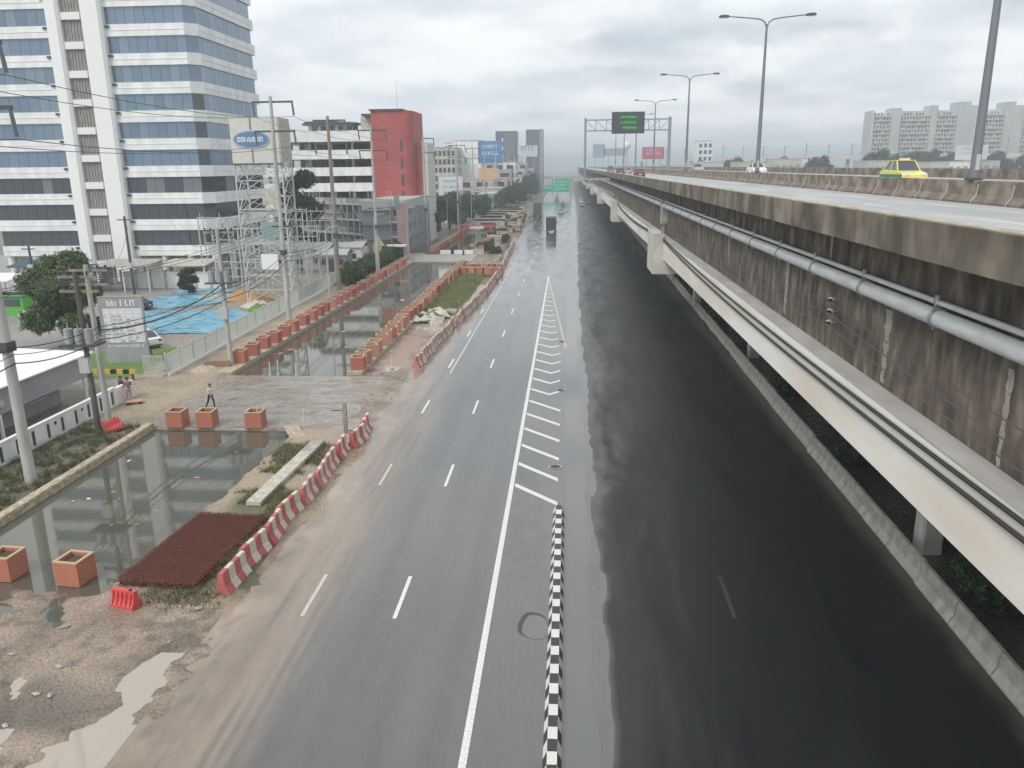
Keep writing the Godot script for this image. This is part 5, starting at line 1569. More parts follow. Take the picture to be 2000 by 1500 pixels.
# ---------------------------------------------------------------- car park with red tower, and the framed mall in front
func car_park_and_mall() -> void:
	var c := thing("car_park", "white multi-storey car park with dark open decks and a green roof hut", "building", Vector3(0, 0, -175.0))
	part(c, "back_wall", MB.new().span(-66, -42.5, 0, 22.6, -29.0, -30).done(), M.concrete)
	for k in 5:
		for d in 3:
			part(c, "inner_column", MB.new().span(-64.5 + 5.0 * k, -63.9 + 5.0 * k, 0, 21.39, -7.0 - 7.0 * d, -7.6 - 7.0 * d).done(), M.concrete)
	var ys := [[21.4, 23.6], [17.8, 19.7], [14.3, 16.1], [11.0, 12.8], [7.6, 9.4], [4.2, 6.0]]
	for y in ys:
		part(c, "deck_edge", MB.new().span(-66.5, -41.6, y[0], y[1], 0, -30.5).done(), M.white_wall)
	for k in 6:
		part(c, "column", MB.new().span(-65.6 + 4.7 * k, -65.1 + 4.7 * k, 0, 21.39, -2.4, -1.9).done(), M.concrete)
	var hut := part(c, "roof_hut", MB.new().span(-56.2, -46.5, 23.6, 24.9, -3, -8).done(), M.pale_concrete)
	part(hut, "hut_roof", MB.new().prism(PackedVector2Array([Vector2(-57.5, 0), Vector2(-56.5, 0.75), Vector2(-50.5, 0.8), Vector2(-45.2, 0.45), Vector2(-44.6, 0.1)]), Vector3(0, 24.9, -2), Vector3.RIGHT, Vector3.UP, Vector3(0, 0, -7)).done(), flat(0.05, 0.085, 0.075, 0.6))
	for k in 5:
		part(hut, "window", MB.new().span(-55.4 + 1.9 * k, -54.2 + 1.9 * k, 23.75, 24.7, -3.0, -2.95).done(), M.dark_glass)
	var t := thing("stair_tower", "tall brick red stair tower with a rounded corner and slit windows", "building", Vector3(0, 0, -174.9))
	var pts := PackedVector2Array([Vector2(-41.5, 0.6), Vector2(-34.8, 0.6)])
	for k in 7:
		var a := PI / 2 * k / 6.0
		pts.append(Vector2(-34.8 + 2.0 * sin(a), -1.4 + 2.0 * cos(a)))
	pts.append_array([Vector2(-32.8, -12), Vector2(-41.5, -12)])
	part(t, "shaft", MB.new().prism(pts, Vector3(0, 0, 0), Vector3.RIGHT, Vector3.BACK, Vector3(0, 27.4, 0)).done(), M.tower_red)
	part(t, "roof_slab", MB.new().span(-41.8, -34.6, 27.4, 27.75, 0.9, -12.2).done(), M.dark_metal)
	part(t, "side_canopy", MB.new().span(-43.6, -41.51, 26.4, 26.9, 0.4, -6).done(), M.dark_metal)
	part(t, "rear_block", MB.new().span(-44.5, -41.52, 23.6, 26.39, -2.5, -9).done(), M.pale_concrete)
	for k in 4:
		part(t, "slit_window", MB.new().span(-35.55, -35.0, 19.2 - 3.55 * k, 21.6 - 3.55 * k, 0.6, 0.63).done(), M.dark_glass)
	part(t, "annex", MB.new().span(-32.79, -31.6, 0, 21.2, -2.0, -12).done(), M.tower_red)
	part(t, "annex", MB.new().span(-31.59, -30.3, 0, 21.0, -2.6, -12).done(), M.beige)
	part(t, "mast", MB.new().cyl(Vector3(-36.5, 27.75, -3), Vector3(-36.5, 33.5, -3), 0.07, 0.03, 6).done(), M.steel_pale)
	# framed mall, its front turned a little away
	var m := thing("framed_mall", "low mall wrapped in pale steel frames before the red tower", "building", Vector3(-30.9, 0, -149.0), 0.68)
	# local x runs left along the front (negative), z is out of the front
	var L := 33.0
	m.rotation.y = -0.67
	var dirx := -1.0
	part(m, "core", MB.new().span(-L, -0.6, 0.1, 9.6, -1.0, -2.0).done(), M.dim_in)
	for y in [3.15, 5.9, 8.9]:
		part(m, "slab", MB.new().span(-L - 0.3, 0, y, y + 0.32, 0.5, -2.2).done(), M.steel_pale)
	for k in 18:
		var x := -0.3 - 1.9 * k
		part(m, "mullion", MB.new().span(x - 0.07, x + 0.07, 0, 10.3, 0.52, 0.66).done(), M.steel_pale)
		if k < 17:
			for y in [0.4, 3.5, 6.25]:
				var r := (k * 5 + int(y) * 3) % 7
				part(m, "glazing", MB.new().span(x - 1.82, x - 0.08, y, y + 2.3, -0.6, -0.5).done(), [M.dark_glass, M.dim_in, M.dark_glass, M.glass_green, M.dark_glass, M.dim_in, M.louver][r])
				part(m, "railing", MB.new().span(x - 1.82, x - 0.08, y + 0.85, y + 0.9, 0.1, 0.14).span(x - 1.5, x - 1.46, y, y + 0.85, 0.1, 0.14).span(x - 0.9, x - 0.86, y, y + 0.85, 0.1, 0.14).done(), M.steel_pale)
			part(m, "fascia_panel", MB.new().span(x - 1.86, x - 0.04, 9.3, 10.2, 0.3, 0.5).done(), [M.steel_pale, M.grey_wall, M.glass_green, M.pale_concrete][(k * 3) % 4])
			if k % 2 == 0:
				part(m, "frame_brace", MB.new().bar(Vector3(x, 6.25, 0.7), Vector3(x - 1.9, 8.9, 0.7), 0.06).done(), M.steel_pale)
			if k % 3 == 1:
				part(m, "top_frame", MB.new().span(x - 1.4, x - 1.3, 10.3, 11.6, 0.0, 0.1).span(x - 0.2, x - 0.1, 10.3, 11.6, 0.0, 0.1).span(x - 1.4, x - 0.1, 11.6, 11.7, 0, 0.1).done(), M.steel_pale)
	part(m, "corner_pier", MB.new().span(0.01, 1.2, 0, 9.6, -0.8, 0.9).done(), flat(0.52, 0.34, 0.34, 0.7))
	part(m, "corner_sign", MB.new().span(-0.5, 0.9, 8.6, 10.9, 0.91, 1.0).done(), M.glass_green)
	# side wing that runs off along the road
	var s := thing("mall_wing", "bluish glazed wing of the mall running away along the road", "building", Vector3(-30.6, 0, -149.5))
	part(s, "roof_slab", MB.new().prism(PackedVector2Array([Vector2(-1.2, -2.5), Vector2(-1.2, -27.0), Vector2(-26.0, -27.0), Vector2(-26.0, -22.5)]), Vector3(0, 9.0, 0), Vector3.RIGHT, Vector3.BACK, Vector3(0, 0.4, 0)).done(), M.concrete)
	part(s, "core", MB.new().span(-8.0, -1.0, 0.1, 9.0, -1.5, -27).done(), M.dim_in)
	for y in [2.7, 5.5]:
		part(s, "slab", MB.new().span(-8.0, 0, y, y + 1.5, -1.0, -27.2).done(), M.blue_grey)
	part(s, "parapet_band", MB.new().span(-8.0, 0.05, 8.2, 10.0, -1.0, -27.2).done(), M.steel_pale)
	for k in 14:
		part(s, "mullion", MB.new().span(-0.05, 0.12, 0, 8.19, -1.4 - 1.95 * k, -1.55 - 1.95 * k).done(), M.steel_pale)
		if k < 13:
			for y in [0.1, 3.95, 6.75]:
				part(s, "glazing", MB.new().span(-0.4, -0.34, y, y + 1.8 + (1.0 if y < 1 else 0.0), -1.6 - 1.95 * k, -3.3 - 1.95 * k).done(), [M.dark_glass, M.glass_green, M.blue_grey][(k + int(y)) % 3])
	# little street things before the mall
	var sp := thing("spirit_house", "small cream shrine with a pointed roof before the mall", "shrine", Vector3(-31.6, 0.3, -133.0))
	part(sp, "plinth", MB.new().span(-1.1, 1.1, 0, 1.3, -1.1, 1.1).done(), flat(0.55, 0.40, 0.36, 0.7))
	part(sp, "shrine", MB.new().span(-0.7, 0.7, 1.3, 3.0, -0.7, 0.7).done(), flat(0.62, 0.48, 0.40, 0.7))
	for k in 3:
		part(sp, "roof_tier", MB.new().prism(PackedVector2Array([Vector2(-0.95 + 0.25 * k, 0), Vector2(0, 0.9 - 0.1 * k), Vector2(0.95 - 0.25 * k, 0)]), Vector3(0, 3.0 + 0.45 * k, -0.8 + 0.2 * k), Vector3.RIGHT, Vector3.UP, Vector3(0, 0, 1.6 - 0.4 * k)).done(), flat(0.60, 0.46, 0.30, 0.6))
	part(sp, "finial", MB.new().cyl(Vector3(0, 4.5, 0), Vector3(0, 5.7, 0), 0.09, 0.01, 6).done(), flat(0.60, 0.46, 0.30, 0.6))
	var pb := thing("pink_banner", "plain pink banner on two posts before the mall", "banner", Vector3(-35.0, 0.3, -135.0))
	part(pb, "cloth", MB.new().span(-0.95, 0.95, 1.6, 3.9, -0.03, 0.03).done(), flat(0.56, 0.36, 0.42, 0.7))
	for x in [-1.0, 1.0]:
		part(pb, "post", MB.new().span(x - 0.05, x + 0.05, 0, 4.0, -0.05, 0.05).done(), M.steel_pale)
	var bs := thing("bus_shelter", "small white-roofed shelter at the corner of the mall", "shelter", Vector3(-29.4, 0.3, -137.0))
	part(bs, "roof", MB.new().span(-1.7, 1.7, 2.5, 2.75, -1.0, 1.0).done(), M.white)
	for x in [-1.5, 1.5]:
		for z in [-0.8, 0.8]:
			part(bs, "post", MB.new().span(x - 0.06, x + 0.06, 0, 2.5, z - 0.06, z + 0.06).done(), M.steel_pale)
	part(bs, "bench", MB.new().span(-1.2, 1.2, 0.4, 0.5, -0.7, -0.3).done(), M.wood)

# ---------------------------------------------------------------- steel frames of the switchyard round the sign tower
func switchyard() -> void:
	var fr := [[-41.5, -99.5, 7.0, 8.5], [-45.5, -106.0, 8.0, 9.5], [-38.5, -110.0, 7.5, 8.0], [-43.0, -116.5, 9.0, 10.0], [-36.8, -104.0, 5.0, 6.5], [-50.5, -112.5, 7.0, 9.0], [-39.5, -121.0, 8.0, 9.5]]
	for i in fr.size():
		var f: Array = fr[i]
		var t := thing("switchyard_frame", "%s pale steel portal frame of the switchyard behind the sign tower" % nth(i), "steel frame", Vector3(f[0], 0.27, f[1]), 0.12 * (i % 3) - 0.1, "switchyard frames behind the sign tower")
		var w: float = f[2] / 2
		for x in [-w, 0.0, w]:
			part(t, "post", MB.new().bar(Vector3(x, 0, 0), Vector3(x, f[3], 0), 0.13).done(), M.steel_pale)
			part(t, "rear_post", MB.new().bar(Vector3(x, 0, -1.6), Vector3(x, f[3], -1.6), 0.11).done(), M.pole_concrete)
			part(t, "tie", MB.new().bar(Vector3(x, f[3] - 0.2, -0.07), Vector3(x, f[3] - 0.2, -1.53), 0.08).done(), M.steel_pale)
		for h in [f[3] - 0.1, f[3] - 1.5, f[3] * 0.5, f[3] * 0.28]:
			part(t, "beam", MB.new().bar(Vector3(-w, h, 0.12), Vector3(w, h, 0.12), 0.1).done(), M.steel_pale)
		for k in 6:
			var x0: float = -w + f[2] * k / 6.0
			part(t, "brace", MB.new().bar(Vector3(x0, f[3] - 1.5, 0.2), Vector3(x0 + f[2] / 6.0, f[3] - 0.1, 0.2), 0.05).done(), M.steel_pale)
			part(t, "brace", MB.new().bar(Vector3(x0, f[3] * 0.28, 0.2), Vector3(x0 + f[2] / 6.0, f[3] * 0.5, 0.2), 0.05).done(), M.pole_concrete)
			part(t, "insulator", MB.new().tube([Vector3(x0 + 0.4, f[3] - 0.05, 0.12), Vector3(x0 + 0.4, f[3] + 0.55, 0.12)], [0.07, 0.05], 6).done(), M.wet_pole if k % 2 else M.pale_concrete)

# ---------------------------------------------------------------- lattice tower with the oval sign
func sign_tower() -> void:
	var t := thing("sign_tower", "pale steel lattice tower carrying the beige sign board", "tower", Vector3(-35.2, 0.27, -92.0))
	var hw := 2.75
	var top := 16.1
	var cs := [Vector3(-hw, 0, 0), Vector3(hw, 0, 0), Vector3(hw, 0, -3.4), Vector3(-hw, 0, -3.4)]
	for c in cs:
		part(t, "leg", MB.new().bar(c, c + Vector3(0, 20.6, 0), 0.16).done(), M.steel_pale)
	var lv := 9
	for i in lv + 1:
		var y := top * i / lv
		var m := MB.new()
		for k in 4:
			m.bar(cs[k] + Vector3(0, y, 0), cs[(k + 1) % 4] + Vector3(0, y, 0), 0.09)
		m.bar(cs[0] + Vector3(0, y, 0.02), cs[2] + Vector3(0, y, 0), 0.07)
		part(t, "ring", m.done(), M.steel_pale)
		if i < lv:
			var y1 := top * (i + 1) / lv
			for k in 4:
				var a: Vector3 = cs[k]
				var b: Vector3 = cs[(k + 1) % 4]
				var mid := (a + b) / 2
				part(t, "brace", MB.new().bar(a + Vector3(0, y, 0), mid + Vector3(0, y1, 0), 0.075).bar(b + Vector3(0, y, 0), mid + Vector3(0, y1, 0), 0.075).done(), M.steel_pale)
				part(t, "brace", MB.new().bar(a + Vector3(0, y1, 0), b + Vector3(0, y, 0), 0.055).done(), M.pole_concrete)
	for k in 3:
		part(t, "platform", MB.new().span(-hw + 0.2, 0.6 + 0.5 * k, 3.2 + 3.9 * k, 3.3 + 3.9 * k, -0.3, -2.9).done(), M.steel_pale)
		part(t, "old_panel", MB.new().span(-0.6 + 0.4 * k, 1.4 + 0.4 * k, 4.2 + 3.7 * k, 6.0 + 3.7 * k, 0.1, 0.16).done(), [M.white, M.glass_green, M.pale_concrete][k])
	var b := thing("sign_board", "beige sign board with a blue oval emblem on the lattice tower", "sign", Vector3(-35.2, 16.5, -91.75))
	part(b, "board", MB.new().span(-2.75, 2.75, 0, 4.9, -0.15, 0.15).done(), M.beige)
	part(b, "side_panel", MB.new().span(2.753, 2.9, 0, 4.9, -3.4, 0.1).done(), M.pale_concrete)
	part(b, "lower_trim", MB.new().span(-2.8, 2.8, -0.14, -0.003, -0.2, 0.2).done(), M.dark_metal)
	var oval := PackedVector2Array()
	var oval2 := PackedVector2Array()
	for k in 36:
		var a := TAU * k / 36
		oval.append(Vector2(2.15 * cos(a), 1.0 * sin(a)))
		oval2.append(Vector2(1.98 * cos(a), 0.84 * sin(a)))
	var ov := part(b, "emblem_rim", MB.new().prism(oval, Vector3(-0.35, 2.6, 0.152), Vector3.RIGHT, Vector3.UP, Vector3(0, 0, 0.08)).done(), flat(0.42, 0.52, 0.60, 0.5))
	part(ov, "emblem_field", MB.new().prism(oval2, Vector3(-0.35, 2.6, 0.233), Vector3.RIGHT, Vector3.UP, Vector3(0, 0, 0.03)).done(), M.blue_sign)
	var mk := MB.new()
	marks(mk, Vector3(-1.95, 2.3, 0.262), Vector3.RIGHT, 3.2, 0.55, 41, 0.2)
	part(ov, "emblem_lettering", mk.done(), M.sign_white)
	for y in [[3.62, 4.9], [0.0, 1.58]]:
		part(b, "centre_seam", MB.new().span(-0.42, -0.28, y[0], y[1], 0.152, 0.2).done(), flat(0.25, 0.20, 0.12, 0.8))

# ---------------------------------------------------------------- distant street
func block(n: String, label: String, x0: float, x1: float, h: float, z: float, d: float, m: Material, cols: int, rows: int, wm: Material, cat := "building") -> Node3D:
	var t := thing(n, label, cat, Vector3((x0 + x1) / 2, 0.03, z))
	var w := x1 - x0
	part(t, "wall", MB.new().span(-w / 2, w / 2, 0, h, 0, -d).done(), m)
	part(t, "roof_edge", MB.new().span(-w / 2 - 0.15, w / 2 + 0.15, h, h + 0.35, 0.15, -d - 0.15).done(), M.pale_concrete)
	var fh := h / (rows + 0.4)
	var cw := w / cols
	if cols > 0:
		for r in rows:
			for c in cols:
				part(t, "window", MB.new().span(-w / 2 + cw * (c + 0.18), -w / 2 + cw * (c + 0.82), fh * (r + 0.45), fh * (r + 1.05), 0.003, 0.06).done(), wm)
		# windows on the side towards the road
		var sc := maxi(2, int(d / 4.0))
		for r in rows:
			for c in sc:
				part(t, "side_window", MB.new().span(w / 2 + 0.003, w / 2 + 0.06, fh * (r + 0.45), fh * (r + 1.05), -d / sc * (c + 0.2), -d / sc * (c + 0.8)).done(), wm)
	return t

func far_street() -> void:
	var cream := mottled(87, Color(0.44, 0.42, 0.37), Color(0.56, 0.54, 0.48), Vector3(0.03, 0.02, 0.03), 0.8)
	var pinkish := mottled(88, Color(0.50, 0.42, 0.38), Color(0.60, 0.52, 0.47), Vector3(0.03, 0.02, 0.03), 0.8)
	var greyish := mottled(89, Color(0.36, 0.36, 0.36), Color(0.48, 0.48, 0.47), Vector3(0.03, 0.02, 0.03), 0.8)
	block("apartment_block", "pale apartment block just right of the red stair tower", -53, -46, 19.5, -262, 20, greyish, 4, 6, M.dark_glass)
	block("apartment_block", "cream apartment block with a rooftop room in the middle distance", -52, -43.5, 23.0, -318, 24, cream, 5, 7, M.dark_glass)
	block("white_block", "tall plain white block left of the blue billboard", -46.5, -35.5, 26.0, -335, 26, M.white_wall, 0, 0, M.dark_glass)
	block("rooftop_block", "white block crowned by a roof terrace behind the plain white one", -57.0, -49.0, 26.5, -380, 20, M.white_wall, 4, 7, M.dark_glass)
	block("low_shop", "long low white-roofed shop before the trees", -47, -33.5, 6.2, -238, 16, M.white, 5, 1, M.dark_glass, "shop")
	block("glass_shop", "teal glass showroom at the roadside", -29.5, -24.5, 7.0, -268, 18, M.glass_green, 3, 2, M.dark_glass, "shop")
	var rowm := [cream, pinkish, greyish, M.white_wall, M.pale_concrete]
	var z := -300.0
	for i in 16:
		var w := 7.0 + 3.0 * ((i * 7) % 4)
		var h := 8.0 + 3.2 * ((i * 5) % 4)
		var x1 := -24.0 + 2.0 * ((i * 3) % 3) + 0.012 * (-300.0 - z)
		block("shop_house", "%s shop house of the distant left street row" % nth(i), x1 - w - 4, x1, h, z, 16, rowm[i % 5], 3, int(h / 3.0), M.dark_glass, "shop house").set_meta("group", "shop houses of the distant left street")
		z -= 21.0
	block("dark_tower", "dark glass tower with white lettering down its edge", -45.5, -33.0, 37.0, -520, 30, M.dark_tower, 0, 0, M.dark_glass)
	var dt := block("dark_tower", "taller dark tower with pale edge beside the blue one", -27.0, -16.4, 38.0, -530, 26, M.dark_tower, 0, 0, M.dark_glass)
	for k in 7:
		part(dt, "glass_strip", MB.new().span(-4.8 + 1.35 * k, -4.5 + 1.35 * k, 3, 37, 0.003, 0.2).done(), M.blue_grey)
	part(dt, "edge_pier", MB.new().span(3.6, 5.3, 0, 38.6, 0.003, 0.9).done(), M.blue_grey)
	var lt := get_node("dark_tower")
	for k in 4:
		part(lt, "edge_letter", MB.new().span(-2.4, -1.5, 33.0 - 5.0 * k - 2.0, 33.0 - 5.0 * k, 0.01, 0.2).done(), M.sign_white)
	for k in 6:
		part(lt, "glass_strip", MB.new().span(-0.6 + 1.1 * k, -0.3 + 1.1 * k, 3, 36, 0.003, 0.15).done(), M.blue_grey)
	# billboards of the left street
	billboard("billboard", "big blue billboard with two lines of white writing", Vector3(-30.2, 17.2, -320), 9.4, 8.2, M.blue_board, M.sign_white, 2, 1.2)
	billboard("billboard", "orange and cream billboard under the big blue one", Vector3(-30.2, 11.2, -312), 7.6, 4.2, flat(0.58, 0.36, 0.22, 0.6), flat(0.62, 0.50, 0.36, 0.6), 2, 0.9)
	billboard("billboard", "pale grey billboard with a dark vehicle picture before the dark towers", Vector3(-24.5, 21.5, -500), 12.0, 6.5, flat(0.50, 0.55, 0.57, 0.6), flat(0.10, 0.14, 0.16, 0.6), 1, 2.2)
	billboard("billboard", "blurred white billboard low among the street trees", Vector3(-37.5, 7.0, -262), 7.5, 6.0, flat(0.60, 0.63, 0.65, 0.6), flat(0.25, 0.28, 0.30, 0.6), 3, 0.7)
	# overhead green direction signs
	var g := thing("direction_sign_gantry", "overhead frame with two green direction signs far down the road", "sign", Vector3(0, 0, -430))
	for x in [-14.5, 1.2]:
		part(g, "post", MB.new().span(x - 0.25, x + 0.25, 0, 9.5, -0.25, 0.25).done(), M.gantry)
	part(g, "beam", MB.new().span(-14.5, 1.2, 5.0, 5.4, -0.55, -0.25).done(), M.gantry)
	var g1 := part(g, "green_panel", MB.new().span(-13.3, -7.2, 2.6, 6.1, -0.2, 0).done(), M.green_sign)
	var g2 := part(g, "green_panel", MB.new().span(-7.0, 0.7, 2.6, 9.6, -0.2, 0).done(), M.green_sign)
	var a := MB.new()
	marks(a, Vector3(-12.6, 4.6, 0.02), Vector3.RIGHT, 4.0, 0.6, 3)
	part(g1, "lettering", a.done(), M.sign_white)
	a = MB.new()
	marks(a, Vector3(-6.2, 7.6, 0.02), Vector3.RIGHT, 5.5, 0.7, 4)
	marks(a, Vector3(-6.2, 5.9, 0.02), Vector3.RIGHT, 4.5, 0.7, 9)
	marks(a, Vector3(-6.2, 4.0, 0.02), Vector3.RIGHT, 5.5, 0.7, 14)
	part(g2, "lettering", a.done(), M.sign_white)
	# footbridge far down the road
	var fb := thing("footbridge", "pale footbridge crossing the road in the far distance", "footbridge", Vector3(0, 0, -640))
	part(fb, "span", MB.new().span(-30, 12, 6.2, 8.4, -1.5, 1.5).done(), M.pale_concrete)
	for x in [-28.0, -12.0, 3.0]:
		part(fb, "pillar", MB.new().span(x - 0.5, x + 0.5, 0, 6.2, -0.6, 0.6).done(), M.concrete)

func verge_clutter() -> void:
	var r := RandomNumberGenerator.new()
	r.seed = 19
	for i in 12:
		var z := -156.0 - 7.5 * i
		var t := thing("pipe_ring", "%s concrete drain ring stacked on the verge beyond the second driveway" % nth(i), "drain ring", Vector3(r.randf_range(-15.8, -13.0), 0.02, z), r.randf() * 3.0, "drain rings on the far verge")
		part(t, "ring", ring(0.75, 0.62, 1.0), M.pale_concrete)
		if i % 2:
			part(t, "upper_ring", ring(0.75, 0.62, 1.0), M.concrete, Vector3(0.05, 1.01, 0.03))
	for i in 9:
		var z := -160.0 - 11.0 * i
		var t := thing("site_fence", "%s orange and white site fence panel on the far verge" % nth(i), "fence", Vector3(r.randf_range(-17.5, -13.5), 0.02, z), r.randf_range(-0.3, 0.3), "site fence panels on the far verge")
		for k in 4:
			part(t, "slat", MB.new().span(-1.6, 1.6, 0.3 + 0.4 * k, 0.6 + 0.4 * k, -0.03, 0.03).done(), [M.faded_red, M.stripe_white, M.rim][(k + i) % 3])
		for x in [-1.5, 1.5]:
			part(t, "post", MB.new().span(x - 0.05, x + 0.05, 0, 2.0, -0.09, -0.031).done(), M.steel_pale)
	for i in 8:
		var z := -210.0 - 13.0 * i
		var w := r.randf_range(5.0, 9.0)
		var t := thing("site_shed", "%s low shed among the works on the far left verge" % nth(i), "shed", Vector3(-17.5 - r.randf_range(0, 4), 0.02, z), 0.0, "sheds on the far left verge")
		part(t, "wall", MB.new().span(-w / 2, w / 2, 0, 2.4, -1.5, 1.5).done(), [M.pale_concrete, M.bank, M.steel_pale][i % 3])
		part(t, "roof", MB.new().prism(PackedVector2Array([Vector2(-1.8, 2.4), Vector2(1.8, 2.9), Vector2(1.8, 3.0), Vector2(-1.8, 2.5)]), Vector3(-w / 2 - 0.3, 0, 0), Vector3.BACK, Vector3.UP, Vector3(w + 0.6, 0, 0)).done(), [M.white, M.brick_pale, M.concrete][i % 3])
		part(t, "opening", MB.new().span(-w * 0.3, w * 0.2, 0, 1.9, 1.5, 1.53).done(), M.dark_glass)  # dark sheet painted in for the unlit inside of the shed

func billboard(n: String, label: String, at: Vector3, w: float, h: float, m: Material, ink: Material, lines: int, lh: float) -> void:
	var t := thing(n, label, "billboard", at)
	part(t, "panel", MB.new().span(-w / 2, w / 2, 0, h, -0.3, 0).done(), m)
	for x in [-w * 0.3, w * 0.3]:
		part(t, "post", MB.new().span(x - 0.25, x + 0.25, -at.y, 0, -0.6, -0.31).done(), M.gantry)
	var k := MB.new()
	for i in lines:
		marks(k, Vector3(-w * 0.32, h * (0.75 - 0.3 * i) - lh / 2, 0.02), Vector3.RIGHT, w * (0.6 + 0.1 * i), lh, int(w * 13) + i)
	part(t, "print", k.done(), ink)

func far_right() -> void:
	# big housing estate
	var wallm := mottled(90, Color(0.48, 0.47, 0.455), Color(0.56, 0.55, 0.53), Vector3(0.01, 0.006, 0.01), 0.85)
	var tm := mottled(91, Color(0.43, 0.425, 0.415), Color(0.50, 0.49, 0.48), Vector3(0.01, 0.006, 0.01), 0.85)
	var est := [[219.0, 231.0, 50.0], [237.5, 258.0, 51.0], [262.5, 276.5, 51.0], [293.0, 309.0, 51.0], [322.0, 345.0, 51.5]]
	var lbl := ["leftmost balcony wing of the grey housing estate", "widest balcony wing of the grey housing estate", "balcony wing left of the windowless estate towers", "balcony wing right of the near lamp pole", "balcony wing cut by the right edge of the picture"]
	for i in est.size():
		var e: Array = est[i]
		var t := thing("housing_wing", lbl[i], "apartment building", Vector3(0, 0, -620), 0.0, "wings of the grey housing estate")
		part(t, "wall", MB.new().span(e[0], e[1], 0, e[2], -1.2, -14).done(), wallm)
		var slabs := MB.new()
		var wins := MB.new()
		var posts := MB.new()
		var n := int((e[1] - e[0]) / 2.1)
		for f in 16:
			var y := 2.0 + 3.0 * f
			slabs.span(e[0], e[1], y, y + 0.75, 0, -1.19)
			for c in n:
				if (c * 7 + f * 5 + i) % 4:
					wins.span(e[0] + 2.1 * c + 0.5, e[0] + 2.1 * c + 1.7, y + 0.9, y + 2.6, -1.18, -1.05)
				if (c * 3 + f + i) % 3 == 0:
					posts.span(e[0] + 2.1 * c, e[0] + 2.1 * c + 0.3, y + 0.751, y + 2.999, -0.1, -1.1)
		for q in [["balcony_fronts", slabs, M.pale_concrete], ["window_grid", wins, M.dark_glass], ["balcony_posts", posts, M.white]]:
			part(t, q[0], q[1].done(), q[2]).set_meta("kind", "stuff")
	var tw := [[216.5, 219.0, 51.5], [231.0, 237.5, 53.0], [258.0, 262.5, 54.5], [276.5, 285.0, 56.5], [285.0, 293.0, 54.0], [309.0, 315.5, 56.0], [315.5, 322.0, 53.5]]
	for i in tw.size():
		var e: Array = tw[i]
		var t := thing("stair_block", "%s plain grey stair block of the housing estate, counted from the left" % nth(i), "apartment building", Vector3(0, 0, -619.5), 0.0, "stair blocks of the grey housing estate")
		part(t, "shaft", MB.new().span(e[0] + 0.02, e[1] - 0.02, 0, e[2], 0.5, -14).done(), tm)
		part(t, "rib", MB.new().span((e[0] + e[1]) / 2 - 0.4, (e[0] + e[1]) / 2 + 0.4, 2, e[2] - 1, 0.5, 0.9).done(), wallm)
	# elevated railway with catenary masts
	var rl := thing("elevated_railway", "far elevated railway with catenary masts across the right background", "railway")
	var a := Vector3(56, 0, -640)
	var b := Vector3(330, 0, -470)
	part(rl, "deck", MB.new().bar(a + Vector3(0, 19.0, 0), b + Vector3(0, 19.0, 0), 9.0, 2.2).done(), wallm)
	for k in 16:
		var p := a.lerp(b, k / 15.0)
		part(rl, "pier", MB.new().span(p.x - 0.9, p.x + 0.9, 0, 17.9, p.z - 0.9, p.z + 0.9).done(), tm)
	for k in 22:
		var p := a.lerp(b, (k + 0.4) / 22.0)
		part(rl, "mast", MB.new().span(p.x - 0.28, p.x + 0.28, 20.1, 27.5 + (1.5 if k % 4 == 0 else 0.0), p.z - 0.2, p.z + 0.2).span(p.x, p.x + 4.0, 26.6, 26.85, p.z - 0.1, p.z + 0.1).done(), M.gantry)
	# advertising boards beyond the upper road
	billboard("billboard", "pink and red billboard beyond the gantry", Vector3(52.5, 19.3, -520), 13.5, 7.2, flat(0.42, 0.07, 0.10, 0.6), flat(0.72, 0.40, 0.44, 0.6), 2, 1.6)
	billboard("billboard", "tall back of a grey billboard left under the gantry", Vector3(25.4, 22.0, -700), 10.0, 11.0, M.blue_grey, M.blue_grey, 0, 1.0)
	billboard("billboard", "long grey back of a billboard in the middle under the gantry", Vector3(39.5, 23.5, -700), 20.0, 6.0, M.blue_grey, M.blue_grey, 0, 1.0)
	billboard("billboard", "white framed billboard right of the near lamp pole", Vector3(201.0, 16.5, -430), 15.5, 7.0, flat(0.60, 0.62, 0.63, 0.6), flat(0.45, 0.47, 0.48, 0.6), 2, 1.2)
	var ws := thing("water_tank", "small round tank on a single leg seen under the gantry", "tank", Vector3(42.0, 0, -600))
	part(ws, "leg", MB.new().cyl(Vector3.ZERO, Vector3(0, 27, 0), 0.7, 0.6, 8).done(), M.pale_concrete)
	part(ws, "tank", MB.new().tube([Vector3(0, 27, 0), Vector3(0, 28, 0), Vector3(0, 31, 0), Vector3(0, 32, 0)], [1.2, 2.3, 2.3, 1.6], 12).done(), M.white)
	block("far_block", "white block with a dark top right of the third lamp", 83, 92, 30, -540, 18, M.white_wall, 3, 7, M.dark_glass)
	var r := RandomNumberGenerator.new()
	r.seed = 77
	for i in 18:
		var x := 48.0 + 17.0 * i + r.randf_range(-5, 5)
		var h := r.randf_range(14, 19)
		block("warehouse", "%s low roof of the far right neighbourhood, counted from the left" % nth(i), x, x + r.randf_range(9, 17), h, -390 - 12 * (i % 5), 20, [M.white_wall, M.steel_pale, M.pale_concrete, wallm][i % 4], 4, 2, M.dim_in).set_meta("group", "low roofs of the far right neighbourhood")

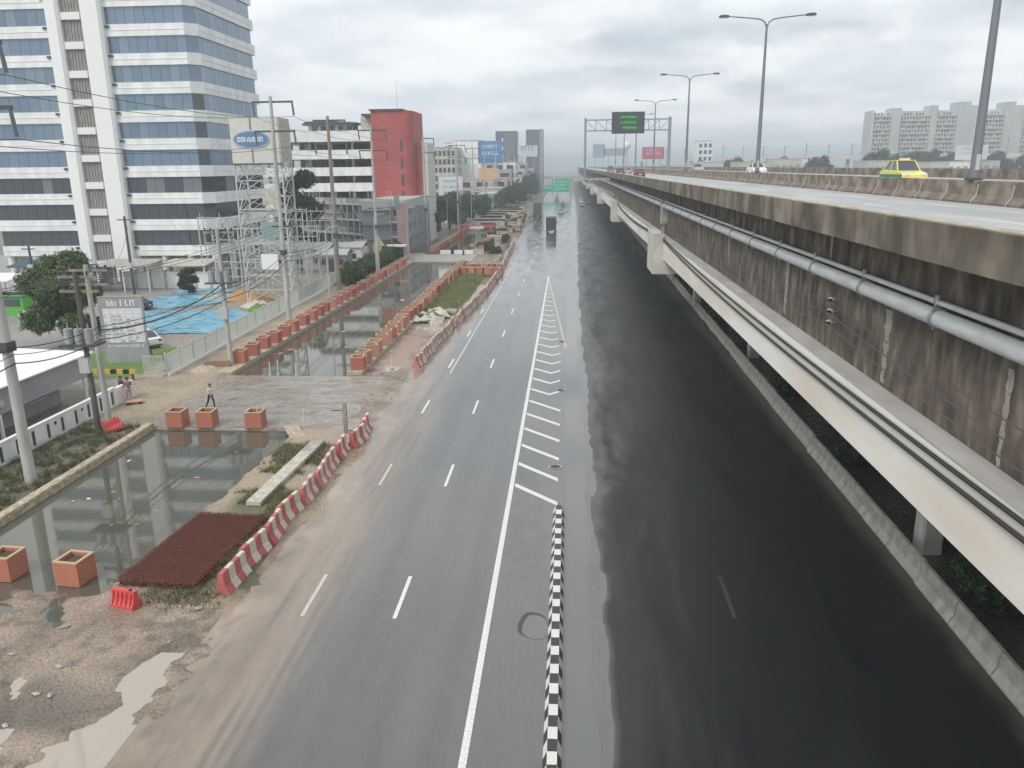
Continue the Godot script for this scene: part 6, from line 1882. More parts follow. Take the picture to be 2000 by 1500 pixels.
# ---------------------------------------------------------------- vehicles
func car_shape(len_: float, wid: float, hh: float) -> Dictionary:
	# lengthwise sections: z, half width low, sill height, belt height, half width at roof, roof height
	var s := len_ / 2.0
	var body := PackedVector2Array([Vector2(-s, 0.35), Vector2(-s + 0.1, 0.22), Vector2(s - 0.1, 0.22), Vector2(s, 0.36), Vector2(s - 0.02, 0.62), Vector2(s - 0.25, 0.78), Vector2(s * 0.42, 0.92), Vector2(-s * 0.72, 0.98), Vector2(-s + 0.05, 0.9)])
	var b := MB.new()
	# rounded shell: middle slab and two inset flanks
	b.prism(body, Vector3(-wid / 2 + 0.1, 0, 0), Vector3.BACK * -1.0, Vector3.UP, Vector3(wid - 0.2, 0, 0))
	var inner := PackedVector2Array()
	for p in body:
		inner.append(Vector2(p.x * 0.975, 0.24 + (p.y - 0.24) * 0.93))
	b.prism(inner, Vector3(-wid / 2, 0, 0), Vector3.BACK * -1.0, Vector3.UP, Vector3(0.099, 0, 0))
	b.prism(inner, Vector3(wid / 2 - 0.099, 0, 0), Vector3.BACK * -1.0, Vector3.UP, Vector3(0.099, 0, 0))
	# cabin frustum
	var zb := [-s * 0.78, s * 0.44]
	var zt := [-s * 0.45, s * 0.12]
	var hb := wid / 2 - 0.1
	var ht := wid / 2 - 0.26
	var c := MB.new()
	var lo := [Vector3(-hb, 0.93, -zb[0]), Vector3(hb, 0.93, -zb[0]), Vector3(hb, 0.9, -zb[1]), Vector3(-hb, 0.9, -zb[1])]
	var hi := [Vector3(-ht, hh, -zt[0]), Vector3(ht, hh, -zt[0]), Vector3(ht, hh, -zt[1]), Vector3(-ht, hh, -zt[1])]
	c.quad(hi[0], hi[1], lo[1], lo[0])
	c.quad(hi[2], hi[3], lo[3], lo[2])
	c.quad(hi[1], hi[2], lo[2], lo[1])
	c.quad(hi[3], hi[0], lo[0], lo[3])
	var roof := MB.new()
	var up := Vector3(0, 0.05, 0)
	roof.prism(PackedVector2Array([Vector2(-ht - 0.03, zt[0] - 0.06), Vector2(ht + 0.03, zt[0] - 0.06), Vector2(ht + 0.03, zt[1] + 0.06), Vector2(-ht - 0.03, zt[1] + 0.06)]), Vector3(0, hh - 0.01, 0), Vector3.RIGHT, Vector3.FORWARD, up)
	for k in 4:
		roof.bar(lo[k], hi[k], 0.07)
	roof.bar((lo[1] + lo[2]) / 2, (hi[1] + hi[2]) / 2, 0.07)
	roof.bar((lo[0] + lo[3]) / 2, (hi[0] + hi[3]) / 2, 0.07)
	return {"body": b.done(), "glass": c.done(), "roof": roof.done()}

var shapes := {}

# the car's nose points to local -z
func car(label: String, at: Vector3, turn: float, paint: Material, lower: Material = null, name_ := "car", len_ := 4.4, wid := 1.76, hh := 1.46) -> Node3D:
	var key := "%s %s" % [len_, hh]
	if not shapes.has(key):
		shapes[key] = car_shape(len_, wid, hh)
	var t := thing(name_, label, "car", at, turn)
	part(t, "body", shapes[key].body, paint)
	part(t, "windows", shapes[key].glass, M.dark_glass)
	part(t, "roof", shapes[key].roof, paint)
	if lower:
		part(t, "lower_panel", MB.new().span(-wid / 2 - 0.012, -wid / 2 - 0.002, 0.26, 0.66, -len_ / 2 + 0.15, len_ / 2 - 0.15).span(wid / 2 + 0.002, wid / 2 + 0.012, 0.26, 0.66, -len_ / 2 + 0.15, len_ / 2 - 0.15).span(-wid / 2 + 0.12, wid / 2 - 0.12, 0.28, 0.52, len_ / 2 + 0.002, len_ / 2 + 0.012).done(), lower)
	for x in [-1, 1]:
		for z in [-len_ * 0.31, len_ * 0.3]:
			var w := part(t, "wheel", wheel_mesh, M.tyre, Vector3(x * (wid / 2 - 0.1), 0.31, z))
			part(w, "rim", rim_mesh, M.chrome, Vector3(x * 0.112, 0, 0))
		part(t, "headlight", MB.new().span(x * 0.42, x * (wid / 2 - 0.13), 0.58, 0.72, -len_ / 2 - 0.03, -len_ / 2 + 0.14).done(), flat(0.75, 0.76, 0.74, 0.15))
		part(t, "tail_light", MB.new().span(x * 0.5, x * (wid / 2 - 0.12), 0.66, 0.84, len_ / 2 - 0.06, len_ / 2 + 0.03).done(), flat(0.40, 0.02, 0.02, 0.25))
	part(t, "bumper", MB.new().span(-wid / 2 + 0.15, wid / 2 - 0.15, 0.27, 0.4, len_ / 2 + 0.015, len_ / 2 + 0.07).done(), M.dark_metal)
	part(t, "number_plate", MB.new().span(-0.24, 0.24, 0.5, 0.62, len_ / 2 + 0.015, len_ / 2 + 0.03).done(), M.white)
	return t

var wheel_mesh: ArrayMesh = MB.new().cyl(Vector3(-0.11, 0, 0), Vector3(0.11, 0, 0), 0.31, 0.31, 16).done()
var rim_mesh: ArrayMesh = MB.new().cyl(Vector3(-0.005, 0, 0), Vector3(0.005, 0, 0), 0.2, 0.2, 12).done()

func lorry(label: String, at: Vector3, h: float, m: Material, cab: Material) -> void:
	var t := thing("lorry", label, "truck", at)
	part(t, "cargo_box", MB.new().span(-1.2, 1.2, 1.0, h, -3.0, 3.4).done(), m)
	part(t, "tail_frame", MB.new().span(-1.22, 1.22, 0.85, 1.1, 3.403, 3.5).span(-1.22, -1.1, 1.1, h, 3.403, 3.47).span(1.1, 1.22, 1.1, h, 3.403, 3.47).span(-0.04, 0.04, 1.1, h - 0.1, 3.403, 3.46).done(), M.dark_metal)
	part(t, "cab", MB.new().prism(PackedVector2Array([Vector2(3.05, 0.6), Vector2(5.0, 0.6), Vector2(5.0, 1.6), Vector2(4.75, 2.6), Vector2(3.05, 2.7)]), Vector3(-1.1, 0, 0), Vector3.FORWARD, Vector3.UP, Vector3(2.2, 0, 0)).done(), cab)
	part(t, "chassis", MB.new().span(-0.5, 0.5, 0.6, 0.95, -4.5, 3.4).done(), M.black)
	for x in [-1, 1]:
		for z in [-3.9, 1.4, 2.6]:
			var w := part(t, "wheel", MB.new().cyl(Vector3(-0.2, 0, 0), Vector3(0.2, 0, 0), 0.5, 0.5, 14).done(), M.tyre, Vector3(x * 0.95, 0.5, z))
			part(w, "rim", MB.new().cyl(Vector3(-0.01, 0, 0), Vector3(0.01, 0, 0), 0.28, 0.28, 10).done(), M.chrome, Vector3(x * 0.205, 0, 0))
		part(t, "tail_light", MB.new().span(x * 0.75, x * 1.05, 0.88, 1.05, 3.5, 3.54).done(), flat(0.45, 0.02, 0.02, 0.25))
		part(t, "mirror", MB.new().span(x * 1.2, x * 1.4, 1.8, 2.3, -4.6, -4.5).done(), M.black)

func vehicles() -> void:
	lorry("dark box lorry driving away in the clear middle lane", Vector3(-4.1, 0, -201.0), 3.7, flat(0.055, 0.06, 0.06, 0.6), flat(0.10, 0.10, 0.11, 0.4))
	lorry("dark high-sided lorry on the left lane further ahead", Vector3(-9.8, 0, -263.0), 4.6, flat(0.075, 0.095, 0.10, 0.6), M.white)
	var silver := flat(0.50, 0.50, 0.51, 0.3, 0.4)
	var red := flat(0.20, 0.045, 0.04, 0.3)
	car("silver car ahead of the dark box lorry", Vector3(-2.4, 0, -281.0), 0.0, silver)
	car("grey pickup far ahead near the green signs", Vector3(-5.2, 0, -378.0), 0.0, flat(0.20, 0.17, 0.18, 0.4), null, "pickup", 5.1, 1.86, 1.75)
	car("dark car far ahead in the right lane near the green signs", Vector3(-2.2, 0, -338.0), 0.0, flat(0.09, 0.085, 0.08, 0.4))
	car("white car farthest ahead below the green signs", Vector3(-6.0, 0, -455.0), 0.0, M.white)
	# queue of cars on the far outer road
	for i in 6:
		car("%s car of the queue on the far outer road" % nth(i), Vector3(5.6 + 3.2 * (i % 2), 0.01, -330.0 - 16.0 * i), 0.0, [silver, flat(0.12, 0.03, 0.04, 0.3), M.white, flat(0.05, 0.05, 0.06, 0.3)][i % 4])
	# upper road
	var y := 13.65
	car("maroon car on the upper road near the gantry", Vector3(12.4, y, -146.0), 0.0, red)
	car("darker red car ahead of the maroon one on the upper road", Vector3(11.3, y, -182.0), 0.0, flat(0.16, 0.05, 0.045, 0.3))
	car("grey van under the gantry on the upper road", Vector3(11.9, y, -236.0), 0.0, flat(0.22, 0.24, 0.25, 0.4), null, "van", 4.9, 1.86, 2.0)
	car("silver car beyond the two red cars on the upper road", Vector3(15.2, y, -214.0), 0.0, silver)
	var tx := car("yellow and green taxi behind the centre barrier of the upper road", Vector3(24.7, y + 0.62, -62.9), PI, flat(0.76, 0.68, 0.22, 0.3), flat(0.02, 0.22, 0.10, 0.35), "taxi", 4.5, 1.78, 1.62)
	part(tx, "roof_sign", MB.new().span(-0.35, 0.35, 1.66, 1.8, -0.12, 0.12).done(), flat(0.70, 0.66, 0.40, 0.5))
	car("white oncoming car behind the centre barrier, second lamp beside it", Vector3(25.0, y + 0.76, -112.0), PI, M.white)
	car("silver oncoming car further behind the centre barrier", Vector3(25.2, y + 0.76, -164.0), PI, silver)
	# parked in the compound
	car("white car parked behind the timetable hoarding", Vector3(-38.9, 0.28, -69.4), 0.9, M.white)
	car("white car parked left of the leafy tree", Vector3(-58.0, 0.28, -83.5), 1.5, M.white)
	car("white van parked under the far left canopy", Vector3(-62.0, 0.28, -90.5), 1.5, M.white, null, "van", 4.9, 1.86, 2.0)
	car("dark blue car parked right of the leafy tree", Vector3(-50.5, 0.28, -88.6), 1.6, flat(0.03, 0.05, 0.10, 0.3))
	# motorcycle on the dark road
	var mc := thing("motorcycle", "lone motorcycle with rider on the dark outer road", "motorcycle", Vector3(12.0, 0.01, -148.0))
	for z in [-0.65, 0.65]:
		var w := part(mc, "wheel", MB.new().cyl(Vector3(-0.05, 0, 0), Vector3(0.05, 0, 0), 0.3, 0.3, 14).done(), M.tyre, Vector3(0, 0.3, z))
		part(w, "hub", MB.new().cyl(Vector3(-0.06, 0, 0), Vector3(0.06, 0, 0), 0.08, 0.08, 8).done(), M.chrome)
	part(mc, "frame", MB.new().tube([Vector3(0, 0.32, 0.65), Vector3(0, 0.5, 0.1), Vector3(0, 0.75, -0.35), Vector3(0, 0.35, -0.62)], [0.08, 0.16, 0.09, 0.05], 8).done(), flat(0.1, 0.02, 0.02, 0.3))
	part(mc, "seat", MB.new().span(-0.13, 0.13, 0.72, 0.82, -0.15, 0.65).done(), M.black)
	part(mc, "handlebar", MB.new().bar(Vector3(-0.33, 1.0, -0.4), Vector3(0.33, 1.0, -0.4), 0.035).done(), M.black)
	person("person seated upright on the motorcycle in dark clothes", Vector3(12.0, 0.36, -147.85), PI, [Color(0.04, 0.05, 0.07), Color(0.03, 0.03, 0.035)], "ride")

# ---------------------------------------------------------------- plants
var leaf_mesh: ArrayMesh

func make_leaves() -> ArrayMesh:
	# a spray of small pointed leaves
	var m := MB.new()
	var r := RandomNumberGenerator.new()
	r.seed = 12
	for k in 7:
		var d := Vector3(r.randf_range(-1, 1), r.randf_range(-0.6, 0.8), r.randf_range(-1, 1)).normalized()
		var s := d.cross(Vector3(r.randf_range(-1, 1), 1, r.randf_range(-1, 1))).normalized()
		var o := Vector3(r.randf_range(-1, 1), r.randf_range(-1, 1), r.randf_range(-1, 1)) * 0.45
		var l := r.randf_range(0.55, 0.9)
		m.quad(o, o + d * l * 0.5 + s * 0.24, o + d * l, o + d * l * 0.5 - s * 0.24)
	return m.done()

func crown(p: Node, n: String, lumps: Array, count: int, size: float, sd: int, dark: Color, light: Color) -> void:
	var r := RandomNumberGenerator.new()
	r.seed = sd
	var mm := MultiMesh.new()
	mm.transform_format = MultiMesh.TRANSFORM_3D
	mm.use_colors = true
	mm.mesh = leaf_mesh
	mm.instance_count = count
	var total := 0.0
	for l in lumps:
		total += l[1] * l[1]
	var at := 0
	for li in lumps.size():
		var l: Array = lumps[li]
		var k := int(count * l[1] * l[1] / total)
		if li == lumps.size() - 1:
			k = count - at
		for i in k:
			if at >= count:
				break
			var d := Vector3(r.randfn(), r.randfn(), r.randfn()).normalized()
			var rad: float = l[1] * pow(r.randf(), 0.4) * (1.18 if i % 6 == 0 else 1.0) * (1.0 + 0.18 * sin(d.x * 7.0 + li) * cos(d.z * 6.0))
			var pos: Vector3 = l[0] + d * rad * Vector3(1, 0.85, 1)
			var s := size * r.randf_range(0.6, 1.35)
			var b := Basis.from_euler(Vector3(r.randf() * TAU, r.randf() * TAU, r.randf() * TAU)).scaled(Vector3(s, s, s))
			mm.set_instance_transform(at, Transform3D(b, pos))
			mm.set_instance_color(at, dark.lerp(light, r.randf()))
			at += 1
	var o := MultiMeshInstance3D.new()
	o.name = n
	o.multimesh = mm
	o.material_override = M.leaf
	o.set_meta("kind", "stuff")
	p.add_child(o, true)

func tree(n: String, label: String, at: Vector3, h: float, rad: float, count: int, size: float, sd: int, dark := Color(0.03, 0.055, 0.02), light := Color(0.10, 0.145, 0.05), trunk_h := 0.4, cat := "tree", group := "") -> void:
	var t := thing(n, label, cat, at, 0.0, group)
	var r := RandomNumberGenerator.new()
	r.seed = sd
	var th := h * trunk_h
	var tr := part(t, "trunk", MB.new().tube([Vector3(0, -0.3, 0), Vector3(0.05 * rad, th * 0.5, 0), Vector3(-0.04 * rad, th, 0.03 * rad), Vector3(0, h * 0.75, 0)], [rad * 0.085, rad * 0.065, rad * 0.055, rad * 0.02], 8).done(), M.bark)
	var lumps := [[Vector3(0, (th + h) / 2, 0), rad * 0.62]]
	for i in 13:
		var a := TAU * i / 6.5 + r.randf_range(-0.4, 0.4)
		var y := lerpf(th * 0.95, h - rad * 0.28, (i + 0.5) / 13.0)
		var q := rad * (0.72 - 0.42 * absf((i + 0.5) / 13.0 - 0.35)) * r.randf_range(0.75, 1.1)
		var c := Vector3(cos(a) * q, y, sin(a) * q)
		lumps.append([c, rad * r.randf_range(0.26, 0.42)])
		if i < 7:
			part(tr, "limb", MB.new().tube([Vector3(0, th * (0.75 + 0.07 * i), 0), c * Vector3(0.55, 1, 0.55) + Vector3(0, -0.15 * rad, 0), c], [rad * 0.035, rad * 0.02, rad * 0.008], 6).done(), M.bark)
	crown(t, "crown", lumps, count, size, sd, dark, light)

func shrub(label: String, at: Vector3, r: float, h: float, count: int, sd: int, dark: Color, light: Color, group: String, size := 0.22) -> void:
	var t := thing("shrub", label, "shrub", at, 0.0, group)
	var rr := RandomNumberGenerator.new()
	rr.seed = sd
	var stems := MB.new()
	var lumps := []
	for i in 6:
		var a := TAU * i / 6.0 + rr.randf()
		var c := Vector3(cos(a) * r * 0.5, h * rr.randf_range(0.35, 0.75), sin(a) * r * 0.6)
		lumps.append([c, r * rr.randf_range(0.4, 0.6)])
		stems.tube([Vector3.ZERO, c], [0.04, 0.015], 5)
	part(t, "stems", stems.done(), M.bark)
	crown(t, "foliage", lumps, count, size, sd, dark, light)

func blades(n: String, label: String, cat: String, spots: Array, h: float, dark: Color, light: Color, sd: int) -> void:
	# upright grass or weed blades, one object
	var r := RandomNumberGenerator.new()
	r.seed = sd
	var m := MB.new()
	for k in 5:
		var a := r.randf() * TAU
		var d := Vector3(cos(a), 0, sin(a))
		var s := d.cross(Vector3.UP) * 0.035
		var o := d * r.randf() * 0.12
		m.tri(o - s, o + d * 0.15 + Vector3(0, 0.6, 0) , o + s)
		m.tri(o + d * 0.15 + Vector3(0, 0.6, 0) - s * 0.6, o + d * 0.5 + Vector3(0, 0.95, 0), o + d * 0.15 + Vector3(0, 0.6, 0) + s * 0.6)
	var mm := MultiMesh.new()
	mm.transform_format = MultiMesh.TRANSFORM_3D
	mm.use_colors = true
	mm.mesh = m.done()
	mm.instance_count = spots.size()
	for i in spots.size():
		var s := h * r.randf_range(0.5, 1.3)
		mm.set_instance_transform(i, Transform3D(Basis(Vector3.UP, r.randf() * TAU).scaled(Vector3(s, s, s)), spots[i]))
		mm.set_instance_color(i, dark.lerp(light, r.randf()))
	var o := MultiMeshInstance3D.new()
	o.name = numbered(n)
	o.multimesh = mm
	o.material_override = M.leaf
	add_child(o)
	tag(o, label, cat)
	o.set_meta("kind", "stuff")

func vegetation() -> void:
	leaf_mesh = make_leaves()
	tree("leafy_tree", "round leafy green tree in the compound at the left", Vector3(-45.7, 0.27, -69.0), 8.7, 3.6, 20000, 0.26, 3, Color(0.035, 0.065, 0.02), Color(0.15, 0.21, 0.065), 0.2)
	litter()
	tree("small_tree", "small dark clipped tree before the low white wall", Vector3(-49.5, 0.27, -101.0), 3.4, 1.3, 1600, 0.24, 4, Color(0.015, 0.035, 0.014), Color(0.04, 0.075, 0.025), 0.15)
	tree("dark_tree", "dark narrow tree behind the lattice sign tower", Vector3(-46.5, 0.27, -138.0), 15.5, 4.2, 6500, 0.5, 5, Color(0.025, 0.045, 0.022), Color(0.075, 0.105, 0.045), 0.2)
	var dk := Color(0.028, 0.05, 0.018)
	var lt := Color(0.085, 0.125, 0.042)
	# hedge beside the pavement
	for i in 9:
		shrub("%s bush of the hedge between the fence and the mall" % nth(i), Vector3(-29.9 - 0.1 * i, 0.28, -108.5 - 4.0 * i), 1.9, 2.6, 1500, 40 + i, dk, Color(0.13, 0.17, 0.05) if i > 4 else Color(0.10, 0.145, 0.05), "hedge between the fence and the mall", 0.3)
	# dark shrubs under the elevated highway
	for i in 22:
		shrub("%s dark shrub behind the concrete barriers, counted from the camera" % nth(i), Vector3(15.9 + 0.8 * (i % 3), 0.1, -14.0 - 4.6 * i), 1.5, 1.5 + 0.3 * (i % 3), 1100, 70 + i, Color(0.02, 0.042, 0.018), Color(0.085, 0.12, 0.05), "shrubs under the elevated highway", 0.2)
	# street trees in the middle distance on the left
	var st := [[-33.0, -186.0, 8.0, 4.2], [-31.5, -214.0, 9.5, 4.5], [-40.0, -222.0, 11.0, 5.0], [-30.5, -240.0, 8.5, 4.2], [-27.0, -252.0, 7.5, 3.8], [-22.5, -300.0, 9.0, 4.0], [-20.5, -345.0, 10.0, 4.5], [-19.5, -420.0, 13.0, 5.5]]
	for i in st.size():
		tree("street_tree", "%s street tree on the left beyond the mall, counted from the camera" % nth(i), Vector3(st[i][0], 0.03, st[i][1]), st[i][2], st[i][3], 2600, 0.55, 200 + i, Color(0.03, 0.052, 0.022), Color(0.095, 0.125, 0.05), 0.25, "tree", "street trees beyond the mall")
	# scrub on the far verge
	for i in 14:
		shrub("%s scrubby bush on the verge beyond the second driveway" % nth(i), Vector3(-13.6 - 0.55 * ((i * 5) % 7), 0.05, -150.0 - 8.5 * i), 1.6, 1.3, 600, 300 + i, Color(0.05, 0.055, 0.02), Color(0.14, 0.12, 0.055), "scrub on the far verge", 0.32)
	# trees beyond the upper road
	var ft := [[152.0, -420.0, 22.0, 8.0], [168.0, -440.0, 20.0, 9.0], [181.0, -445.0, 21.5, 9.0], [193.0, -455.0, 23.0, 9.5], [205.0, -460.0, 21.0, 9.0], [128.0, -430.0, 19.5, 8.0], [110.0, -440.0, 19.0, 8.0], [88.0, -450.0, 19.0, 8.0], [230.0, -460.0, 21.0, 9.0], [252.0, -470.0, 20.0, 9.0], [70.0, -460.0, 18.0, 7.0], [140.0, -470.0, 20.0, 8.0]]
	for i in ft.size():
		tree("distant_tree", "%s distant tree in the row beyond the upper road" % nth(i), Vector3(ft[i][0], 0.1, ft[i][1]), ft[i][2], ft[i][3], 2200, 1.0, 260 + i, Color(0.022, 0.036, 0.02), Color(0.06, 0.08, 0.04), 0.25, "tree", "trees beyond the upper road")
	# grass and weeds
	var r := RandomNumberGenerator.new()
	r.seed = 31
	var a := []
	var b := []
	var c := []
	var d := []
	while a.size() < 5200:
		var x := r.randf_range(-16.4, -12.2)
		var z := r.randf_range(-125.5, -85.5)
		if x < -12.6 + 1.0 * smoothstep(-90.0, -112.0, z):
			a.append(Vector3(x, ground_y(x, z) - 0.01, z))
	while b.size() < 3600:
		var x := r.randf_range(-16.6, -13.5)
		var z := r.randf_range(-45.0, -27.8)
		var w := n3.get_noise_2d(x * 2.0, z * 2.0) + 0.6 * n1.get_noise_2d(x * 1.3, z * 1.3)
		if w > -0.05 - 0.02 * (z + 33.0) * (1 if z > -33 else 0) and z > -43.5 and (x > -15.8 or z < -36.0) and (x > -14.2 or z < -34.6):
			b.append(Vector3(x, ground_y(x, z) - 0.01, z))
	while c.size() < 3000:
		var x := r.randf_range(-30.6, -26.8)
		var z := r.randf_range(-46.5, -29.0)
		if n2.get_noise_2d(x * 0.7, z * 0.7) > -0.05:
			c.append(Vector3(x, ground_y(x, z) - 0.01, z))
	for k in 700:
		var x := r.randfn(-14.6, 0.9)
		var z := r.randfn(-26.5, 0.45)
		if x < -12.9:
			d.append(Vector3(x, ground_y(x, z) - 0.01, z))
	blades("island_grass", "rough green grass on the island between the planters and the road", "grass", a, 0.36, Color(0.13, 0.145, 0.04), Color(0.28, 0.28, 0.10), 1)
	blades("bank_weeds", "dry green weeds on the bank beside the front pond", "weeds", b, 0.24, Color(0.06, 0.075, 0.022), Color(0.20, 0.19, 0.07), 2)
	blades("wall_weeds", "weeds between the slotted wall and the front pond", "weeds", c, 0.34, Color(0.045, 0.06, 0.02), Color(0.14, 0.14, 0.06), 3)
	blades("mud_grass", "flattened grass in front of the rusty mats", "grass", d, 0.22, Color(0.07, 0.075, 0.03), Color(0.19, 0.18, 0.08), 4)

func litter() -> void:
	# rubbish and scum drifting on the ponds
	var r := RandomNumberGenerator.new()
	r.seed = 55
	for i in 26:
		var near := i < 12
		var x := r.randf_range(-25.4, -18.4) if near else r.randf_range(-25.8, -17.9)
		var z := r.randf_range(-45.5, -30.0) if near else r.randf_range(-118.0, -61.0)
		var n := 9
		var p := PackedVector2Array()
		var s := r.randf_range(0.07, 0.22) if near else r.randf_range(0.15, 0.45)
		for k in n:
			var a := TAU * k / n
			p.append(Vector2(cos(a), sin(a) * r.randf_range(0.35, 0.8)) * s * r.randf_range(0.6, 1.2))
		solo("rubbish_scrap", MB.new().prism(p, Vector3.ZERO, Vector3.RIGHT, Vector3.BACK, Vector3(0, 0.03, 0)).done(), [M.pale_concrete, M.wood, M.white, M.bank][r.randi() % 4], "%s bit of rubbish floating on the %s pond" % [nth(i if near else i - 12), "front" if near else "long"], "rubbish", Vector3(x, WL - 0.012, z), r.randf() * TAU, "rubbish floating on the ponds")

# ---------------------------------------------------------------- people
func capsule(p: Vector3, a: Vector3, b: Vector3, ra: float, rb: float) -> float:
	var ab := b - a
	var t := clampf((p - a).dot(ab) / maxf(ab.length_squared(), 1e-6), 0.0, 1.0)
	return p.distance_to(a + ab * t) - lerpf(ra, rb, t)

# one continuous body from tapered bones: a smooth minimum of capsules meshed as surface nets
func body_mesh(bones: Array, cell: float) -> ArrayMesh:
	var lo := Vector3(1e9, 1e9, 1e9)
	var hi := -lo
	for b in bones:
		var r: float = maxf(b[2], b[3]) + 0.05
		lo = lo.min(b[0] - Vector3.ONE * r).min(b[1] - Vector3.ONE * r)
		hi = hi.max(b[0] + Vector3.ONE * r).max(b[1] + Vector3.ONE * r)
	var n := Vector3i(((hi - lo) / cell).ceil()) + Vector3i.ONE * 2
	var f := PackedFloat32Array()
	f.resize(n.x * n.y * n.z)
	f.fill(1.0)
	var k := 0.035
	for b in bones:
		var r: float = maxf(b[2], b[3]) + 0.07
		var l := Vector3i((((b[0] as Vector3).min(b[1]) - Vector3.ONE * r - lo) / cell).floor()).clamp(Vector3i.ZERO, n - Vector3i.ONE)
		var h := Vector3i((((b[0] as Vector3).max(b[1]) + Vector3.ONE * r - lo) / cell).ceil()).clamp(Vector3i.ZERO, n - Vector3i.ONE)
		for z in range(l.z, h.z + 1):
			for y in range(l.y, h.y + 1):
				for x in range(l.x, h.x + 1):
					var i := (z * n.y + y) * n.x + x
					var d := capsule(lo + Vector3(x, y, z) * cell, b[0], b[1], b[2], b[3])
					var o := f[i]
					var m := clampf(0.5 + 0.5 * (o - d) / k, 0.0, 1.0)
					f[i] = lerpf(o, d, m) - k * m * (1.0 - m)
	var ids := {}
	var st := SurfaceTool.new()
	st.begin(Mesh.PRIMITIVE_TRIANGLES)
	st.set_smooth_group(1)
	var off := [1, n.x, n.x * n.y]
	var count := 0
	var pos := PackedVector3Array()
	for z in n.z - 1:
		for y in n.y - 1:
			for x in n.x - 1:
				var i := (z * n.y + y) * n.x + x
				var s := Vector3.ZERO
				var c := 0
				for e in EDGES:
					var p: Vector3i = e[0]
					var q: Vector3i = e[1]
					var va := f[i + p.x + p.y * n.x + p.z * n.x * n.y]
					var vb := f[i + q.x + q.y * n.x + q.z * n.x * n.y]
					if (va < 0) != (vb < 0):
						s += Vector3(p).lerp(Vector3(q), va / (va - vb))
						c += 1
				if c:
					ids[i] = count
					count += 1
					pos.append(lo + (Vector3(x, y, z) + s / c) * cell)
	for i in ids:
		for ax in 3:
			var j: int = i + off[ax]
			if (f[i] < 0) == (f[j] < 0):
				continue
			var u: int = off[(ax + 1) % 3]
			var v: int = off[(ax + 2) % 3]
			if not (ids.has(i - u) and ids.has(i - v) and ids.has(i - u - v)):
				continue
			var q := [pos[ids[i]], pos[ids[i - u]], pos[ids[i - u - v]], pos[ids[i - v]]]
			if f[i] < 0:
				q.reverse()
			for t in [0, 1, 2, 0, 2, 3]:
				st.set_color(body_color(q[t], bones))
				st.add_vertex(q[t])
	st.generate_normals()
	return st.commit()

var EDGES := make_edges()

func make_edges() -> Array:
	var o := []
	for a in 3:
		for u in 2:
			for v in 2:
				var p := Vector3i.ZERO
				p[(a + 1) % 3] = u
				p[(a + 2) % 3] = v
				var q := p
				q[a] = 1
				o.append([p, q])
	return o

func body_color(p: Vector3, bones: Array) -> Color:
	var best := 1e9
	var c := Color.WHITE
	for b in bones:
		var d := capsule(p, b[0], b[1], b[2], b[3])
		if d < best:
			best = d
			c = b[4]
	return c

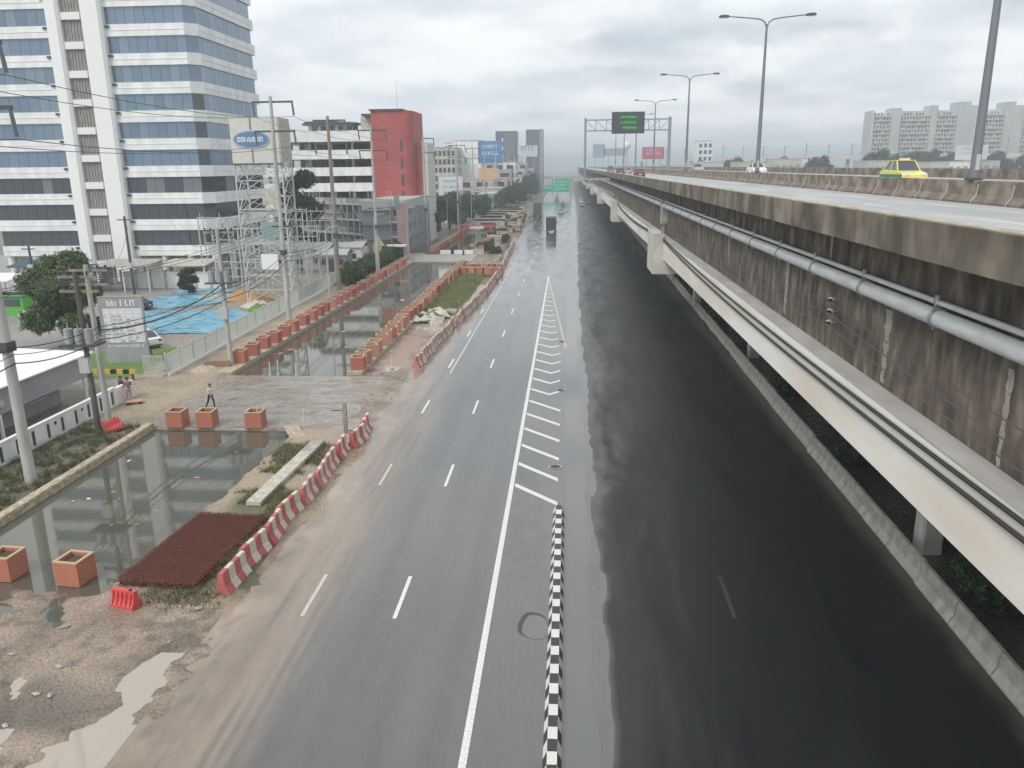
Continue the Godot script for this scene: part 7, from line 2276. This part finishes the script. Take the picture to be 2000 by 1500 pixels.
# faces local +z; cloth = [upper, lower]
func person(label: String, at: Vector3, turn: float, cloth: Array, pose: String, carry := false) -> void:
	var skin := Color(0.34, 0.20, 0.13)
	var shoe := Color(0.03, 0.03, 0.03)
	var up: Color = cloth[0]
	var lw: Color = cloth[1]
	var B := []
	var hipy := 0.93
	var lean := Vector3(0, 0, 0.03)
	var seat := pose == "ride"
	if seat:
		hipy = 0.52
	var hip := Vector3(0, hipy, 0)
	var chest := hip + Vector3(0, 0.36, 0) + lean
	var neck := hip + Vector3(0, 0.54, 0) + lean * 1.4
	B.append([hip + Vector3(-0.07, 0, 0), hip + Vector3(0.07, 0, 0), 0.125, 0.125, lw])
	B.append([hip + Vector3(0, 0.06, 0), chest, 0.13, 0.15, up])
	B.append([chest + Vector3(-0.09, 0.06, 0), chest + Vector3(0.09, 0.06, 0), 0.115, 0.115, up])
	B.append([chest + Vector3(-0.17, 0.12, 0), chest + Vector3(0.17, 0.12, 0), 0.06, 0.06, up])
	B.append([neck - Vector3(0, 0.05, 0), neck + Vector3(0, 0.06, 0.01), 0.055, 0.052, skin])
	var head := neck + Vector3(0, 0.17, 0.02)
	B.append([head + Vector3(0, 0.03, -0.01), head + Vector3(0, -0.02, 0.015), 0.093, 0.085, skin])
	B.append([head + Vector3(0, -0.07, 0.035), head + Vector3(0, -0.05, 0.03), 0.055, 0.06, skin])
	B.append([head + Vector3(0, -0.015, 0.1), head + Vector3(0, 0.01, 0.095), 0.017, 0.012, skin])
	for s in [-1, 1]:
		B.append([head + Vector3(0.09 * s, 0, 0), head + Vector3(0.095 * s, -0.03, 0), 0.018, 0.015, skin])
		var sh := chest + Vector3(0.19 * s, 0.13, 0)
		var swing := 0.0
		if pose == "walk":
			swing = 0.16 * s
		var el := sh + Vector3(0.05 * s, -0.28, -swing * 0.6 - 0.02)
		var wr := el + Vector3(0.01 * s, -0.22, 0.08 + swing * -0.7)
		if pose == "work" or seat:
			el = sh + Vector3(0.05 * s, -0.25, 0.1)
			wr = el + Vector3(-0.08 * s, -0.05, 0.23)
		B.append([sh, el, 0.058, 0.046, up])
		B.append([el, wr, 0.042, 0.03, skin])
		var hd := (wr - el).normalized()
		B.append([wr, wr + hd * 0.08, 0.034, 0.032, skin])
		for fi in 4:
			var fo := wr + hd * 0.08 + Vector3(0, 0, (fi - 1.5) * 0.018)
			B.append([fo, fo + hd * (0.06 + 0.012 * (1.5 - absf(fi - 1.5))) + Vector3(-0.012 * s, 0, 0), 0.0095, 0.008, skin])
		B.append([wr + hd * 0.03, wr + hd * 0.075 + Vector3(-0.015 * s, 0, 0.045), 0.012, 0.009, skin])
		var hj := hip + Vector3(0.095 * s, -0.03, 0)
		var kn := hj + Vector3(0.01 * s, -0.42, 0.03)
		var an := kn + Vector3(0, -0.41, -0.04)
		if pose == "walk":
			kn = hj + Vector3(0, -0.41, 0.17 * s)
			an = kn + Vector3(0, -0.39, (0.02 if s > 0 else -0.22))
			an.y = maxf(an.y, 0.09)
		if seat:
			kn = hj + Vector3(0.1 * s, -0.08, 0.4)
			an = kn + Vector3(0, -0.4, -0.05)
		B.append([hj, kn, 0.088, 0.06, lw])
		B.append([kn, an, 0.058, 0.042, lw])
		B.append([an + Vector3(0, -0.035, -0.03), an + Vector3(0, -0.05, 0.15), 0.042, 0.036, shoe])
	var low := 1e9
	for b in B:
		low = minf(low, minf(b[0].y - b[2], b[1].y - b[3]))
	var t := thing("person", label, "person", at, turn)
	var bm := StandardMaterial3D.new()
	bm.vertex_color_use_as_albedo = true
	bm.roughness = 0.8
	var bo := part(t, "body", body_mesh(B, 0.02), bm, Vector3(0, 0.0 if seat else -low, 0))
	var hm := MB.new()
	hm.blob(head + Vector3(0, 0.045, -0.02), Vector3(0.103, 0.085, 0.108), 12)
	part(bo, "hair", hm.done(), M.black)
	for s in [-1, 1]:
		part(bo, "eye", MB.new().blob(head + Vector3(0.034 * s, 0.0, 0.088), Vector3(0.012, 0.008, 0.008), 6).done(), M.black)
	part(bo, "mouth", MB.new().span(-0.022, 0.022, head.y - 0.062, head.y - 0.054, head.z + 0.078, head.z + 0.09).done(), flat(0.25, 0.09, 0.08, 0.6))

func people() -> void:
	person("person in white shirt and black trousers walking across the wet driveway", Vector3(-24.2, 0.11, -50.7), 1.2, [Color(0.66, 0.62, 0.62), Color(0.025, 0.022, 0.03)], "walk")
	person("person in dark clothes standing by the gate beside the wall end", Vector3(-31.1, 0.27, -51.8), 2.6, [Color(0.05, 0.05, 0.06), Color(0.06, 0.05, 0.05)], "work")
	person("person in a reddish top and pale trousers by the wall end", Vector3(-30.4, 0.27, -51.5), -2.4, [Color(0.30, 0.12, 0.11), Color(0.42, 0.34, 0.30)], "work")
	var t := thing("hand_cart", "small red hand cart on the ground beside the two people", "cart", Vector3(-29.8, 0.27, -51.0), 0.4)
	part(t, "tray", MB.new().span(-0.55, 0.55, 0.2, 0.26, -0.35, 0.35).done(), M.faded_red)
	part(t, "handle", MB.new().tube([Vector3(-0.55, 0.25, 0.25), Vector3(-0.85, 0.95, 0.25), Vector3(-0.85, 0.95, -0.25), Vector3(-0.55, 0.25, -0.25)], [0.02], 6).done(), M.faded_red)
	for x in [-0.4, 0.4]:
		for z in [-0.28, 0.28]:
			part(t, "wheel", MB.new().cyl(Vector3(x, 0.1, z - 0.03), Vector3(x, 0.1, z + 0.03), 0.1, 0.1, 10).done(), M.tyre)
